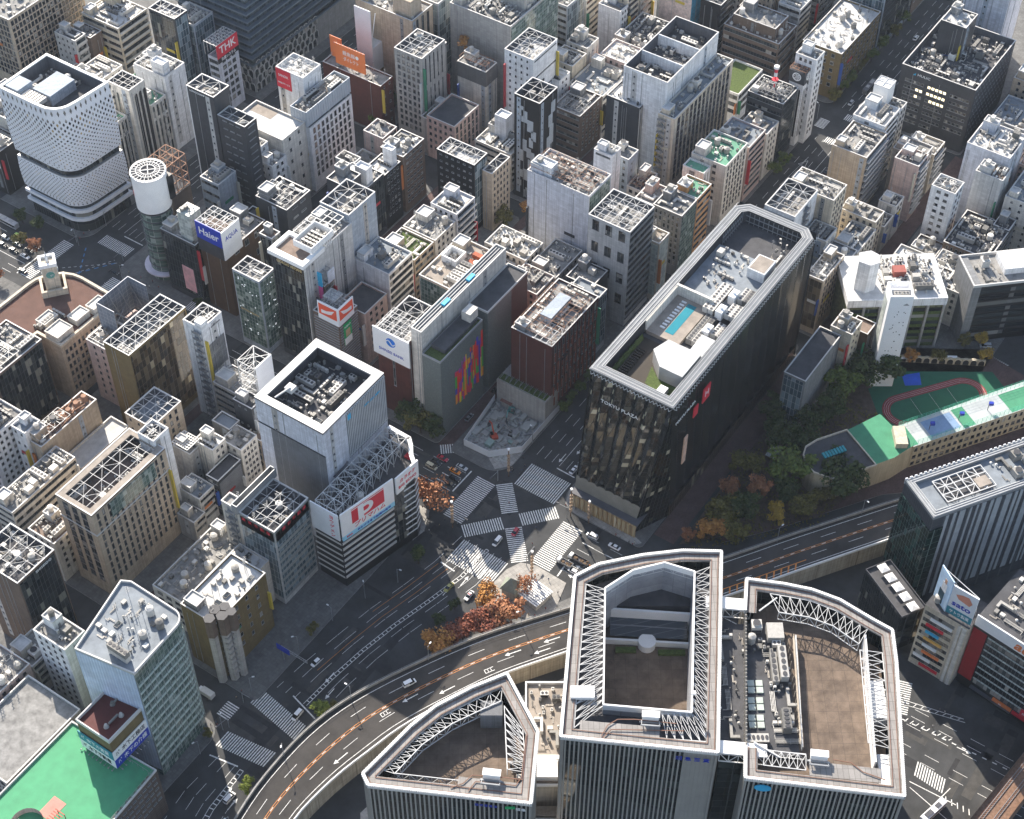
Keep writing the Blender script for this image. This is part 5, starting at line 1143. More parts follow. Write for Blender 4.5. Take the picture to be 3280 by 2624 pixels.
# --- green roof building with sign box
r=thing('department_building','wide building with a bright green roof deck in the lower left corner','building',(95,237.5,0))
MB().prism([(0,-3),(62,0),(60,34),(0,34)],.15,24.4,0).build('wall',[mat('brown_shutter_wall',(.14,.11,.09),.7,panel=(2.2,1.25,.35,(.09,.07,.06)))],r)
MB().q([(0,-3,24.43),(62,0,24.43),(60,34,24.43),(0,34,24.43)]).build('roof',[mat('green_court',(.06,.29,.14),.7,var=.12)],r)
b=MB().ring([(0,-3),(62,0),(60,34),(0,34)],[(.4,-2.6),(61.6,.4),(59.6,33.6),(.4,33.6)],24.4,25.2); b.build('parapet',[M_cope],r)
b=MB()
for k in range(27): b.bar((1+k*2.25,-2.6+k*.1,25.2),(1+k*2.25,-2.6+k*.1,26.8),.08)
for z in (26,26.8): b.bar((0,-2.7,z),(61,.2,z),.07)
for k in range(15): b.bar((59.5,1+k*2.2,25),(59.5,1+k*2.2,27),.08)
b.bar((59.5,1,27),(59.5,33,27),.08); b.build('railing',[M_gsteel],r)
rr_=random.Random(8); wn=winmesh(1.5,.7,'s')
for f in range(5):
    for k in range(19): put('window',wn,r,(62-2-k*2.3,-.0-(2+k*2.3)*.0484,22-f*3.),0)
MB().box(31,15,24.45,38,20,24.5).build('pink_mat',[mat('pink_court',(.6,.25,.2),.8)],r); b=MB()
for k in range(9): b.box(27+k*.9,11.6,26.6,27.3+k*.9,15.4,26.8)
for x in (27,34.5):
    for y in (12,15): b.bar((x,y,24.4),(x,y,26.6),.2)
b.build('pergola',[mat('red_timber',(.42,.12,.08),.7)],r); put('chiller_unit',PR['ac2'],r,(24,20,24.45),.4,(1.6,1.6,1.4)); put('chiller_unit',PR['ac2'],r,(22,14,24.45),1.2,(1.3,1.3,1.2)); b=MB()
for k in range(12): t_=R_(-60+k*15); t2=R_(-45+k*15); b.q([(26+5*math.cos(t_),19+5*math.sin(t_),24.4),(26+5*math.cos(t2),19+5*math.sin(t2),24.4),(26+5*math.cos(t2),19+5*math.sin(t2),27),(26+5*math.cos(t_),19+5*math.sin(t_),27)])
b.build('curved_screen',[WALL['p']],r); b=MB()
for k in range(26):
    for q in range(3): b.cyl(8+k*2+rr_.random(),-2.2+k*.1+rr_.random()*.5,24.5,24.9+rr_.random()*.5,.5,6,0,r2=.15)
b.build('planter',[ROOF['l']],r)
r=thing('sign_box_tower','brown roof tower wrapped in white and blue estate agent billboards on the green roof','tower',(150.6,247.9,24.4)); a,d=15.2,14.2
MB().box(.3,.3,0,a-.3,d-.3,14.6).build('wall',[WALL['y']],r); MB().q([(.3,.3,14.63),(a-.3,.3,14.63),(a-.3,d-.3,14.63),(.3,d-.3,14.63)]).build('roof',[ROOF['r']],r); MB().ring([(.2,.2),(a-.2,.2),(a-.2,d-.2),(.2,d-.2)],[(.6,.6),(a-.6,.6),(a-.6,d-.6),(.6,d-.6)],14.4,16).build('parapet',[M_cope],r)
for f,ln,m1,t1,c1,m2_,t2_,c2_ in (('L',d,M_teal,'木下の賃貸',M_white,M_white,'木下不動産',M_black),('R',a,M_white,'木下工務店',M_black,M_blue,'木下の介護',M_white)):
    o=sign('billboard',None,r,f,-.2,5.4,ln+.4,4.3,m1,.3,0); stext(o,'ﾊﾟ',2.2,c1,f,2. if f=='R' else ln-2.,7.6,.3); stext(o,t1,2.5,c1,f,ln*.56 if f=='R' else ln*.44,7.5,.3,ln*.66)
    o=sign('billboard',None,r,f,-.2,1.,ln+.4,4.3,m2_,.3,0); stext(o,'ﾊﾟ',2.2,c2_,f,2. if f=='R' else ln-2.,3.2,.3); stext(o,t2_,2.5,c2_,f,ln*.56 if f=='R' else ln*.44,3.1,.3,ln*.66)
    b=MB()
    for k in range(9): al=.8+k*1.65; b.bar(fpt(f,al,.8,.2),fpt(f,al,.4,1.4),.1); b.bar(fpt(f,al,.4,1.2),fpt(f,al,.6,1.6),.35)
    b.build('spotlight',[M_gsteel],r)
for x,y in ((4,5),(9.5,4),(11,9)): MB().cyl(x,y,14.65,16.2,.9,12,0,r2=.4).build('roof_vent',[M_eq],r)
MB().box(5,4.6,14.9,9,5.1,15.6).box(10,8.6,14.9,14,9.1,15.6).build('duct',[M_eq],r)
# --- d2 billboard frame, d14 slim tower, d15 sign box
r=thing('large_billboard','large grey back of a billboard frame beside the clock tower building','billboard',(286,372,0)); b=MB().box(0,0,0,17,9,27); b.build('wall',[WALL['p']],r)
b=MB().box(0,9,28,17,9.3,44).box(17,0,28,17.3,9.3,44).box(-.3,0,28,0,9.3,44).build('billboard',[mat('billboard_back',(.2,.23,.28),.5,panel=(2,2,.12,(.34,.37,.42)))],r); b=MB()
for x in (1,6,11,16): b.bar((x,1,28),(x,9,43),.3); b.bar((x,1,28),(x,9,28.4),.25)
b.bar((0,1,36),(17,9,36),.25); b.build('sign_frame',[M_gsteel],r)
bld('d14',293.4,304.3,334.4,343.4,50,'W','S.05','B','gw3','slim tall white tower with a zigzag outside stair and roof frame')
r,a,d,h,zr=BL['d14']; b=MB()
for k in range(14): b.bar((2+k*.6,-.4,h-24),(2+k*.6,-.4,h-10),.25)
b.build('wall_pipe',[M_gsteel],r); MB().box(-.25,d-.8,0,0,d,h).build('corner_strip',[M_white],r); MB().box(0,0,h,3.4,3.4,h+2).build('stair_tower',[WALL['W']],r); text('QUEENS DELICA',.9,M_dsteel,r,(7,-.06,h-3),'R',width=5)
bld('d15',291,302,318,331,26,'c','R3.4,1.2','B','gx','brown scaffolded low building with a steel stair beside the slim white tower')
r=thing('billboard_tower','tall white billboard box on a white steel lattice above the lane','billboard',(292.5,309.6,.15)); b=MB().box(0,0,0,9,9,20).build('wall',[WALL['c']],r)
b=MB()
for z in range(20,45,4):
    for q in ((0,0,9,0),(9,0,9,8),(9,8,0,8),(0,8,0,0)): b.bar((q[0],q[1],z),(q[2],q[3],z),.2); 
    if z<44:
        for q in ((0,0,9,0),(0,8,0,0),(9,8,0,8)): b.bar((q[0],q[1],z),(q[2],q[3],z+4),.14); b.bar((q[2],q[3],z),(q[0],q[1],z+4),.14)
for q in ((0,0),(9,0),(9,8),(0,8)): b.bar((*q,20),(*q,44),.25)
b.bar((0,0,44),(9,8,44),.2); b.bar((9,0,44),(0,8,44),.2); b.build('sign_frame',[M_steel],r); MB().box(.4,-.5,28,9.2,-.15,44.2).build('billboard',[M_sgrey],r)
# --- Wako-like clock tower building
P=[(270,387.6),(298,387.6),(302,391)]+[(302.6,408)]+[(302.6-(1-math.cos(R_(k*15)))*15,408+15*math.sin(R_(k*15))) for k in range(1,7)]+[(264,423),(264,400),(270,400)]
r=thing('clock_tower_building','pinkish stone building with a curved front and a clock tower at the avenue crossing','building',(270,387.6,0)); LP=[(x-270,y-387.6) for x,y in P]
MB().prism(LP,.15,29,0).build('wall',[WALL['t']],r); MB().q([(*p,29.03) for p in LP]).build('roof',[mat('brown_roof_membrane',(.12,.065,.05),.9,var=.2)],r); MB().ring(LP,inset(LP,1.1),28.8,30.2).build('parapet',[WALL['e']],r)
wmx=winmesh(1.1,2.,'d'); 
for f in range(6):
    for k in range(12): put('window',wmx,r,(2+k*2.1+(k//3)*.4,0,24.6-f*3.9),0)
c=MB().box(-2.9,-2.9,29,2.9,2.9,43).build('clock_tower',[WALL['e']],r,(22.5,25.8,0),R_(-38)); MB().ring([(-3.3,-3.3),(3.3,-3.3),(3.3,3.3),(-3.3,3.3)],[(-2.2,-2.2),(2.2,-2.2),(2.2,2.2),(-2.2,2.2)],42.4,44).cyl(0,0,43,48,.7,8,0,r2=.1).build('tower_top',[WALL['W']],c)
for k in range(4):
    b=MB().cyl(0,0,0,.15,1.7,20,0,mt=1); b.cyl(0,0,.15,.18,1.2,20,1); b.bar((0,0,.25),(.0,1.1,.25),.14,0); b.bar((0,0,.25),(.75,.2,.25),.14,0)
    o=b.build('clock_face',[WALL['W'],mat('clock_green',(.12,.3,.26),.4)],c,(2.92*math.cos(R_(90*k)),2.92*math.sin(R_(90*k)),38.5)); o.rotation_euler=(0,R_(90),R_(90*k))
MB().ring([(-5,-5),(5,-5),(5,5),(-5,5)],[(-4,-4),(4,-4),(4,4),(-4,4)],29.,32).build('tower_base',[WALL['e']],r,(22.5,25.8,0),R_(-38))
for x,y,w_,d_,z in ((1,2,8,7,3),(12,3,7,5,2.6),(20,1.5,7,4.5,3),(4,12,7,5,2)): 
    b=MB().box(x,y,29,x+w_,y+d_,29+z).ring([(x-.1,y-.1),(x+w_+.1,y-.1),(x+w_+.1,y+d_+.1),(x-.1,y+d_+.1)],[(x+.3,y+.3),(x+w_-.3,y+.3),(x+w_-.3,y+d_-.3),(x+.3,y+d_-.3)],29+z,29.5+z); b.build('penthouse',[WALL['w']],r)
clutter(r,1,10,14,17,29.03,91,1.2)
text('SHISEIDO',1.5,M_white,BL['d24'][0],(11,-.15,41.6),'R',width=7)
r,a,d,h,zr=BL['d12']; b=MB(); fbox(b,'R',8,30,h-9,h-1.6,0,.25); b.build('sky_lounge_glass',[GCUR['g']],r); MB().ring([(0,0),(a,0),(a,d),(0,d)],[(2,2.6),(a-2,2.6),(a-2,d-2.6),(2,d-2.6)],h-.8,h-.1).build('roof_walkway',[ROOF['t']],r)
MB().ring([(-.3,-.3),(a+.3,-.3),(a+.3,d+.3),(-.3,d+.3)],[(0,0),(a,0),(a,d),(0,d)],h-11,h-10.6).build('cornice',[M_cope],r)
r,a,d,h,zr=BL['d9']; b=MB(); rr_=random.Random(3)
for k in range(5): b.cyl(10+k*4,4,h-1,h+1.6,1.6,10,0,r2=1.); 
for k in range(22): b.bar((rr_.uniform(1,27),rr_.uniform(.8,7),h-.6),(rr_.uniform(1,27),rr_.uniform(.8,7),h+1),.25)
b.build('rusty_machinery',[M_rust],r)
r=BL['d18'][0]; lattice(r,-.5,.3,6,7.5,27.6,1.1,M_cope,False,.3,1)
# ---------------------------------------------------------------- lattice clad corner store
P=[(341.5,483),(341.5,463)]+[(350-8.5*math.cos(R_(k*15)),460-10*math.sin(R_(k*15))) for k in range(1,6)]+[(352,449.6),(369,448.2),(369,483)]
r=thing('lattice_store','large white corner store with a curving facade pierced by diamond openings','store',(341.5,448,0)); LP=[(x-341.5,y-448) for x,y in P]
def edge_pts(L_,step):
    P=[Vector(p) for p in L_]; seg=[(b-a).length for a,b in zip(P,P[1:])]; T=sum(seg); n=int(T/step); out=[]
    for i in range(n):
        s=(i+.5)*T/n; k=0
        while s>seg[k]: s-=seg[k]; k+=1
        d=(P[k+1]-P[k]).normalized(); out.append((P[k]+d*s,d,Vector((d.y,-d.x))))
    return out,T/n
def swell(z,z0,z1,amt): 
    t=(z-z0)/(z1-z0); return amt*math.sin(math.pi*min(1,max(0,t)))
M_lat=mat('white_aluminium_panel',(.72,.74,.78),.45,var=.04)
front=LP[:-1]; rr_=random.Random(6)
MB().prism(inset(LP,.9),.15,60,0).build('core_wall',[GCUR['d']],r)
for (z0,z1,amt,s0,s1) in ((34,66,1.6,1.1,.42),(15.,30.5,.3,.42,.42)):
    b=MB(); nz=10
    for k in range(nz):
        za,zb=z0+(z1-z0)*k/nz,z0+(z1-z0)*(k+1)/nz; A=inset(LP,-swell(za,z0,z1,amt)*(.2 if amt>1 else 1)); B_=inset(LP,-swell(zb,z0,z1,amt)*(.2 if amt>1 else 1))
        for i in range(len(LP)-1): b.q([(*A[i],za),(*A[i+1],za),(*B_[i+1],zb),(*B_[i],zb)])
    b.q([(*p,z0) for p in inset(LP,0)]); row=0; z=z0+.9
    while z<z1-.6:
        t=(z-z0)/(z1-z0); hh=(.7+ (3.2*max(0,t-.35) if amt>1 else .0)); 
        if amt>1 and z1-5.4<z<z1-3.4: z=z1-2.4; hh=3.
        pts,st=edge_pts(inset(front,-swell(z,z0,z1,amt)*(.2 if amt>1 else 1)-.06),2.5 if amt>1 else 1.8)
        for i,(p,d,n) in enumerate(pts):
            q=p+d*(st*.5*(row%2)); w=.42 if hh<.8 else .52
            b.q([(*(q),z-hh*.5),(*(q+d*w),z),(*q,z+hh*.5),(*(q-d*w),z)],1 if rr_.random()<.93 else 2)
        z+=hh*.5+.62; row+=1
    b.build('lattice_panel',[M_lat,GL,mat('amber_blind',(.35,.25,.1),.6)],r)
for z0,z1,m_ in ((11.2,12.8,M_lat),(6.6,8.2,M_lat)):
    MB().ring(inset(LP,-.35),inset(LP,.8),z0,z1,0).build('balcony_band',[m_],r)
MB().ring(inset(LP,.1),inset(LP,1.),30.5,30.9).build('terrace_rim',[M_gsteel],r)
MB().q([(*p,60.02) for p in inset(LP,.9)]).build('roof',[ROOF['d']],r); MB().ring(inset(LP,-.1),inset(LP,1.),65.6,66.2).build('parapet',[M_white],r); MB().ring(inset(LP,.95),inset(LP,1.),60,65.7).build('screen',[M_inner],r)
MB().box(8,14,60,22,24,65).box(2,26,60,10,33,66.5).build('penthouse',[WALL['B']],r); clutter(r,3,14,26,33,60.05,17,1.4); 
b=MB(); 
for k in range(12): b.box(1.5,15+k*1.5,63,7,15.9+k*1.5,65)
b.build('condenser_row',[M_eq],r)
# ---------------------------------------------------------------- long black faceted plaza building
r=thing('plaza_building','long black faceted glass plaza building with pool deck and chillers on its roof','plaza',(343.8,166.3,0)); A_,D_,H_=106,32.4,66
M_fac=glass('facet_glass',[(0,(.005,.006,.006)),(.5,(.009,.011,.011)),(.8,(.022,.025,.022)),(.9,(.09,.085,.065)),(.955,(.4,.37,.27))],rough=.06,panel=(.9,2.1,.05),frame=(.012,.013,.013),spec=.8,byobj=False)  # pale warm panes are bright reflections painted into the glass colour
rr_=random.Random(21)
def pleat(fn,n,rows,amp,m0=0):
    b=MB(); G=[[fn(i/n,z)[:2]+(z,(amp if i%2 else -amp)*rr_.uniform(.4,1)) for i in range(n+1)] for z in rows]
    V=[]
    for j,z in enumerate(rows):
        V.append([fn(i/n,z,G[j][i][3]) for i in range(n+1)])
    for j in range(len(rows)-1):
        for i in range(n):
            a,c,e,f=V[j][i],V[j][i+1],V[j+1][i+1],V[j+1][i]
            if (i+j)%2: b.q([a,c,e],m0); b.q([a,e,f],m0)
            else: b.q([a,c,f],m0); b.q([c,e,f],m0)
    return b
tap=lambda z: 8.5*(1-z/66.)          # the short front leans outwards towards the street
ch=lambda z: 7*max(0,1-z/60.)        # chamfered corner that grows downwards
fN=lambda t,z,o=0: (-tap(z)-o,D_-(D_-ch(z))*t-0,z)
fR=lambda t,z,o=0: (-tap(z)*(1-t)*0+ch(z)*1.+(A_-ch(z))*t,-o*.7,z)
fC=lambda t,z,o=0: (-tap(z)+(tap(z)+ch(z))*t,ch(z)*(1-t),z)
fL=lambda t,z,o=0: (-tap(z)+(A_+tap(z))*t,D_,z); fB=lambda t,z,o=0:(A_,D_*t,z)
rows=[15.,23,31,40,49,57,65.4]
pleat(fN,15,rows,.8).build('faceted_glass',[M_fac],r); pleat(fC,2,rows,.3).build('faceted_glass',[M_fac],r)
pleat(fR,34,[9.,20,33,48,65.4],.9).build('faceted_glass',[mat('black_fin_glass',(.022,.022,.022),.25,var=.3,spec=.6)],r); pleat(fL,30,[5,25,45,65.4],0).build('back_wall',[WALL['k']],r); pleat(fB,8,[.2,65.4],0).build('back_wall',[WALL['d']],r)
pleat(fN,10,[8.5,15.],.0).build('louvre_band',[mat('dark_louvre',(.03,.03,.03),.5,panel=(9,.55,.3,(.2,.2,.18)))],r); pleat(fC,2,[.2,9,15.],.0).build('chamfer_glass',[M_fac],r)
warm=glass('shop_glass_warm',[(0,(.12,.11,.08)),(.35,(.22,.21,.15)),(.7,(.36,.35,.28))],rough=.15,panel=(1.6,6,.14),frame=(.16,.1,.05),byobj=False)
t_,b_=nt(warm); 
b_.inputs['Emission Color'].default_value=(1,.8,.5,1); b_.inputs['Emission Strength'].default_value=.03
sf=pleat(lambda t,z,o=0:(-9.2,5+(D_-5)*t,z),6,[.2,8.5],0); sf.build('shop_front',[warm],r); b=MB()
for k in range(27):
    y=5.5+k; b.bar((-9.4,y,.2),(-9.4,y+(.9 if k%2 else -.9),8.4),.16)
b.build('timber_lattice',[mat('timber',(.2,.13,.07),.6)],r); MB().box(-10.3,4,8.3,0,D_,8.7).build('canopy',[M_dsteel],r)
b=pleat(lambda t,z,o=0:(6+A_*.93*t,-.05,z),20,[.2,6.5],0).build('shop_front',[GCUR['y']],r)
# roof
O=[(0,0),(A_,0),(A_,D_),(0,D_)]; OC=[(0,0),(A_-4,0),(A_,4),(A_,D_-4),(A_-4,D_),(0,D_)]; I4=inset(OC,3.4)
MB().ring(inset(OC,-.5),I4,64.9,65.7).build('roof_walkway',[mat('walkway_metal',(.2,.21,.22),.45,panel=None,var=.15)],r)
for q in (.1,1.4,2.6,3.3): 
    b=MB(); L_=inset(OC,q)
    for p,e in zip(L_,L_[1:]+L_[:1]): b.bar((*p,65.9),(*e,65.9),.13)
    b.build('roof_rail',[M_steel],r)
b=MB(); n=70
for k in range(n): 
    x=A_*k/n; b.bar((x,-.6,64.6),(x+A_/n/2,-1.3,64.),.14); b.bar((x+A_/n/2,-1.3,64.),(x+A_/n,-.6,64.6),.14); b.bar((x,D_+.6,64.6),(x+A_/n/2,D_+1.3,64.),.14); b.bar((x+A_/n/2,D_+1.3,64.),(x+A_/n,D_+.6,64.6),.14)
for k in range(22): y=D_*k/22; b.bar((-.6,y,64.6),(-1.3,y+D_/44,64.),.14); b.bar((-1.3,y+D_/44,64.),(-.6,y+D_/22,64.6),.14)
b.build('edge_rail',[M_steel],r)
b=MB(); 
for p,e in zip(I4,I4[1:]+I4[:1]): b.q([(*p,58),(*e,58),(*e,65.6),(*p,65.6)])
b.build('screen_inner',[WALL['d']],r)
MB().box(3.4,3.4,57,A_-3.4,D_-3.4,60).build('roof',[ROOF['d']],r)
MB().box(3.6,3.6,60,28,D_-3.6,60.1).build('terrace_deck',[mat('dark_decking',(.05,.04,.03),.8)],r); MB().prism([(5,5),(13,4.2),(13,13),(17,18),(9,16)],60.1,60.16).build('roof_lawn',[ROOF['l']],r); b=MB().prism([(13,4),(26,4),(26,17),(19,19),(13,13)],60,66.5,0,mt=1); b.build('lift_house',[mat('lift_house_metal',(.4,.38,.36),.5,var=.1),ROOF['w']],r)
MB().box(26,4,60,36,9,65).build('penthouse',[WALL['W']],r); MB().box(6,7,60.1,9.5,10,62.4).build('garden_pavilion',[M_white],r); b=MB()
for k in range(14): b.box(6+k*1.2,D_-9,60.1,6.6+k*1.2,D_-6,60.9)
b.build('garden_bench',[mat('dark_decking',(.07,.05,.035),.8)],r); b=MB()
for k in range(40): b.cyl(5+k*.55,D_-4.6,60,62.3+rr_.random(),.7,6,0,r2=.2)
b.build('hedge',[ROOF['l']],r)
MB().box(30,15,60,52,D_-3.6,61.6).build('pool_deck',[ROOF['t']],r); MB().box(33,19,61.62,50,22.4,61.66).build('pool',[mat('pool_water',(.03,.22,.27),.05,var=.08)],r); MB().box(52,14,60,53,D_-3.5,66.2).box(30,D_-4.2,60,52,D_-3.6,66).build('screen_wall',[WALL['w']],r)
b=MB()
for k in range(10): b.box(34+k*1.7,23.2,61.6,34.7+k*1.7,25,62)
b.build('sun_lounger',[M_white],r)
MB().box(53,3.6,60,A_-22,D_-3.6,62).build('roof_slab',[ROOF['B']],r)
for k in range(4):
    for j in (0,1): put('chiller_unit',PR['bank'],r,(37+k*7.7,15.2-j*2.2 if k>1 else 13-j*2.2,60. if k<2 else 62),0,(1,1.,1.2))
for k in range(4): put('chiller_unit',PR['bank'],r,(34+k*9.6,4.8,60.2 if k<2 else 62),0,(.9,1.,1.1)); put('chiller_unit',PR['bank'],r,(34+k*9.6,7.,60.2 if k<2 else 62),0,(.9,1.,1.1))
PBX=MB().box(-2.2,-1.3,0,2.2,1.3,4).box(-.4,-.4,4,.4,.4,4.8).mesh('plant_box',[M_white])
for k in range(3): put('plant_box',PBX,r,(41+k*9.4,9.6,60. if k==0 else 62.),0); 
bx=MB().box(74,5,62,83,12,66.4).build('penthouse',[WALL['W']],r); MB().box(74.5,5.5,66.4,82.5,11.5,66.5).build('penthouse_roof',[ROOF['t']],bx); clutter(r,60,14,84,27,62,5,.5); clutter(r,84,5,100,12,61,6,1.3)
b=MB()
for z in (58.5,61,63.5):
    b.bar((A_-20,D_-3.8,z),(A_-3.8,D_-3.8,z),.3); b.bar((A_-3.8,5,z),(A_-3.8,D_-4,z),.3)
for k in range(12): b.bar((A_-20+k*1.5,D_-3.9,57),(A_-20+k*1.5,D_-3.9,65.4),.2); b.bar((A_-3.9,6+k*2,57),(A_-3.9,6+k*2,65.4),.2)
b.build('steel_frame',[M_gsteel],r)
text('TOKYU PLAZA',2.2,M_white,r,(-tap(55)-1.2,19,55),'L',width=15); text('TOKYU PLAZA',1.8,M_white,r,(8,-1.2,56),'R',width=14)
for x,z,w_,hh,m_ in ((14,48,3,5,M_red),(20,50,5,7,M_red),(9,28,2.4,14,mat('banner_mixed',(.6,.4,.3),.6,var=.4,scale=.3))):
    o=MB().box(x,-1.6,z,x+w_,-1.2,z+hh).build('banner',[m_],r)
    if w_==5: text('H',4,M_white,o,(x+2.5,-1.64,z+3.6),'R')
# ---------------------------------------------------------------- fenced demolition site
site=MB().q([(337,231,.17),(370,229.5,.17),(370,251,.17),(337.5,249,.17)]).build('rubble_ground',[mat('rubble',(.36,.36,.34),.95,var=.5,scale=.9)]); struct(site)
FP=[(336.2,248.6),(336.6,237.2),(345.8,228.2),(372,228.3)]
b=MB()
for p,q in zip(FP,FP[1:]): b.bar((*p,1.9),(*q,1.9),.14,0,3.6)
b.bar((336.2,248.6,1.9),(362,252.,1.9),.12,0,3.2); tag(b.build('site_fence',[M_sgrey]),'white hoarding fence wrapped around the demolition site by the scramble crossing','fence')
rr_=random.Random(12); b=MB()
for k in range(170):
    x,y=rr_.uniform(338,369),rr_.uniform(231,250); 
    if y<240-(x-338): continue
    s=rr_.uniform(.3,1.5); z=rr_.uniform(.2,.9); a=rr_.random()*3
    b.bar((x-s*math.cos(a),y-s*math.sin(a),z),(x+s*math.cos(a),y+s*math.sin(a),z*rr_.uniform(.6,1.6)),rr_.uniform(.2,.8),rr_.randrange(3))
for k in range(46):
    x,y=rr_.uniform(340,368),rr_.uniform(231.5,249)
    if y<242-(x-338): continue
    q,w_,h_=rr_.uniform(.6,2.2),rr_.uniform(.5,1.6),rr_.uniform(.3,1.9); b.box(x-q,y-w_,.15,x+q,y+w_,.15+h_,rr_.choice([0,2,2,3]))
rb_=b.build('rubble',[M_conc,M_gsteel,mat('debris_grey',(.4,.41,.39),.9),mat('sheet_green',(.3,.4,.36),.8)]); rb_['kind']='stuff'
r=thing('site_office','small brown roofed site shed at the back of the demolition ground','shed',(361,244,.15)); MB().box(0,0,0,8,4.4,3).build('wall',[WALL['c']],r); MB().box(-.3,-.3,3,8.3,4.7,3.3).build('roof',[mat('shed_roof',(.24,.12,.1),.7)],r)
def excavator(loc,rz,col,label):
    r=thing('excavator',label,'excavator',loc,rz); MB().box(-1.6,-1.3,.0,1.6,-.7,.8).box(-1.6,.7,0,1.6,1.3,.8).build('track',[M_black],r)
    MB().box(-1.6,-1.2,.9,1.,1.2,2.).build('body',[col],r); MB().box(.1,.2,2.,1.2,1.2,3.).build('cab',[GL],r); MB().bar((1,-.3,1.6),(3.6,-.3,5),.5).bar((3.6,-.3,5),(6,-.3,3.6),.4).build('boom',[col],r); MB().bar((6,-.3,3.6),(6.4,-.3,1.4),.35).box(5.9,-.8,.5,6.9,.2,1.5).build('bucket',[M_dsteel],r)
excavator((345.5,241,.2),R_(55),mat('excavator_red',(.5,.08,.04),.5),'red excavator with raised boom in the demolition site')
excavator((360,243,.2),R_(200),mat('excavator_teal',(.1,.28,.26),.5),'teal excavator near the brown roofed site shed')
excavator((351,236,.2),R_(100),mat('excavator_grey',(.3,.3,.3),.5),'grey excavator in the middle of the demolition rubble')
b=MB()
for k in range(8):
    for z in (3.5,7,10.5): b.bar((370.6,230+k*2.9,z),(370.6,232.9+k*2.9,z),.14); 
    b.bar((370.6,230+k*2.9,.2),(370.6,230+k*2.9,11.5),.14)
tag(b.build('scaffold',[M_gsteel]),'thin grey scaffold standing between the demolition site and the trellis podium','scaffold')
# ---------------------------------------------------------------- school street: white tower, ivy building, corner blocks (turned to the curving street)
def oth(name,label,cat,x,y,rz=0): return thing(name,label,cat,(*o2(x,y),0),-YAW+rz)
r=oth('white_tower','slender bright white tower dotted with tiny windows beside the school','tower',141.2,449.2)
MB().box(0,0,.15,8.8,8.2,47).ring([(0,0),(8.8,0),(8.8,8.2),(0,8.2)],[(.7,.7),(8.1,.7),(8.1,7.5),(.7,7.5)],47,49).build('wall',[mat('white_tower_panel',(.84,.84,.85),.5,var=.03)],r); b=MB(); rr_=random.Random(31)
for k in range(34): x,z=rr_.uniform(2,7),rr_.uniform(6,41); b.box(x,-.04,z,x+.35,.0,z+.45)
b.build('tiny_window',[M_black],r); MB().box(.7,4,47,8.1,4.6,49).build('partition',[M_white],r); put('air_conditioner',PR['ac2'],r,(3,2.2,47)); put('air_conditioner',PR['ac2'],r,(6,2.2,47)); b=MB(); b.box(-.1,3,8,0,8,44); b.build('stair_glass',[GCUR['w']],r)
b=MB(); b.q([(7.2,-.06,45.4),(5,-.06,44.6),(6.2,-.06,45.2)]).q([(5.4,-.06,44.4),(7.8,-.06,44.4),(6.6,-.06,45.6)]); b.build('emblem',[M_gsteel],r)
r=oth('ivy_building','wide low building overgrown with ivy and topped with white parapets and a white lift shaft','building',131.5,470,R_(3))
MB().box(0,0,.15,39,25,27).build('wall',[mat('ivy_wall',(.13,.14,.07),.9,var=.6,scale=.7,panel=None)],r); MB().box(-.2,-.6,23.4,39.3,25.2,27.2).build('roof_fascia',[WALL['W']],r); MB().q([(0,0,27.22),(39,0,27.22),(39,25,27.22),(0,25,27.22)]).build('roof',[ROOF['w']],r)
for f in range(6):
    b=MB().box(.6,-.05,2.2+f*3.5,38.4,0,4.1+f*3.5).build('ribbon_window',[GLB],r)
    for c_ in range(6): MB().box(1+c_*6.3,-.4,2.+f*3.5-1.2,6.4+c_*6.3,-.06,2.2+f*3.5).build('planter',[ROOF['l']],r)
b=MB()
for k in range(7): b.bar((.4+k*6.35,-.5,.2),(.4+k*6.35,-.5,23.4),.9)
b.build('pier',[WALL['c']],r); MB().prism([(3,6),(7,3.4),(11,5),(12,9),(9,12),(4,11)],27,42,0).build('lift_shaft',[WALL['W']],r); clutter(r,13,2,37,24,27.25,13,1.1); MB().box(20,12,27.2,25,16,30).build('penthouse',[mat('red_shed',(.3,.09,.07),.7)],r)
r=oth('office_building','dark striped office building at the right edge behind the ivy covered building','building',180.5,473.5,R_(9)); MB().box(2,0,.15,44,17,31).build('wall',[WALL['k']],r)
for f in range(8): MB().box(1,-.06,3+f*3.4,43,0,5+f*3.4).build('ribbon_window',[GLB],r)
MB().box(-.5,-.3,.15,3,17.4,31.6).build('corner_bay',[WALL['G']],r); MB().ring([(-.5,-.5),(44,-.5),(44,17.5),(-.5,17.5)],[(0,0),(43.5,0),(43.5,17),(0,17)],31,32.2).build('parapet',[M_cope],r); MB().q([(0,0,31.02),(43,0,31.02),(43,17,31.02),(0,17,31.02)]).build('roof',[ROOF['g']],r); MB().box(14,5,31,26,15,34).build('penthouse',[WALL['W']],r); clutter(r,3,1,13,16,31.05,3,.8)
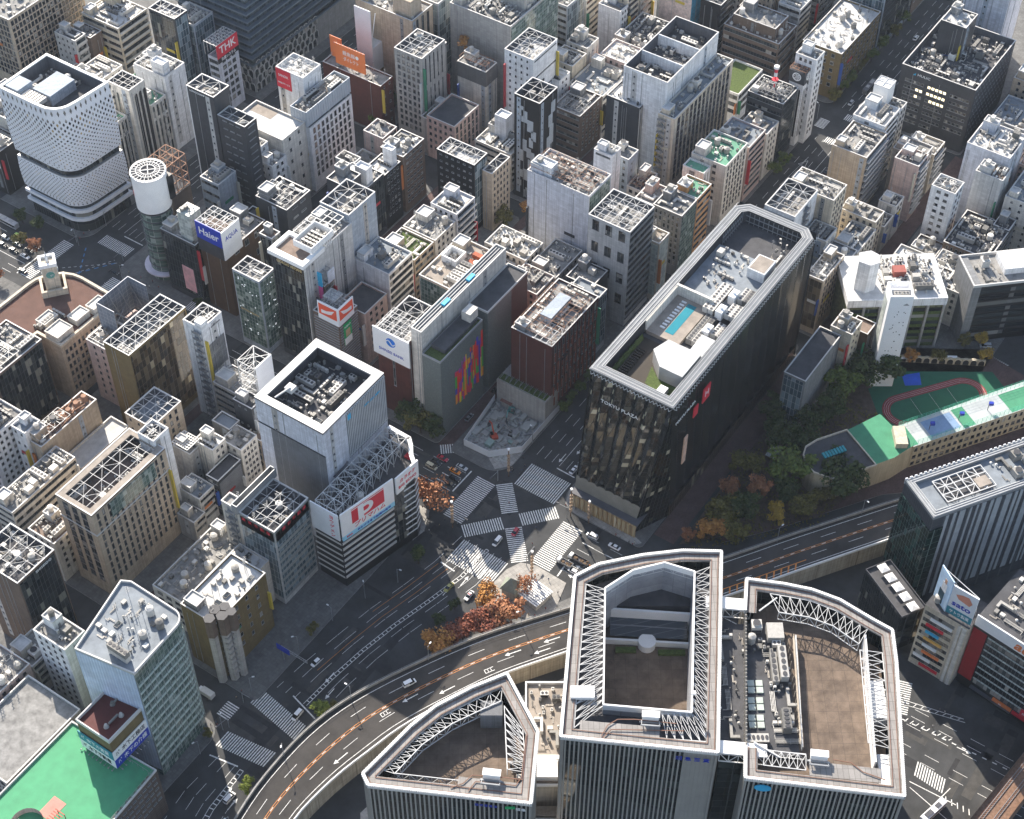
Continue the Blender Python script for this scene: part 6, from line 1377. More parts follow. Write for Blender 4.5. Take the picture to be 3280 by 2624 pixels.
# school with a rounded end, and its playground
r=oth('school_building','long cream school building with a rounded end and green sports court on its roof','school',130,400)
ox,oy=130,400; OLD=[(125.6,414.8),(114.2,410),(109.6,406.6),(108.3,402.9),(108.6,398.5),(111.2,394.4),(117.2,391.4),(133.9,398)]; LP=[(x-ox,y-oy) for x,y in reversed(OLD)]
LP=LP[::-1]; LP=LP[::-1]
M_sch=mat('school_wall',(.5,.43,.3),.85,var=.12,streak=.2)
MB().prism(LP,.15,12,0).build('wall',[M_sch],r); MB().ring(LP,inset(LP,.5) if True else LP,11.9,12.8).build('parapet',[WALL['e']],r); MB().q([(*p,12.02) for p in LP]).build('roof',[ROOF['d']],r); b=MB(); 
for k in range(8): b.bar((-14+k*1.1,.6+k*.5,13),(-15+k*1.1,2.8+k*.5,13.4),.9)
b.build('skylight',[mat('teal_skylight',(.03,.28,.32),.3)],r)
C1=[(125.6,414.8),(133.9,398),(141.5,401.5),(149.5,407.4),(146,412.5),(139.4,423.3)]; L2=[(x-ox,y-oy) for x,y in C1]; MB().prism(L2,.15,12.5,0).build('wall',[M_sch],r); MB().q([(*p,12.53) for p in L2]).build('roof_court',[mat('court_green',(.06,.25,.14),.8,var=.15)],r)
MB().box(12.5,6,12.5,17,15,15).build('stair_house',[WALL['e']],r)
C2=[(144.4,417.2),(149.5,407.2),(194.7,426.4),(240,446),(236,458),(197.6,440.9)]; L3=[(x-ox,y-oy) for x,y in C2]; MB().prism(L3,.15,12,0).build('wall',[M_sch],r); MB().q([(*p,12.03) for p in L3]).build('roof_court',[mat('court_grey',(.42,.45,.45),.8,var=.12)],r)
U_=Vector((45.2,19.2)).normalized(); N_=Vector((U_.y,-U_.x)); S0=Vector((149.5-ox,407.2-oy)); b=MB(); Vv=-N_
b.q([(*(S0+U_*9+Vv*1.5),12.06),(*(S0+U_*22+Vv*1.5),12.06),(*(S0+U_*22+Vv*9.6),12.06),(*(S0+U_*9+Vv*9.6),12.06)]); b.build('court_panel',[mat('court_blue',(.2,.3,.45),.8)],r)
b=MB(); P_=lambda *k: b.q([(*(S0+U_*k[0]+Vv*k[2]),12.06),(*(S0+U_*k[1]+Vv*k[2]),12.06),(*(S0+U_*k[1]+Vv*k[3]),12.06),(*(S0+U_*k[0]+Vv*k[3]),12.06)])
for k in ((23,28,.6,10.4),(0,2.6,.4,10.4),(44,62,.3,10)): b=MB(); P_(*k); b.build('court_panel',[MATS['court_green']],r)
b=MB(); 
for q in (.15,10.6):
    for k in range(33): p=S0+U_*(k*2.)+Vv*q; b.bar((*p,12),(*p,15),.08)
    for z in (12.6,13.4,14.2,15): b.bar((*(S0+Vv*q),z),(*(S0+U_*64+Vv*q),z),.07)
b.build('court_fence',[mat('fence_green',(.08,.45,.3),.5)],r)
sm=archmesh(1.5,2.3,mats=[WALL['e'],GL]); an=math.atan2(U_.y,U_.x)
for f in range(3):
    for k in range(22):
        p=S0+U_*(1.5+k*2.6); put('arch_window' if f==2 else 'window',sm if f==2 else winmesh(1.5,1.7,'d'),r,(*p,1.2+f*3.7),an)
    for k in range(8):
        p=Vector(L2[1])+ (Vector(L2[3])-Vector(L2[1]))*((k+.5)/8) if False else Vector((133.9-ox,398-oy))+(Vector((149.5-ox,407.2-oy))-Vector((133.9-ox,398-oy)))*((k+.5)/8)
    for p,d,n in edge_pts(LP[:6],2.9)[0] if False else []: pass
for p,q in zip(LP,LP[1:]):
    p=Vector(p);q=Vector(q);m_=(p+q)/2;d=(q-p)
    for f in range(3): put('arch_window',sm,r,(*m_,1.2+f*3.6),math.atan2(d.y,d.x)); put('arch_window',sm,r,(*p.lerp(q,.12),1.2+f*3.6),math.atan2(d.y,d.x)) if d.length>6 else None
for k in range(3):
    b=MB()
    p=S0+U_*(10+k*13)+Vv*5; b.bar((*p,12),(*p,15),.2); b.bar((*p,15),(*(p+U_*1.),15.3),.2); q=p+U_*1.; b.box(q.x-.8,q.y-.6,14.6,q.x+.8,q.y+.6,15.8,1); b.build('basketball_hoop',[M_dsteel,M_blue],r)
TP=[(441.9,125.0),(471.8,108.2),(477.5,101.5),(474.8,93.2),(467,92),(436,108)]
struct(MB().q([(431,122,.16),(447,135,.16),(466,127,.16),(486,97,.16),(478,86,.16),(440,104,.16)]).build('playground',[mat('play_green',(.02,.12,.07),.85,var=.12)]))
struct(MB().q([(464,126,.2),(469.3,120.8,.2),(463.5,117.3,.2),(459.5,122.5,.2)]).build('play_mat',[mat('mat_blue',(.02,.1,.55),.7)]))
tr_=MB(); E1=Vector((447,117)); E2=Vector((469,101)); D=(E2-E1).normalized(); Nn=Vector((-D.y,D.x)); 
def loop(rad): 
    P=[]
    for k in range(13): a=math.atan2(Nn.y,Nn.x)-math.pi*k/12; P.append(E2+Vector((math.cos(a),math.sin(a)))*rad)
    for k in range(13): a=math.atan2(-Nn.y,-Nn.x)-math.pi*k/12; P.append(E1+Vector((math.cos(a),math.sin(a)))*rad)
    return P
A1,A2=loop(8.6),loop(5.4)
for k in range(26): a,b2,c_,d=A1[k],A1[(k+1)%26],A2[(k+1)%26],A2[k]; tr_.q([(*a,.19),(*b2,.19),(*c_,.19),(*d,.19)])
struct(tr_.build('running_track',[mat('track_red',(.24,.05,.05),.85)])); tl=MB()
for rad in (6.2,7,7.8):
    A1=loop(rad)
    for k in range(26): ln_(A1[k],A1[(k+1)%26],.08,tl,.22)
for f_ in (.2,.5,.8): p=E1.lerp(E2,f_); ln_(p-Nn*5,p+Nn*5,.08,tl,.2)
struct(tl.build('track_marking',[M_mark]))
r=thing('school_wall_arches','low cream school wall with a row of round arches along the street','wall',(0,0,0)); P0=Vector((470.5,130.5)); P1=Vector((487.5,101)); d=(P1-P0); L_=d.length; an=math.atan2(d.y,d.x)
MB().bar((*P0,1.6),(*P1,1.6),.7,0,3.2).build('wall',[M_sch],r); ar=archmesh(2.4,2.5,mats=[WALL['e'],M_black])
for k in range(11): p=P0+d*((k+.5)/11); q=p+Vector((-d.y,d.x)).normalized()*.36; put('arch_window',ar,r,(*q,.3),an+math.pi); q=p-Vector((-d.y,d.x)).normalized()*.36; put('arch_window',ar,r,(*q,.3),an)
# ---------------------------------------------------------------- striped tower, podium, sign corner and red phone shop building
r=oth('office_tower','tall striped dark and pale tower with a dark glass end at the right edge','tower',138.6,341.7,R_(23)); A_,D_,H_=70,17.5,52
MB().box(0,0,.15,A_,D_,H_-1.4).build('wall',[mat('tower_dark',(.045,.05,.06),.4,panel=(1.4,3.6,.1,(.08,.09,.1)))],r); b=MB(); rr_=random.Random(3); x=5
while x<A_: w_=rr_.choice([.8,1.2,1.6,2.2]); b.box(x,-.25,6,x+w_,0,H_-1.5); x+=w_+rr_.choice([.9,1.3,1.8])
b.build('pale_stripe',[mat('stripe_grey',(.33,.35,.37),.5)],r); MB().box(-.3,-.3,3,5,D_+.1,H_-7).build('glass_end',[glass('curtain_glass_teal',[(0,(.006,.02,.018)),(.5,(.012,.035,.03)),(.8,(.03,.07,.06))],rough=.05,panel=(1.7,3.4,.05),frame=(.12,.16,.15),byobj=False)],r)
MB().box(.3,.3,H_-1.4,A_,D_-.3,H_-1.3).build('roof',[ROOF['B']],r); MB().ring([(-.1,-.1),(A_,-.1),(A_,D_+.1),(-.1,D_+.1)],[(2.2,2.2),(A_-2,2.2),(A_-2,D_-2.2),(2.2,D_-2.2)],H_-1.2,H_).build('roof_walkway',[M_gsteel],r)
for q in (.3,1.2,2.1):
    b=MB(); L_=inset([(0,0),(A_,0),(A_,D_),(0,D_)],q)
    for p,e in zip(L_,L_[1:]+L_[:1]): b.bar((*p,H_+.2),(*e,H_+.2),.16)
    b.build('roof_rail',[M_steel],r)
b=MB()
for k in range(38): b.box(k*1.85,D_-.1,H_-2,k*1.85+.9,D_+.25,H_+.6)
b.build('crenel_panel',[WALL['W']],r); lattice(r,8,4,27,D_-4,H_-.3,3.2,M_steel,True,.3,4); MB().box(8,4,H_-6,27,D_-4,H_-1.25).build('roof_well',[ROOF['d']],r); MB().box(21,5,H_-1.2,26,9,H_+.1).build('hatch',[ROOF['t']],r); clutter(r,30,3.4,58,D_-3,H_-1.3,8,1.1)
r=oth('podium_block','dark glass podium with white parasols on its roof terrace below the striped tower','podium',121.6,344.2,R_(-65)); MB().box(0,0,.15,22,10,19.6).build('wall',[GCUR['d']],r); MB().q([(0,0,19.62),(22,0,19.62),(22,10,19.62),(0,10,19.62)]).build('roof',[ROOF['d']],r); MB().ring([(0,0),(22,0),(22,10),(0,10)],[(.2,.2),(21.8,.2),(21.8,9.8),(.2,9.8)],19.6,20.6).build('parapet',[M_dsteel],r)
for k in range(5):
    u=thing('parasol','one of the square white parasols on the dark podium terrace','parasol',r.matrix_basis@Vector((3+k*4.4,5,19.62)),r.rotation_euler.z,'white parasols on the podium terrace'); MB().bar((0,0,0),(0,0,2.4),.1).build('pole',[M_steel],u); b=MB()
    for i in range(4): a1,a2_=R_(45+90*i),R_(135+90*i); b.q([(2.4*math.cos(a1),2.4*math.sin(a1),2.3),(2.4*math.cos(a2_),2.4*math.sin(a2_),2.3),(0,0,3)])
    b.build('canopy',[M_white],u)
r=oth('sign_building','lit cream commercial building carrying a blue poster and a health firm billboard','building',135.9,320.5,math.atan2(310.3-320.5,148.6-135.9)); a,d=16,13
MB().box(0,0,.15,a,d,33).build('wall',[WALL['e']],r); rr_=random.Random(2)
sgn=[M_red,M_white,M_orange,M_sgrey,mat('sign_amber',(.7,.4,.1),.5,var=.2),M_cyan]
for f in range(8):
    MB().box(.6,-.06,3.4+f*3.6,11.5,0,5.2+f*3.6).build('ribbon_window',[GLB],r); b=MB().box(rr_.uniform(.8,4),-.5,2.+f*3.6,rr_.uniform(7,11),-.1,3.2+f*3.6); b.build('shop_sign',[sgn[f%6]],r)
b=MB().box(12.4,-.3,.2,13.6,0,32).box(14,-.3,.2,15.4,0,32); b.build('light_column',[WALL['w']],r); MB().box(-.06,1,3,0,d-1,31).build('curtain_wall',[GCUR['y']],r)
MB().q([(0,0,33.03),(a,0,33.03),(a,d,33.03),(0,d,33.03)]).build('roof',[ROOF['d']],r); b=MB().box(6.6,1,34,15.6,1.5,48.).build('billboard',[M_sgrey],r); b['label']='white billboard with a teal foot strip'; MB().box(6.6,.9,34,15.6,1,37.4).build('billboard_foot',[M_teal],b); text('サトウ製薬',1.8,M_white,b,(11.1,.85,35.7),'R',width=7); text('sato',3.4,M_blue,b,(11,.95,40.),'R',width=6.6,bold=.06)
b2=MB(); b2.q([(8.2,.94,44.6),(9.4,.94,43),(13.4,.94,42.2),(14.2,.94,44),(12.6,.94,46.2),(10.4,.94,45.8)]); b2.build('emblem',[mat('emblem_coral',(.62,.25,.16),.5)],b)
b=MB().box(0,-.2,33.6,7.4,.2,49.5).build('billboard',[mat('poster_blue',(.5,.66,.82),.5,var=.25,scale=.15)],r,(.2,5.,0),math.atan2(-.54,.845)); b['label']='pale blue poster with a suited figure'; MB().box(2,-.27,34.2,4.8,-.2,40.5).build('poster_figure',[mat('poster_navy',(.02,.06,.09),.6)],b); MB().box(2.6,-.28,40.5,5.2,-.2,44.6).build('poster_figure',[WALL['W']],b); MB().box(3.4,-.29,44.6,4.6,-.2,46.6).build('poster_figure',[mat('poster_skin',(.5,.3,.2),.6)],b)
b=MB()
for k in range(6): b.bar((7+k*1.6,1.8,47.6),(7+k*1.6,6,33),.15)
b.bar((1.4,4.8,48.6),(15.4,1.8,47.6),.2); b.bar((1.4,4.8,45),(15.4,1.8,44.6),.2); b.bar((1.4,4.8,48.6),(8,3.4,45),.14); b.bar((15.4,1.8,47.6),(8,3.4,45),.14); b.build('sign_frame',[M_steel],r); put('roof_vent',PR['tank'],r,(2.6,3.4,33))
r=oth('shop_building','dark glass shop building with a red end wall and a long white telephone company sign','building',150.8,312.9,math.atan2(297.9-312.9,167.1-150.6)); a,d=46,26
MB().box(0,0,.15,a,d,37).build('wall',[WALL['k']],r); MB().box(0,-.4,5,5,0,33).build('red_panel',[mat('red_panel',(.3,.015,.02),.6)],r)
for f in range(9):
    z=4.6+f*3.3; MB().box(5.4,-.05,z,a,0,z+2.3).build('ribbon_window',[GLB],r); MB().box(5.4,-.2,z+2.4,a,0,z+2.95).build('spandrel',[mat('spandrel_pale',(.45,.5,.48),.4,panel=(1.6,9,.08,(.1,.1,.1)))],r)
o=MB().box(0,-.7,33.3,a,-.2,38.6).build('billboard',[M_white],r); text('au',6,M_orange,o,(17,-.76,36),'R',bold=.14,italic=.25); MB().box(0,-.5,31.9,a,-.05,33.2).build('sign_strip',[M_black],r)
MB().q([(0,0,37.03),(a,0,37.03),(a,d,37.03),(0,d,37.03)]).build('roof',[ROOF['d']],r); clutter(r,2,2,a-2,d-2,37.05,4,1.2); b=MB().box(14,-.9,3.2,21,-.2,4.4,0).build('shop_sign',[M_orange],r); text('au',1.,M_white,b,(17,-.95,3.8),'R'); b=MB().box(21.4,-.9,3,30,-.2,4.2).build('shop_sign',[M_red],r); b=MB().box(24,-1,5,30,-.4,8).build('shop_sign',[M_red],r); text('カラオケ',1.1,M_white,b,(27,-1.05,6.6),'R',width=4.5); MB().box(5.6,-1.5,2.9,21,-.1,3.2).build('canopy',[M_dsteel],r)
# ---------------------------------------------------------------- three foreground towers with finned facades and rail-ringed roofs
M_finw=mat('fin_white',(.33,.31,.28),.5,var=.08); M_rim=mat('rim_white',(.8,.79,.77),.5,var=.05)
M_walk=flatmat('walkway_grating',(.25,.235,.22),1.6,3.2,.06,(.13,.12,.11),YAW,.15,.6)
M_tile=flatmat('brown_roof_tile',(.15,.113,.086),3.6,3.6,.05,(.09,.07,.055),YAW,.42,.9,(.16,.12,.09))
M_mgl=glass('tower_glass',[(0,(.012,.016,.015)),(.5,(.02,.026,.024)),(.8,(.04,.05,.045))],rough=.06,panel=(1.35,3.8,.05),frame=(.05,.05,.05),spec=.8,byobj=False)
def mtower(poly,label,H=62.,zr=56.5,skip=(),dead=()):
    """poly counter-clockwise in survey coordinates"""
    ox,oy=poly[0]; r=oth('finned_tower',label,'tower',ox,oy); L_=[(x-ox,y-oy) for x,y in poly]; n=len(L_)
    MB().prism(inset(L_,.5),.15,H-2.2,0,top=False).build('wall',[M_mgl],r)
    for k in range(n):
        p,q=Vector(L_[k]),Vector(L_[(k+1)%n]); d=q-p; l=d.length; d/=l; no=Vector((d.y,-d.x)); b=MB(); m=max(1,round(l/1.32))
        for i in range(m+1): c=p+d*(l*i/m); b.bar((*(c-no*.25),2),(*(c-no*.25),H-.6),.24,0,.5)
        b.build('fin_row',[M_finw],r)
    for k,(f0,f1) in dead:
        p,q=Vector(L_[k]),Vector(L_[(k+1)%n]); d=q-p; a,c=p+d*f0,p+d*f1; no=Vector((d.y,-d.x)).normalized()*-.3; b=MB(); b.q([(*(a+no),2),(*(c+no),2),(*(c+no),H-2.3),(*(a+no),H-2.3)]); b.build('blank_panel',[M_finw],r)
    b=MB(); OO,II=inset(L_,-.35),inset(L_,.4)
    for k in range(n):
        if k in skip: continue
        b.ring([OO[k],OO[(k+1)%n],II[(k+1)%n],II[k]],[OO[k],OO[(k+1)%n],II[(k+1)%n],II[k]],H-1.7,H-.02); b.q([(*OO[k],H),(*OO[(k+1)%n],H),(*II[(k+1)%n],H),(*II[k],H)])
    for k in range(n):
        if k in skip: continue
        p,q=Vector(L_[k]),Vector(L_[(k+1)%n]); d=q-p; l=d.length; d/=l; no=Vector((d.y,-d.x)); m=max(1,round(l/.66))
        for i in range(m): c=p+d*(l*(i+.5)/m)+no*.42; b.box(c.x-.16,c.y-.16,H-1.1,c.x+.16,c.y+.16,H-.1)
    b.build('parapet',[M_rim],r)
    b=MB(); OO,II=inset(L_,.4),inset(L_,3.4)
    for k in range(n):
        if k not in skip: b.q([(*OO[k],H-1.1),(*OO[(k+1)%n],H-1.1),(*II[(k+1)%n],H-1.1),(*II[k],H-1.1)]); b.q([(*II[k],H-1.7),(*II[(k+1)%n],H-1.7),(*II[(k+1)%n],H-1.1),(*II[k],H-1.1)])
    b.build('roof_walkway',[M_walk],r)
    for q in (.95,2.9):
        b=MB(); I=inset(L_,q)
        for k in range(n):
            if k not in skip: b.bar((*I[k],H-.9),(*I[(k+1)%n],H-.9),.16)
        b.build('gondola_rail',[M_brail],r)
    b=MB().prism(inset(L_,3.1),zr-.6,zr,0); b.build('roof',[M_tile],r)
    return r,L_
def truss(b,p,q,z0,z1,step=2.6,w=.16,m=0):
    p=Vector(p);q=Vector(q);d=q-p;n=max(1,round(d.length/step))
    b.bar((*p,z0),(*q,z0),w*1.4,m); b.bar((*p,z1),(*q,z1),w*1.4,m)
    for i in range(n+1): c=p+d*(i/n); b.bar((*c,z0),(*c,z1),w,m)
    for i in range(n):
        a,c=p+d*(i/n),p+d*((i+1)/n)
        if i%2: b.bar((*a,z0),(*c,z1),w*.8,m)
        else: b.bar((*a,z1),(*c,z0),w*.8,m)
def flat_truss(b,P,Q,z,step=2.8,w=.16):
    for (p,q) in zip(P,Q):
        pass
    (p0,p1),(q0,q1)=P,Q; p0,p1,q0,q1=map(Vector,(p0,p1,q0,q1)); n=max(1,round((p1-p0).length/step))
    b.bar((*p0,z),(*p1,z),w*1.5); b.bar((*q0,z),(*q1,z),w*1.5)
    for i in range(n+1): b.bar((*p0.lerp(p1,i/n),z),(*q0.lerp(q1,i/n),z),w)
    for i in range(n):
        b.bar((*p0.lerp(p1,i/n),z),(*q0.lerp(q1,(i+1)/n),z),w*.8); b.bar((*q0.lerp(q1,i/n),z),(*p0.lerp(p1,(i+1)/n),z),w*.8)
def gondola(r,x,y,z,rz=0):
    b=MB().box(-2.4,-1,0,2.4,1,2.2,0).box(-2.6,-1.1,2.2,2.6,1.1,2.4,0).box(-3.2,-1.6,-.5,3.2,-1.1,.1,1).bar((-2.6,-1.2,.5),(-2.6,-3.2,1.4),.2,1).bar((2.6,-1.2,.5),(2.6,-3.2,1.4),.2,1).box(-2.8,-3.4,.9,2.8,-3.,1.4,1); b.build('window_gondola',[M_white,M_gsteel],r,(x,y,z),rz)
# centre tower
PC=[(14.4,253.1),(59.2,248.0),(66.1,320.1),(53.9,320.4),(41.3,318.6),(27.2,314.9),(19.8,310.3)]
r,L_=mtower(PC,'tallest centre finned tower with a sunken brown roof court ringed by white trusses',H=62,zr=38,dead=((0,(.8,.99)),(0,(.0,.02))))
ox,oy=PC[0]; l_=lambda x,y:(x-ox,y-oy)
W1,W2,W3,W4=l_(27.0,264.),l_(52.8,261.5),l_(57.2,312.5),l_(29.,306.)
b=MB(); c=MB()
for p,q in ((W1,W2),(W2,W3),(l_(48,316),W3),(l_(38,313),l_(48,316)),(W4,l_(38,313)),(W4,W1)): p,q=Vector(p),Vector(q); b.bar((*p,61.2),(*q,61.2),.5,0,.5); b.bar((*p,60),(*q,60),.3,0,2.6); c.q([(*p,37),(*q,37),(*q,60),(*p,60)])
b.build('well_frame',[M_rim],r); c.build('well_wall',[mat('well_wall',(.3,.31,.33),.8,panel=(3,3.6,.05,(.2,.2,.21)))],r)
b=MB()
for P in ((l_(17.4,255.8),l_(22.8,308.4),W4,W1),(l_(17.4,255.8),W1,W2,l_(57.4,251.4)),(W2,l_(57.4,251.4),l_(63,317),W3),(W4,l_(22.8,308.4),l_(28,312),l_(41,315.4),l_(54,317),l_(63,317),W3,l_(48,316),l_(38,313))): b.q([(*p,56) for p in P])
b.build('service_floor',[ROOF['d']],r)
MB().box(*l_(29.5,309.5),38,*l_(57,316),47).build('lower_roof',[ROOF['d']],r)
b=MB().bar((*l_(30,308.6),42.5),(*l_(56.6,306.6),42.5),.8,0,9).bar((*l_(29.6,301.6),39.2),(*l_(56.4,299.8),39.2),.8,0,2.4); b.build('light_court_wall',[M_rim],r)
b=MB(); b.q([(*l_(31.5,308.2),43),(*l_(56,306.2),43),(*l_(55.8,301),40.6),(*l_(31.3,302.6),40.6)]); b.build('skylight',[glass('skylight_dark',[(0,(.03,.035,.04)),(.5,(.04,.045,.05))],panel=(3,3,.08),frame=(.15,.15,.16),byobj=False)],r)
MB().cyl(*l_(43,300.4),38,41,2.8,20).build('round_bay',[M_rim],r); MB().box(*l_(33,297.6),38,*l_(39.5,299.4),39).box(*l_(46.5,296.6),38,*l_(55.,298.4),39).build('planter',[ROOF['l']],r)
b=MB(); flat_truss(b,(l_(18.3,256.5),l_(23.2,308)),(W1,W4),60.6,2.7); flat_truss(b,(W2,W3),(l_(57,252.5),l_(62.6,315)),60.6,2.7); truss(b,W4,l_(38,313),57,61,3); truss(b,l_(38,313),l_(48,316),57,61,3); truss(b,l_(48,316),W3,57,61,3); flat_truss(b,(l_(45,253),l_(57,252)),(l_(44,261.5),W2),60.6,2.2)
truss(b,W1,W4,57.2,60.5,4); truss(b,W2,W3,57.2,60.5,4); b.build('roof_truss',[M_steel],r)
MB().bar((*l_(20,257.2),60.8),(*l_(43,255.),60.8),3.4,0,.16).build('walkway_deck',[M_walk],r); b=MB(); b.path([(*l_(26,253.4),61.2),(*l_(28,257),61.3),(*l_(31,259),61.3),(*l_(36,259),61.3),(*l_(48,257.6),61.3)],.2).path([(*l_(26,252.4),61.2),(*l_(29,255.6),61.3),(*l_(50,255.2),61.3)],.2); b.build('gondola_rail',[M_brail],r)
gondola(r,*l_(40.6,259.6),61,-.08)
b=MB().bar((*l_(52.9,264),61),(*l_(52.9,264),68),.14).box(*l_(52.2,263.4),67.4,*l_(53.6,264.6),68,1); b.build('floodlight_mast',[M_gsteel,M_white],r); b=MB()
for k in range(8): b.bar((*l_(21+.2*k,262+k*2),58),(*l_(25,263+k*2),60.4),.18)
b.build('pipework',[M_gsteel],r); MB().box(*l_(17.5,266),60.6,*l_(24.5,270),62).build('equipment_box',[M_rim],r)
for k,ch in enumerate('阪急百貨'): text(ch,2.2,M_blue,r,(34+k*2.6,(34+k*2.6)*-.1138-.75,H_-0+5.4),'R',rz=-.113)
# left tower
PL=[(-40.2,237.2),(5.6,231.6),(7.7,254.7),(-1.3,274.4),(-11.5,269.6),(-22,263.1),(-29,256.4),(-34.6,249.6),(-41.9,240.8)]
r,L_=mtower(PL,'left finned tower with a quarter round brown roof behind a curved white truss',H=62,zr=53.)
ox,oy=PL[0]; l_=lambda x,y:(x-ox,y-oy); b=MB(); I=[l_(-33,241.5),l_(-25.5,251),l_(-17,258),l_(-8,263),l_(-3,265.6)]; J=[l_(-36.4,242.6),l_(-30,251.6),l_(-20.6,260),l_(-10,266.4),l_(-2.6,270.4)]
for k in range(4): flat_truss(b,(I[k],I[k+1]),(J[k],J[k+1]),60.4,2.4); truss(b,I[k],I[k+1],57,60.3,2.6)
truss(b,l_(-33,241.5),l_(-14,239.2),57.5,60.6,2.2); flat_truss(b,(l_(-1,243),l_(-2,264)),(l_(4.4,242),l_(3.4,256)),60.4,2.6); truss(b,l_(-1,243),l_(-2,264),57.2,60.4,3); b.build('roof_truss',[M_steel],r)
MB().box(*l_(-9,261),52.8,*l_(-2.5,266),60).build('penthouse',[WALL['G']],r); MB().bar((*l_(-15,238.2),60.8),(*l_(3,236.),60.8),4.4,0,.16).build('walkway_deck',[M_walk],r); b=MB(); b.path([(*l_(-17,236.6),61.2),(*l_(-13.5,238),61.2),(*l_(-11,240.6),61.2),(*l_(-4,240.2),61.2),(*l_(3.4,239.2),61.2)],.2).path([(*l_(-12,235.6),61.2),(*l_(-10,238.6),61.2),(*l_(1.4,237.4),61.2),(*l_(3,240),61.2),(*l_(4.4,254),61.2)],.2); b.build('gondola_rail',[M_brail],r); gondola(r,*l_(-5.4,240.4),61,-.12); clutter(r,*l_(-.5,243),*l_(4,250),53,5,1.5)
b=MB().bar((*l_(-15.5,238.8),61),(*l_(-15.5,238.8),66),.12); b.build('lightning_rod',[M_gsteel],r)
for k,ch in enumerate('西武百貨店'): text(ch,1.3,M_blue,r,(36.6+k*1.3-6,(36.6+k*1.3-6)*-.122-.75,58.6),'R',rz=-.12)
text('阪急',1.5,M_white,r,(43,43*-.122-.75,58.5),'R',rz=-.12); b=MB().box(38.6,-.4,58,41.4,-.2,59.2); b.build('emblem',[M_grn],r,(0,-38.6*.122-.4,0))
# right tower
PR2=[(66.4,239.9),(110.4,234.2),(115.0,279),(115.5,290.4),(110,294.4),(101,301.6),(93,305.4),(84.4,307.6),(73.2,309.4),(71.6,297.4),(67.4,250.2)]
r,L_=mtower(PR2,'right finned tower with a wide brown tiled roof and a machinery yard of chillers',H=62,zr=54.,skip=(9,))
ox,oy=PR2[0]; l_=lambda x,y:(x-ox,y-oy); b=MB(); I=[l_(82,297.6),l_(91,295.8),l_(98,292.6),l_(105,286)]; J=[l_(80,304.6),l_(92,302),l_(100,298),l_(108.5,291.6)]
for k in range(3): flat_truss(b,(I[k],I[k+1]),(J[k],J[k+1]),60.6,2.6); truss(b,I[k],I[k+1],57,60.4,2.4)
flat_truss(b,(l_(103,252),l_(105,284)),(l_(109.6,250),l_(111.6,283)),60.4,3.2); flat_truss(b,(l_(72,244.6),l_(84,243)),(l_(73,249.6),l_(84.6,248)),60.4,2.4); truss(b,l_(77,249),l_(84.6,248.2),57.4,60.4,2.4); b.bar((*l_(70,252),60.6),(*l_(77,247),60.6),.4).bar((*l_(76,298),60.6),(*l_(82,303),60.6),.4); b.build('roof_truss',[M_steel],r)
MB().bar((*l_(85,243.4),60.8),(*l_(105,241.),60.8),4.6,0,.16).build('walkway_deck',[M_walk],r); gondola(r,*l_(88,246.8),61,-.12); b=MB(); b.path([(*l_(92,246),61.2),(*l_(97,245),61.2),(*l_(100,242),61.2),(*l_(106,239.5),61.2)],.2); b.build('gondola_rail',[M_brail],r)
MB().box(*l_(68,250),53.8,*l_(83.6,296),56.46).build('yard_floor',[ROOF['d']],r); b=MB().bar((*l_(84.4,252),57),(*l_(86.8,291),57),.4,0,2.2); b.build('yard_wall',[WALL['g']],r); b=MB().bar((*l_(104.4,246),57),(*l_(107.6,290),57),.5,0,6).box(*l_(106,262),54,*l_(111,275),57.6).box(*l_(105.6,240),54,*l_(110,250),57.4); b.build('parapet_wall',[M_rim],r)
for k in range(3):
    for i in range(2):
        for j in range(2): MB().box(*l_(69.8+i*2.5+k*.4,259+k*6+j*2.4),56.5,*l_(71.8+i*2.5+k*.4,261+k*6+j*2.4),57).build('skylight',[mat('pale_skylight',(.42,.47,.42),.4)],r)
for k in range(4): put('chiller_unit',PR['bank'],r,(*l_(78.6+k*1.,281),56.5),math.pi/2,(1.2,.5,1.)) if k in(0,3) else None
put('chiller_unit',PR['bank'],r,(*l_(81.6,280),57.4),math.pi/2,(1.5,1.2,1.2)); put('chiller_unit',PR['bank'],r,(*l_(79,279),56.5),math.pi/2,(1.4,1.,1.)); put('chiller_unit',PR['bank'],r,(*l_(80.4,260),57.),math.pi/2,(.9,1.3,1.5)); put('chiller_unit',PR['bank'],r,(*l_(71.6,254.4),56.5),0,(.85,1.4,1.1)); put('cooling_tower',PR['cool'],r,(*l_(75,294),56.5)); MB().box(*l_(78,289),56.5,*l_(83,294.6),59.4).build('louvred_housing',[M_eq],r)
clutter(r,*l_(76,253),*l_(84,290),56.5,9,1.2,['pipe','pipe','duct','row']); clutter(r,*l_(69,284),*l_(77,296),56.5,19,1.2)
b=MB()
for k in range(14): b.bar((*l_(84,254+k*2.6),57),(*l_(84,254+k*2.6),60),.14); 
for z in (58,59,60): b.bar((*l_(83.8,253),z),(*l_(85.8,290),z),.12)
b.build('pipework',[mat('pipe_tan',(.5,.42,.32),.6)],r)
b=MB(); ms_=[]; e=MB().cyl(0,0,0,.3,1.6,20); o=e.build('emblem',[M_cyan],r,(5.2,-.9,57.6)); o.rotation_euler=(math.pi/2,0,-.12); o.scale=(1.5,1,1)
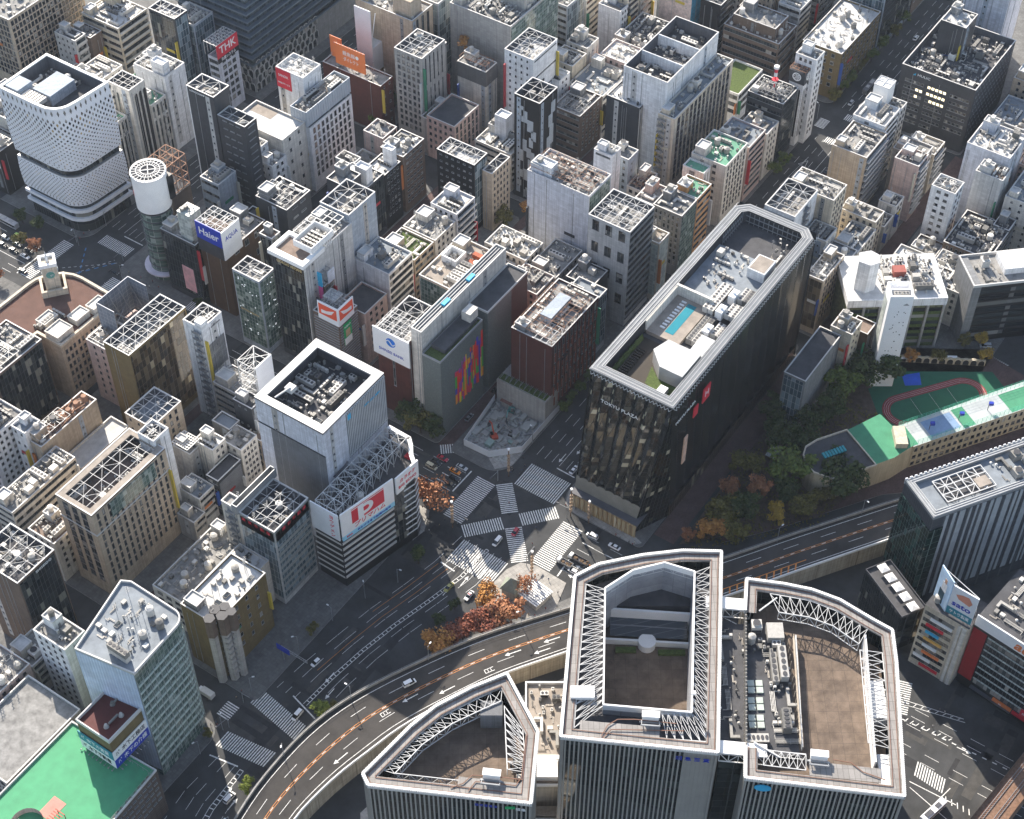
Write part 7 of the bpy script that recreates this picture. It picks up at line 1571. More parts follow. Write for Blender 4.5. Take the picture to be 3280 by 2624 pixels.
# low links between the towers
def link_(label,x0,y0,x1,y1,h,m_): 
    r=oth('link_building',label,'building',x0,y0); a,d=x1-x0,y1-y0; MB().box(0,0,.15,a,d,h).build('wall',[m_],r); MB().ring([(0,0),(a,0),(a,d),(0,d)],[(.5,.5),(a-.5,.5),(a-.5,d-.5),(.5,d-.5)],h,h+1.1).build('parapet',[M_rim],r); MB().q([(0,0,h+.02),(a,0,h+.02),(a,d,h+.02),(0,d,h+.02)]).build('roof',[ROOF['t']],r); return r,a,d
r,a,d=link_('low cream link roof with terraces between the left and centre finned towers',4.6,262,19.6,300,17,WALL['e']); clutter(r,1,12,a-1,d-1,17.03,5,.8,['row','duct','ac2'])
for k in range(5): MB().box(.4,-26+k*5,.15,13.4,-22.2+k*5,15-k*1.5).box(.2,-26.2+k*5,15-k*1.5,13.6,-25.4+k*5,15.9-k*1.5).build('stepped_terrace',[WALL['w'] if k%2 else WALL['t']],r)
MB().box(1,2,17,10,8,19.6).box(0,9,17,13,10.4,18.6).build('penthouse',[M_rim],r)
r=oth('bridge_building','dark glazed atrium block linking the centre and right finned towers','building',60.6,250); MB().box(0,0,.15,7.4,47,56.3).build('wall',[M_mgl],r); MB().q([(0,0,56.33),(7.4,0,56.33),(7.4,47,56.33),(0,47,56.33)]).build('roof',[ROOF['d']],r); b=MB(); 
for y in (-1.2,50): truss(b,(-.6,y),(13,y-1.4),55.6,59.6,2.6,.2); truss(b,(-.6,y+4),(13,y+2.6),55.6,59.6,2.6,.2); b.bar((-.6,y+2,60.),(13,y+.6,60.),4.2,0,.3)
b.build('roof_bridge',[M_rim],r); clutter(r,.6,2,7,45,56.34,4,1.4)
# ---------------------------------------------------------------- trees
def leafmat(name,c1,c2):
    m=bpy.data.materials.new(name); t,b=nt(m); N=t.nodes.new; b.inputs['Roughness'].default_value=.75; b.inputs['Specular IOR Level'].default_value=.2
    g=N('ShaderNodeNewGeometry'); n=N('ShaderNodeTexNoise'); n.inputs['Scale'].default_value=.9; n.inputs['Detail'].default_value=4; link(t,g.outputs['Position'],n.inputs['Vector'])
    cr=N('ShaderNodeValToRGB'); cr.color_ramp.elements[0].position=.35; cr.color_ramp.elements[1].position=.65; cr.color_ramp.elements[0].color=(*c1,1); cr.color_ramp.elements[1].color=(*c2,1)
    link(t,n.outputs['Fac'],cr.inputs[0]); link(t,cr.outputs[0],b.inputs['Base Color']); b.inputs['Transmission Weight'].default_value=0
    return m
LEAF=dict(dark=leafmat('leaf_dark_green',(.025,.045,.016),(.08,.1,.03)),green=leafmat('leaf_green',(.06,.1,.025),(.17,.2,.045)),olive=leafmat('leaf_olive',(.07,.07,.02),(.2,.17,.045)),
 orange=leafmat('leaf_orange',(.36,.16,.05),(.55,.29,.08)),rust=leafmat('leaf_rust',(.26,.11,.055),(.43,.2,.1)),red=leafmat('leaf_red',(.2,.065,.045),(.34,.13,.075)),yellow=leafmat('leaf_yellow',(.28,.18,.03),(.5,.34,.06)),lime=leafmat('leaf_lime',(.12,.16,.03),(.24,.28,.05)))
M_bark=mat('bark',(.07,.055,.04),.9)
def treemesh(seed,nleaf=1500,kind='round'):
    r=random.Random(seed); b=MB(); cl=[]; 
    for k in range(15):
        a=r.uniform(0,6.28); q=r.uniform(.1,.72); z=r.uniform(.42,.98) if kind!='cone' else r.uniform(.2,1.0)
        if kind=='cone': q*=(1.05-z)*1.1
        cl.append((q*math.cos(a)*.55,q*math.sin(a)*.55,z,r.uniform(.13,.24)*(1 if kind!='cone' else .75)))
    for k in range(nleaf):
        x,y,z,s=r.choice(cl); v=Vector((r.gauss(0,1),r.gauss(0,1),r.gauss(0,1))); v=v.normalized()*s*r.random()**.33; p=Vector((x,y,z))+Vector((v.x,v.y,v.z*.75))
        n=(v.normalized()+Vector((r.gauss(0,.6),r.gauss(0,.6),r.gauss(0,.6)+.4))).normalized(); u=n.orthogonal().normalized(); w_=n.cross(u); e=r.uniform(.018,.036)
        a=r.uniform(0,6.28); u,w_=(u*math.cos(a)+w_*math.sin(a))*e,(-u*math.sin(a)+w_*math.cos(a))*e*1.3
        b.q([p-u*.6-w_,p+u-w_*.3,p+u*.4+w_,p-u+w_*.4])
    t=MB(); t.cyl(0,0,0,.5,.028,7,r2=.018)
    for x,y,z,s in cl[:9]: t.bar((0,0,r.uniform(.2,.45)),(x,y,z-.05),.014)
    return b,t
TM={}
for k,(s,kd,nl) in enumerate(((1,'round',1700),(2,'round',1500),(3,'round',1800),(4,'cone',1500),(5,'bare',520))):
    bb,tt=treemesh(s,nl,kd); TM[k]=(bb,tt.mesh('trunk',[M_bark]))
TC={}
def tree(x,y,h,kind,leaf,label,z=.15,wide=1.,group='street and park trees',name='tree'):
    key=(kind,leaf)
    if key not in TC: TC[key]=TM[kind][0].mesh('crown',[LEAF[leaf]])
    r=thing(name,label,'tree',(x,y,z),rnd.uniform(0,6.28),group); s=(h*wide,h*wide,h); put('trunk',TM[kind][1],r,sc=s); put('crown',TC[key],r,sc=s); return r
for x,y,h,k,lf,w_,lab in (
 (291.8,190.5,8.5,4,'rust',1.1,'thin leaved rust coloured tree on the corner plaza beside the striped shelter'),
 (279.2,199.5,10,1,'orange',1.1,'bright orange tree beside the little green roofed police box'),
 (276.6,189.5,12,0,'rust',1.25,'large rust red tree filling the plaza corner by the expressway'),
 (269.5,194.2,11,2,'red',1.15,'deep red tree left of the large rust red tree'),
 (262.2,196.8,10.5,1,'red',1.2,'darkest maroon tree in the row beside the expressway'),
 (251.8,199.8,11,2,'orange',1.15,'dark orange tree standing apart at the left of the autumn row'),
 (263,207.5,5.5,0,'dark',1.,'small dark green tree on the traffic island among the lanes'),
 (271.8,207.,5,1,'dark',1.,'smaller green tree on the traffic island nearer the police car'),
 (281,229.6,9,3,'dark',1.3,'dark evergreen by the corner of the curved building'),
 (304.2,238,14,4,'rust',1.1,'large thin red brown tree on the pavement by the scramble stop line'),
 (302,246,13,1,'rust',.9,'red brown street tree under the karaoke billboard corner'),
 (333,272.5,12,2,'dark',1.,'dark street tree beside the brick bank building'),(331.8,266,11,1,'olive',1.2,'brownish street tree between the bank and the glass block building'),(332,260.6,11,0,'dark',1.,'dark street tree at the corner of the striped glass block'),
 (211.6,218.6,6.5,0,'lime',1.1,'lime green tree on the verge near the left crossing'),(215.8,217.,4,1,'olive',1.,'low olive bush tree beside the lime green tree'),(176.6,220.6,6,1,'lime',1.,'yellow green tree in the sunlit gap at the lower left'),
 (184,244.6,4,0,'olive',1.,'small olive tree at the foot of the curved glass block'),(236,241.6,5,1,'olive',1.,'small kerb tree in front of the golden brown building'),
 (448,306,10,0,'olive',1.,'yellow brown tree in the lane beside the black panelled tower'),(461,302,8,1,'orange',1.,'orange tree at the lane corner behind the tan window building'),
 (335,380,6,0,'dark',1.,'dark tree beside the small zebra crossing left of centre')): tree(x,y,h,k,lf,lab,wide=w_)
# the park
for x,y,h,k,lf,w_,lab in (
 (411.9,157.8,12,0,'dark',1.1,'dark green park tree beside the slim glass ended building'),(414.4,144,13,1,'dark',1.,'dark park tree at the near corner of the slim glass building'),(424.8,141,13,2,'dark',1.1,'dark tree behind the slim glass ended building in the park'),(437.2,140,15,0,'green',1.1,'tall green tree below the cream building at the park edge'),
 (447,139,16,2,'dark',1.2,'biggest dark green tree in front of the brown ivy wall'),(455,131,17,3,'dark',1.6,'pointed dark conifer at the foot of the white tower'),(401.4,150.9,13,1,'dark',1.2,'dark park tree along the paved lane midway'),(390,138.5,15,0,'green',1.3,'yellowish green broad tree at the centre of the park'),
 (394,116.5,16,2,'dark',1.25,'dense dark tree in front of the rounded school end'),(383,152.6,11,1,'olive',1.2,'olive brown tree by the lane near the park middle'),(376.1,143.4,11,0,'rust',.9,'rust tinted park tree among the olive ones'),(378,127,9,2,'olive',1.2,'low olive tree beside the expressway wall near the school'),
 (358.9,150.,11,2,'olive',1.2,'brown green tree at the near end of the park lane'),(364.2,142.3,12,0,'dark',1.1,'shaded dark tree behind the near park trees'),(369.4,131.9,10,1,'yellow',.9,'dull yellow tree beside the expressway barrier'),(349,148,10,1,'orange',1.1,'dark orange tree nearest to the expressway in the park'),(379.4,134.5,10,2,'dark',1.1,'dark round tree between the yellow tree and the broad green tree'),
 (354,141,9,0,'olive',1.2,'olive tree next to the dark orange one in the park'),(386,122,9,1,'olive',1.,'small olive tree under the dense dark school tree'),(403,141,12,2,'dark',1.2,'dark tree beside the white roofed park shelter'),(398,126,13,0,'dark',1.2,'dark tree touching the curved school wall'),(371,152,9,2,'rust',1.,'reddish tree at the lane edge of the park'),(421,152.,9,1,'dark',1.,'small dark tree hugging the glass ended building side'),(344.5,155,6,0,'rust',1.,'small rust tree at the tip of the park by the zebra crossing')): tree(x,y,h,k,lf,lab,wide=w_)
for k,(x,y,lf) in enumerate(((472.6,126.5,'orange'),(479,117.5,'olive'),(497.,106.6,'yellow'),(492.2,112.1,'olive'),(489.8,102.5,'yellow'))): tree(x,y,6.5,k%3,lf,('orange street tree nearest to the white tower','olive street tree between the two bus shelters','yellow street tree across the road by the dark striped building','olive street tree across the road from the school wall','yellow street tree at the far end of the school wall arches')[k])
for k,u in enumerate((606,615,624,634,645,657,670,684)): tree(u,227.6+(k%2),7.5,k%3,'green' if k%3 else 'olive','kerbside tree in the row along the far avenue by the brown corner block',group='far avenue tree row')
for k,(u,v) in enumerate(((553,226),(545,226.5),(560,204.6),(372,226.6),(378,226.4),(384,226.3),(391,226.4))): tree(u,v,5.5 if k>2 else 7,k%3,'green','green kerbside tree or shrub along the wide avenue beyond the demolition site' if k>2 else 'green street tree near the far avenue crossing' ,group='avenue green shrubs' if k>2 else 'far crossing trees')
for k,(u,v) in enumerate(((463,376),(466,384),(471,392),(489,396),(505,386),(512,366))): tree(u,v,8,k%3,'dark' if k%2 else 'green','dark green tree in the shaded street below the top edge towers',group='trees in the shaded street')
for k,(u,v,lf) in enumerate(((323,462,'rust'),(322,470,'olive'),(334,470,'dark'),(333,480,'dark'),(300,462,'rust'))): tree(u,v,7,k%3,lf,('rust tree beside the clock tower crossing','olive street tree along the lattice store traffic','dark street tree on the pavement below the lattice store','second dark street tree farther along the lattice store pavement','red brown tree at the left edge of the avenue')[k])
tree(510,370,7,1,'orange','small orange tree on the roof ledge beside the cream louvred tower',z=30)
b=MB(); rr_=random.Random(9)
for k in range(2600): 
    u=rr_.uniform(342,440); v=rr_.uniform(118,156); 
    if v<118+(440-u)*.0: continue
    if v<150-(u-342)*.95 and u<378: continue
    e=.35; b.q([(u-e,v,.2+rr_.random()*.9),(u,v-e,.2+rr_.random()*.9),(u+e,v,.3+rr_.random()*.9),(u,v+e,.3+rr_.random()*.9)])
o=b.build('undergrowth',[LEAF['olive']]); o['kind']='stuff'
struct(MB().prism([(341,156.5),(413,157),(413,146),(443,146),(450,134),(432,118),(410,112),(381,120)],.02,.17,0).build('park_ground',[mat('park_soil',(.1,.075,.06),.95,var=.4,scale=.4)]))
r=thing('park_shelter','small white roofed shelter under the park trees','shelter',(394,146,.17)); MB().box(0,0,3,7,4,3.3).build('roof',[M_white],r); b=MB()
for x,y in ((.2,.2),(6.8,.2),(.2,3.8),(6.8,3.8)): b.bar((x,y,0),(x,y,3),.15)
b.build('post',[M_dsteel],r)
# ---------------------------------------------------------------- corner plaza: police box, shelter, bus shelters
r=thing('police_box','small police box with a pointed grey green roof on the corner plaza','police box',(286.8,192,.15),R_(8)); MB().box(0,0,0,4.6,5,4.5).build('wall',[WALL['c']],r); b=MB(); q=[(-.6,-.6),(5.2,-.6),(5.2,5.6),(-.6,5.6)]
for k in range(4): b.q([(*q[k],4.5),(*q[(k+1)%4],4.5),(2.6,2.6,8.6)])
b.build('roof',[mat('patina_roof',(.23,.26,.21),.7,var=.2)],r)
r=thing('subway_shelter','low striped white canopy over the subway stairs on the corner plaza','shelter',(287.4,183.2,.15),R_(-8)); MB().box(0,0,0,8.6,8,2.6).build('wall',[WALL['g']],r); b=MB()
for k in range(10): b.box(-.3+k*.92,-.4,2.7,.25+k*.92,8.4,3.)
b.build('roof_slat',[M_white],r); MB().box(-.2,-.3,2.6,8.8,8.3,2.68).build('roof',[mat('canopy_grey',(.3,.31,.32),.6)],r)
for x,y in ((470.4,129.8),(481.6,113.4)): 
    r=thing('bus_shelter','white bus shelter by the white tower' if x<475 else 'white bus shelter midway along the school wall','shelter',(x,y,.15),R_(-58)); MB().box(-2.6,-.8,2.5,2.6,.8,2.7).build('roof',[M_white],r); b=MB().bar((-2.4,.6,0),(-2.4,.6,2.5),.12).bar((2.4,.6,0),(2.4,.6,2.5),.12).box(-2.3,.55,.4,2.3,.6,2.2,1); b.build('frame',[M_gsteel,GL],r)
r=thing('gantry_sign','blue overhead direction sign on a steel lattice gantry beside the golden brown building','sign',(222,243.4,0),0); b=MB()
truss(b,(0,0),(0,-11),7,8.4,1.6,.1); b.bar((0,0,0),(0,0,8.4),.35); b.build('gantry',[M_gsteel],r); MB().box(-.3,-3.4,5.6,-.15,2.2,8.6).build('sign_panel',[M_blue],r)
# tall poles of the scramble, lamps, signals
def pole(x,y,h,label):
    r=thing('banner_pole',label,'pole',(x,y,.15)); b=MB().cyl(0,0,0,h,.22,8,0); b.build('post',[mat('pole_brown',(.16,.1,.07),.6)],r); b=MB()
    for k in range(5): z=3+k*2.; b.box(-.42,-.42,z,.42,.42,z+1.2)
    b.build('lantern_box',[mat('lantern_tan',(.42,.3,.2),.6)],r); MB().cyl(0,0,h,h+.7,.5,10,0).build('lamp',[M_white],r)
pole(329.9,196.2,15.2,'tall brown banner pole on the rounded plaza before the black plaza building'); pole(301.2,229,14.5,'tall brown banner pole at the karaoke building corner of the scramble'); pole(298.8,192.6,14.5,'tall brown banner pole beside the thin rust tree'); pole(333,225.8,15,'tall brown banner pole in front of the white hoarding fence'); pole(331.,189,12,'shorter brown banner pole near the cafe glass of the black plaza building')
lm=thing('street_lamp','slim street lamp','lamp',(0,0,0)); MB().cyl(0,0,0,8,.11,6,0).bar((0,0,7.8),(1.4,0,8.4),.1).build('post',[M_gsteel],lm); MB().box(1,-.22,8.3,1.9,.22,8.5).build('lamp_head',[M_white],lm)
LMP=[(346,203.8,.15),(366,203.5,.15),(352,227.7,.15),(300,239,.15),(286,202,.15),(270,230.6,.15),(258,236,.15),(244,239.6,.15),(228,241.8,.15),(206,244.4,.15),(189,242.4,.15),(178,242.6,.15),(337,452,.15),(352,449,.15),(331,420,.15),(300,424,.15),(303.4,262,.15),(303.4,310,.15),(303.4,352,.15),(331.4,300,.15),(331.4,350,.15),(605,204,.15),(592,229,.15),(560,203,.15),(640,229,.15)]
for i in (8,14,20,26,33,40,47,53,60,68): p=dk(i,.015); LMP.append((p.x,p.y,ZD))
for k,(x,y,z) in enumerate(LMP):
    lab='slim grey street lamp on the kerb of the streets' if z<1 else 'slim grey lamp on the expressway barrier'
    o=lm if k==0 else dup(lm); o.location=(x,y,z); o.rotation_euler=(0,0,rnd.uniform(0,6.28)); o['label']=lab; o['group']='street lamps on the kerbs' if z<1 else 'lamps along the expressway barrier'
def signal(x,y,rz,label):
    r=thing('traffic_signal',label,'signal',(x,y,.15),rz); MB().cyl(0,0,0,6,.13,6,0).bar((0,0,5.6),(4.6,0,5.9),.12).build('post',[M_gsteel],r); b=MB().box(3.4,-.25,5.6,4.9,.15,6.1); b.build('signal_head',[M_dsteel],r)
for k,(x,y,rz) in enumerate(((303.6,228.6,-1.6),(328.8,227.8,3.1),(328.6,197.,1.6),(302.,197,0),(201,243.6,-1.5),(191,241.4,3),(336,449.8,3.1),(339.6,427.6,-3))): signal(x,y,rz,('traffic signal at the karaoke corner of the scramble','traffic signal at the hoarding corner of the scramble','traffic signal at the black plaza building corner','traffic signal at the plaza tree corner of the scramble','traffic signal on the right kerb of the lower left crossing','traffic signal on the left kerb of the lower left crossing','traffic signal below the lattice store','traffic signal near the round drum tower')[k])
# ---------------------------------------------------------------- vehicles
CARM={}
def paint(n,c,metal=0.): 
    if n not in CARM: CARM[n]=mat('car_paint_'+n,c,.3,metal,var=.03,spec=.6)
    return CARM[n]
COL=dict(white=(.8,.8,.8),silver=(.5,.52,.54),black=(.015,.015,.017),red=(.45,.015,.04),yellow=(.62,.48,.03),orange=(.75,.25,.02),green=(.3,.55,.05),blue=(.03,.06,.25),cream=(.6,.55,.4),olive=(.35,.33,.08),grey=(.2,.21,.22))
def loft(secs,m=0,b=None):
    """secs: list of (x, [(y,z)...]) closed rings"""
    b=b or MB(); n=len(secs[0][1]); k0=len(b.v)
    for x,rg in secs:
        for y,z in rg: b.v.append((x,y,z))
    for i in range(len(secs)-1):
        for j in range(n): a=k0+i*n; b.f.append((a+j,a+(j+1)%n,a+n+(j+1)%n,a+n+j)); b.m.append(m)
    b.f.append(tuple(k0+j for j in range(n))); b.m.append(m); b.f.append(tuple(k0+(len(secs)-1)*n+j for j in range(n))); b.m.append(m); return b
def ring_(hw,z0,z1,c=.12): return [(-hw+c,z0),(hw-c,z0),(hw,z0+c),(hw,z1-c),(hw-c,z1),(-hw+c,z1),(-hw,z1-c),(-hw,z0+c)]
M_tyre=mat('tyre',(.02,.02,.02),.9); M_lamp=mat('headlamp',(.85,.85,.8),.2); M_tail=mat('tail_lamp',(.4,.02,.02),.3)
def wheels(r,xs,hw,rad=.33):
    for x in xs:
        for s in (-1,1):
            b=MB().cyl(0,0,-.12,.12,rad,12,0,bottom=True); b.cyl(0,0,.12,.13,rad*.6,10,1); o=b.build('wheel',[M_tyre,M_gsteel],r,(x,s*hw,rad)); o.rotation_euler=(R_(-90*s),0,0)
def lamps(r,x0,x1,hw,z):
    for s in (-1,1):
        MB().box(x1-.06,s*hw-.22,z,x1+.03,s*hw+.22,z+.16).build('headlight',[M_lamp],r); MB().box(x0-.03,s*hw-.2,z+.05,x0+.06,s*hw+.2,z+.22).build('tail_light',[M_tail],r)
def car(kind,col):
    L_=dict(sedan=4.6,hatch=3.9,van=4.7)[kind]; r=thing({'sedan':'car','hatch':'car','van':'van'}[kind],'x','car' if kind!='van' else 'van'); x0,x1=-L_/2,L_/2; P_=paint(col,COL[col])
    loft([(x0,ring_(.78,.38,.82)),(x0+.25,ring_(.86,.25,.95)),(-.2,ring_(.88,.22,.93)),(x1-.9,ring_(.88,.22,.9)),(x1-.2,ring_(.84,.25,.76)),(x1,ring_(.72,.34,.66))]).build('body',[P_],r)
    if kind=='van': sec=[(x0+.05,ring_(.82,.85,1.7)),(x0+.3,ring_(.82,.85,1.88)),(.9,ring_(.82,.85,1.88)),(1.75,ring_(.78,.8,.98))]
    elif kind=='hatch': sec=[(x0+.1,ring_(.76,.85,1.1)),(x0+.4,ring_(.74,.85,1.46)),(.45,ring_(.72,.85,1.46)),(1.25,ring_(.78,.8,.96))]
    else: sec=[(x0+.5,ring_(.78,.85,.98)),(x0+1.2,ring_(.68,.85,1.4)),(.35,ring_(.68,.85,1.42)),(1.25,ring_(.78,.8,.96))]
    loft(sec).build('window_glass',[mat('car_glass',(.015,.018,.02),.08,spec=.7,var=0)],r)
    zt=sec[1][1][4][1]; hw=sec[1][1][3][0]-.1; MB().box(sec[1][0]+.05,-hw,zt-.04,sec[2][0]-.05,hw,zt+.03).build('roof_panel',[P_],r)
    if kind=='van': b=MB().box(x0+.05,-.84,.9,-.2,.84,1.5); b.build('side_panel',[P_],r)
    wheels(r,(x0+.85,x1-.85),.76); lamps(r,x0,x1,.55,.58); return r
PROTO={}
def place(kind,col,x,y,rz,label,z=0.02,group=None,extra=None):
    k=(kind,col)
    if k in PROTO: o=dup(PROTO[k])
    else: o=car(kind,col); PROTO[k]=o
    if extra: o=o
    o.location=(x,y,z); o.rotation_euler=(0,0,rz); o['label']=label
    if group: o['group']=group
    return o
H_up,H_dn=math.pi/2,-math.pi/2
V_=[('van','white',304.8,211.6,math.pi,'white minivan crossing the middle of the scramble'),('hatch','red',312.1,208.7,math.pi+.1,'small red car on the diagonal zebra of the scramble'),
 ('van','cream',320.3,252.4,H_dn,'cream and white van in the queue behind the orange taxi'),('sedan','orange',323.4,243.6,H_dn,'orange taxi waiting in the avenue before the scramble'),('sedan','silver',326.4,242.6,H_dn,'silver sedan at the stop line beside the orange taxi'),('sedan','black',320.4,241.8,H_dn,'black car at the scramble stop line next to the orange taxi'),('hatch','black',317.4,241.8,H_dn,'black hatchback at the stop line nearest the centre line'),
 ('sedan','red',326,251.2,H_dn,'dark red car behind the silver sedan'),('sedan','black',323,252.2,H_dn,'black sedan behind the orange taxi'),
 ('van','white',326.3,184.4,H_up,'white van below the plaza corner facing the scramble'),('hatch','white',309,181.6,H_up,'white car behind the dark flatbed truck'),('sedan','olive',278.2,214.3,math.pi,'yellow green taxi beside the ladder marking on the left avenue'),
 ('sedan','white',326.7,175.2,H_up,'white sedan beside the black plaza building base'),('van','white',207.2,225.5,math.pi,'white minibus driving over the lower left zebra crossing'),('hatch','white',227,233.4,math.pi-.1,'white car on the avenue below the golden brown building'),('van','white',170.9,224,0,'white van in the sunlit patch at the lower left'),
 ('sedan','white',349,207,0,'white car leaving the scramble beside the black facade'),('sedan','grey',348.5,254.9,0,'grey car parked in the lane beside the coloured stripe wall'),('sedan','black',366.8,254.9,0,'black car farther along the lane by the stripe wall'),
 ('sedan','white',675.5,217.9,0,'lone white car far up the avenue beside the large black office'),('hatch','silver',611,221,math.pi,'pale car ahead of the bus near the far crossing'),('sedan','black',560,207.8,0,'dark car on the avenue before the far crossing'),
 ('van','silver',497.6,104.9,R_(120),'silver van on the street behind the school wall'),('van','white',490.2,155.6,0,'white van in the narrow street below the slim white tower'),('van','silver',483,161.4,0,'grey van parked in the narrow street beside the red tiled roof')]
for v in V_: place(v[0],v[1],v[2],v[3],v[4],v[5])
# a queue of traffic by the lattice store
for k,(kd,c,u,v,lab) in enumerate((('sedan','white',318,463.6,'white car first in the queue by the lattice store crossing'),('sedan','white',325.4,464.5,'white sedan at the crossing stop line nearest the lattice store'),('sedan','black',321.8,465.,'black sedan between the two white cars at the crossing'),('hatch','green',325.6,475.4,'bright green taxi in the queue by the lattice store'),('sedan','black',318,470.4,'black sedan second in its lane by the clock tower crossing'),('sedan','grey',321.8,472,'grey sedan second in the middle lane of the queue'),('sedan','black',318,477,'black sedan third in its lane of the queue'),('hatch','silver',321.8,479.,'silver hatchback behind the grey sedan in the queue'),('sedan','white',318.,490.6,'white car beside the long city bus'),('van','silver',318,484,'silver van behind the black sedans in the queue'),('sedan','black',325.6,468.8,'black sedan behind the front white sedan by the store'),('sedan','black',311,458.,'dark car heading away beside the clock tower'),('sedan','black',332,425.6,'black car turning below the clock tower building'))): place(kd,c,u,v,H_dn if u>315 else H_up,lab)
p=dk(23.2,.31); d=dk(23.7,.31)-dk(22.7,.31); place('van','white',p.x,p.y,math.atan2(d.y,d.x),'white estate car alone on the expressway at the lower left',ZD+.02)
p=dk(63.,.6); d=dk(63.5,.6)-dk(62.5,.6); place('sedan','white',p.x,p.y,math.atan2(-d.y,-d.x),'white car on the expressway beside the centre finned tower',ZD+.02)
def box_truck(name,label,x,y,rz,z=.02,L_=6.,boxm=M_white,open_=False,cabm=None,h=2.9):
    r=thing(name,label,'truck' if 'truck' in name else 'bus',(x,y,z),rz); cabm=cabm or M_white
    loft([(L_/2-1.7,ring_(1.,.4,2.1)),(L_/2-.5,ring_(1.,.4,2.1)),(L_/2,ring_(.96,.4,1.2))]).build('cab',[cabm],r); MB().box(L_/2-.42,-.9,1.25,L_/2-.05,.9,1.95).build('windscreen',[MATS['car_glass']],r)
    if open_:
        b=MB().box(-L_/2,-1.1,.8,L_/2-1.9,1.1,1.,0).box(-L_/2,-1.1,1,-L_/2+.1,1.1,1.7).box(-L_/2,-1.1,1,L_/2-1.9,-1.,1.7).box(-L_/2,1.,1,L_/2-1.9,1.1,1.7).box(L_/2-2,-1.1,1,L_/2-1.9,1.1,1.9); b.build('cargo_bed',[boxm],r); rr=random.Random(3); b=MB()
        for k in range(24): q=rr.uniform(.2,.5); xx,yy=rr.uniform(-L_/2+.5,L_/2-2.4),rr.uniform(-.8,.8); b.box(xx-q,yy-q*.6,1.,xx+q,yy+q*.6,1.+rr.uniform(.2,.6))
        b.build('cargo',[mat('soil_load',(.14,.09,.05),.9)],r)
    else: MB().box(-L_/2,-1.1,.75,L_/2-1.85,1.1,h).build('cargo_box',[boxm],r)
    wheels(r,(-L_/2+1.2,L_/2-1.),.98,.42); return r
box_truck('flatbed_truck','dark open flatbed truck loaded with soil waiting below the scramble',314.2,182.6,H_up,L_=8.4,boxm=M_dsteel,open_=True); box_truck('flatbed_truck','second open truck standing beside the dark soil truck',310.2,186.2,H_up,L_=6.5,boxm=M_gsteel,open_=True)
box_truck('box_truck','white covered truck parked at the corner of the lower left crossing',196.4,256.2,H_up,L_=6.6,boxm=mat('truck_tarp',(.6,.58,.55),.7)); box_truck('box_truck','small white box truck in the queue beside the green taxi',321.7,486.,H_dn,L_=5.4,boxm=M_white)
p=dk(80.5,.62); d=dk(81,.62)-dk(80,.62); box_truck('box_truck','white box truck driving on the expressway beside the park',p.x,p.y,math.atan2(-d.y,-d.x),ZD+.02,L_=8,boxm=M_white,h=3.6)
def bus(label,x,y,rz,c1,c2):
    r=thing('bus',label,'bus',(x,y,.02),rz); loft([(-5.4,ring_(1.2,.35,2.9)),(5.2,ring_(1.2,.35,2.9)),(5.4,ring_(1.15,.4,2.7))]).build('body',[c1],r); MB().box(-5.2,-1.23,1.3,5.1,1.23,2.3).build('window_glass',[MATS['car_glass']],r); MB().box(-4,-.8,2.9,-1,.8,3.15).box(1,-.7,2.9,3,.7,3.1).build('roof_unit',[c2],r); wheels(r,(-3.2,3.6),1.1,.48); lamps(r,-5.4,5.4,.8,.7)
bus('dark sided city bus in the kerb lane below the lattice store',329,484.6,H_dn,mat('bus_grey',(.42,.41,.42),.4),M_gsteel); bus('grey coach with pale roof hatches on the avenue beyond the far crossing',626,219,math.pi,mat('coach_grey',(.16,.16,.17),.4),M_cope); bus('white bus with roof hatches at the bottom right stop line',293,35,R_(-15),M_white,M_dsteel); bus('green and white bus at the bottom edge on the right road',288.,20,R_(-12),mat('bus_green',(.2,.5,.15),.4),M_white)
o=place('sedan','white',279.3,206.2,math.pi,'black and white police car beside the police box'); b=MB().box(-.3,-.5,1.44,.0,.5,1.58); b.build('light_bar',[M_red],o); MB().box(-1.1,-.9,.35,1.2,.9,.72).build('door_panel',[M_black],o)
o=PROTO[('sedan','orange')]; MB().box(-.3,-.35,1.44,.0,.35,1.62).build('taxi_sign',[M_white],o)
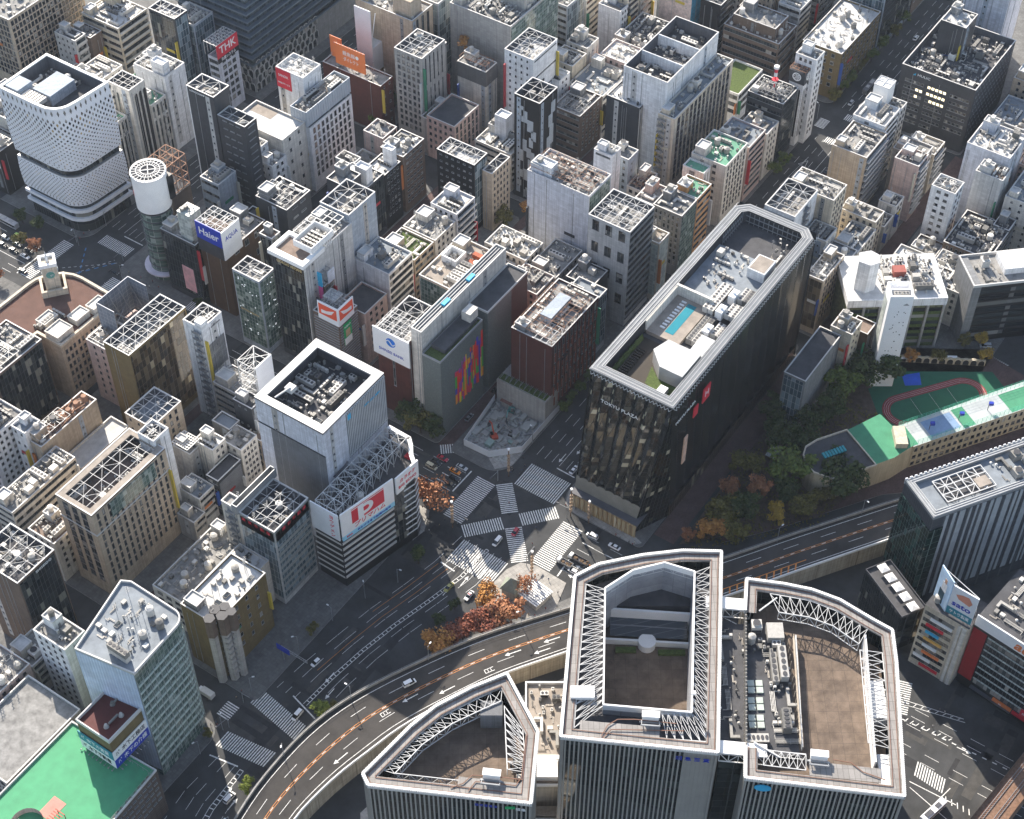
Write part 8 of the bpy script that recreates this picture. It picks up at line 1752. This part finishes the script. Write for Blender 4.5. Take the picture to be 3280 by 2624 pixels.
# ---------------------------------------------------------------- people
def person_mesh(seed,coat,legs,skin=(.5,.33,.24),hair=(.03,.025,.02)):
    r=random.Random(seed); st=r.uniform(.12,.3)
    J=dict(pel=(0,0,.92),ch=(.0,0,1.22),nk=(.02,0,1.46),hd=(.04,0,1.62),ht=(.03,0,1.73),hl=(0,.1,.9),kl=(st*.7,.1,.5),al=(st*.4,.1,.08),tl=(st*.4+.17,.1,.04),hr=(0,-.1,.9),kr=(-.02,-.1,.5),ar=(-st,-.1,.1),tr=(-st+.17,-.1,.04),sl=(0,.19,1.4),el=(-.08,.24,1.14),wl=(.05,.24,.9),sr=(0,-.19,1.4),er=(.04,-.24,1.13),wr=(.2,-.23,.96))
    rad=dict(pel=.145,ch=.16,nk=.055,hd=.095,ht=.07,hl=.09,kl=.06,al=.042,tl=.035,hr=.09,kr=.06,ar=.042,tr=.035,sl=.065,el=.048,wl=.036,sr=.065,er=.048,wr=.036)
    E=[('pel','ch'),('ch','nk'),('nk','hd'),('hd','ht'),('pel','hl'),('hl','kl'),('kl','al'),('al','tl'),('pel','hr'),('hr','kr'),('kr','ar'),('ar','tr'),('ch','sl'),('sl','el'),('el','wl'),('ch','sr'),('sr','er'),('er','wr')]
    K=list(J); me=bpy.data.meshes.new('p'); me.from_pydata([J[k] for k in K],[(K.index(a),K.index(b)) for a,b in E],[]); ob=bpy.data.objects.new('p',me)
    ob.modifiers.new('s','SKIN'); sv=me.skin_vertices[0].data
    for i,k in enumerate(K): sv[i].radius=(rad[k],rad[k]*(1.25 if k=='ch' else 1)); sv[i].use_root=(k=='pel')
    ob.modifiers.new('u','SUBSURF').levels=1
    m2=side_mesh(ob)
    m2.materials.clear(); 
    for m in (coat,legs,mat('skin',skin,.6),mat('hair',hair,.7),M_black): m2.materials.append(m)
    for p in m2.polygons:
        c=p.center; z=c.z; p.material_index=4 if z<.1 else 1 if z<.86 and abs(c.y)<.2 else 2 if (z>1.5 or (z<.97 and abs(c.y)>.2)) else 0
        if z>1.58 and (c.x<.05 or z>1.7): p.material_index=3
    m2.name='person'; return m2
PM=[person_mesh(k,mat('cloth_%d'%k,c,.85),mat('trouser_%d'%k,l,.85)) for k,(c,l) in enumerate((((.03,.03,.035),(.02,.02,.025)),((.1,.09,.08),(.04,.04,.06)),((.5,.48,.45),(.05,.05,.06)),((.25,.05,.05),(.03,.03,.04)),((.05,.08,.16),(.12,.1,.08)),((.3,.24,.17),(.03,.03,.03))))]
cn=('dark coat and black trousers','grey brown jacket','pale coat','dark red jacket','navy jacket','beige coat'); rr_=random.Random(44)
SP=[]
for (u0,u1,v0,v1,n,wh) in ((332,342,190,202,9,'on the round plaza before the black plaza building'),(293,302.5,232,243,7,'on the pavement under the karaoke billboards'),(281,301,180,199,16,'on the sunlit corner plaza by the police box'),(332,345,222.6,227.4,9,'in front of the white hoarding fence'),(306,325,199,222,4,'walking over the scramble markings'),(338,352,450.5,456,10,'on the pavement below the lattice store'),(332,338,402,424,9,'on the pavement by the round drum tower'),(186,190,243.5,247,4,'waiting at the lower left crossing corner'),(200,204.,243.5,248,3,'on the kerb by the golden brown building'),(330.8,332.6,170,184,5,'under the trees beside the cafe glass'),(332,333.8,282,330,6,'on the avenue pavement by the brick bank'),(322,331,47,64,4,'on the pavement before the phone shop')):
    for k in range(n): SP.append((rr_.uniform(u0,u1),rr_.uniform(v0,v1),wh))
for k,(x,y,wh) in enumerate(SP):
    i=rr_.randrange(6); o=put('person',PM[i],None,(x,y,.16 if 'scramble' not in wh else .02),rr_.uniform(0,6.28),(1,1,rr_.uniform(.93,1.05))); tag(o,'pedestrian in '+cn[i]+' '+wh,'person','pedestrians '+wh)
# ---------------------------------------------------------------- light, air, camera
sc=bpy.context.scene; bpy.data.scenes.remove(SIDE)
w=bpy.data.worlds.new('World'); sc.world=w; w.use_nodes=True
t=w.node_tree; bg=t.nodes['Background']; sk=t.nodes.new('ShaderNodeTexSky'); sk.sky_type='NISHITA'; sk.sun_disc=False
SUNV=Vector((.565,.825,0)).normalized(); EL=R_(33)
sk.sun_elevation=EL; sk.sun_rotation=math.atan2(SUNV.x,SUNV.y); sk.altitude=50; sk.air_density=1.; sk.dust_density=1.2; sk.ozone_density=1.5
hs=t.nodes.new('ShaderNodeHueSaturation'); hs.inputs['Saturation'].default_value=.85; t.links.new(sk.outputs[0],hs.inputs['Color']); t.links.new(hs.outputs[0],bg.inputs[0]); bg.inputs[1].default_value=.115
L=bpy.data.lights.new('sun','SUN'); L.energy=4.8; L.angle=R_(.53); L.color=(1,.91,.79)
lo=bpy.data.objects.new('sun',L); C0.objects.link(lo)
dirv=Vector((SUNV.x*math.cos(EL),SUNV.y*math.cos(EL),math.sin(EL))); lo.rotation_euler=dirv.to_track_quat('Z','Y').to_euler(); lo.location=(300,300,400)
cam=bpy.data.cameras.new('camera'); co=bpy.data.objects.new('camera',cam); C0.objects.link(co); sc.camera=co
cam.sensor_fit='HORIZONTAL'; cam.sensor_width=36; cam.lens=5333/3280*36; cam.clip_start=1; cam.clip_end=6000
P_=R_(47.73); RO=R_(.18); cp,sp=math.cos(P_),math.sin(P_)
r0=Vector((1,0,0)); fw=Vector((0,cp,-sp)); u0=r0.cross(fw)
rr=math.cos(RO)*r0+math.sin(RO)*u0; uu=-math.sin(RO)*r0+math.cos(RO)*u0
tr=lambda v: Vector((*o2(v.x,v.y),v.z))
rr,uu,fw=tr(rr),tr(uu),tr(fw)
M=Matrix((rr,uu,-fw)).transposed().to_4x4(); M.translation=(0,0,480); co.matrix_world=M
if HAZE:
    hm=bpy.data.materials.new('haze'); hm.use_nodes=True; nt_=hm.node_tree
    nt_.nodes.remove(nt_.nodes['Principled BSDF']); pv=nt_.nodes.new('ShaderNodeVolumePrincipled')
    pv.inputs['Color'].default_value=(.7,.82,1.,1); pv.inputs['Density'].default_value=HAZE; pv.inputs['Anisotropy'].default_value=.35
    nt_.links.new(pv.outputs[0],nt_.nodes['Material Output'].inputs['Volume'])
    hb=MB().box(-500,-700,-1.5,1300,1100,490).build('haze',[hm]); hb['kind']='stuff'
sc.view_settings.view_transform='Standard'; sc.view_settings.look='None'; sc.view_settings.gamma=1; sc.view_settings.exposure=EXPO
sc.cycles.max_bounces=6; sc.cycles.volume_bounces=0
sc.cycles.use_denoising=True
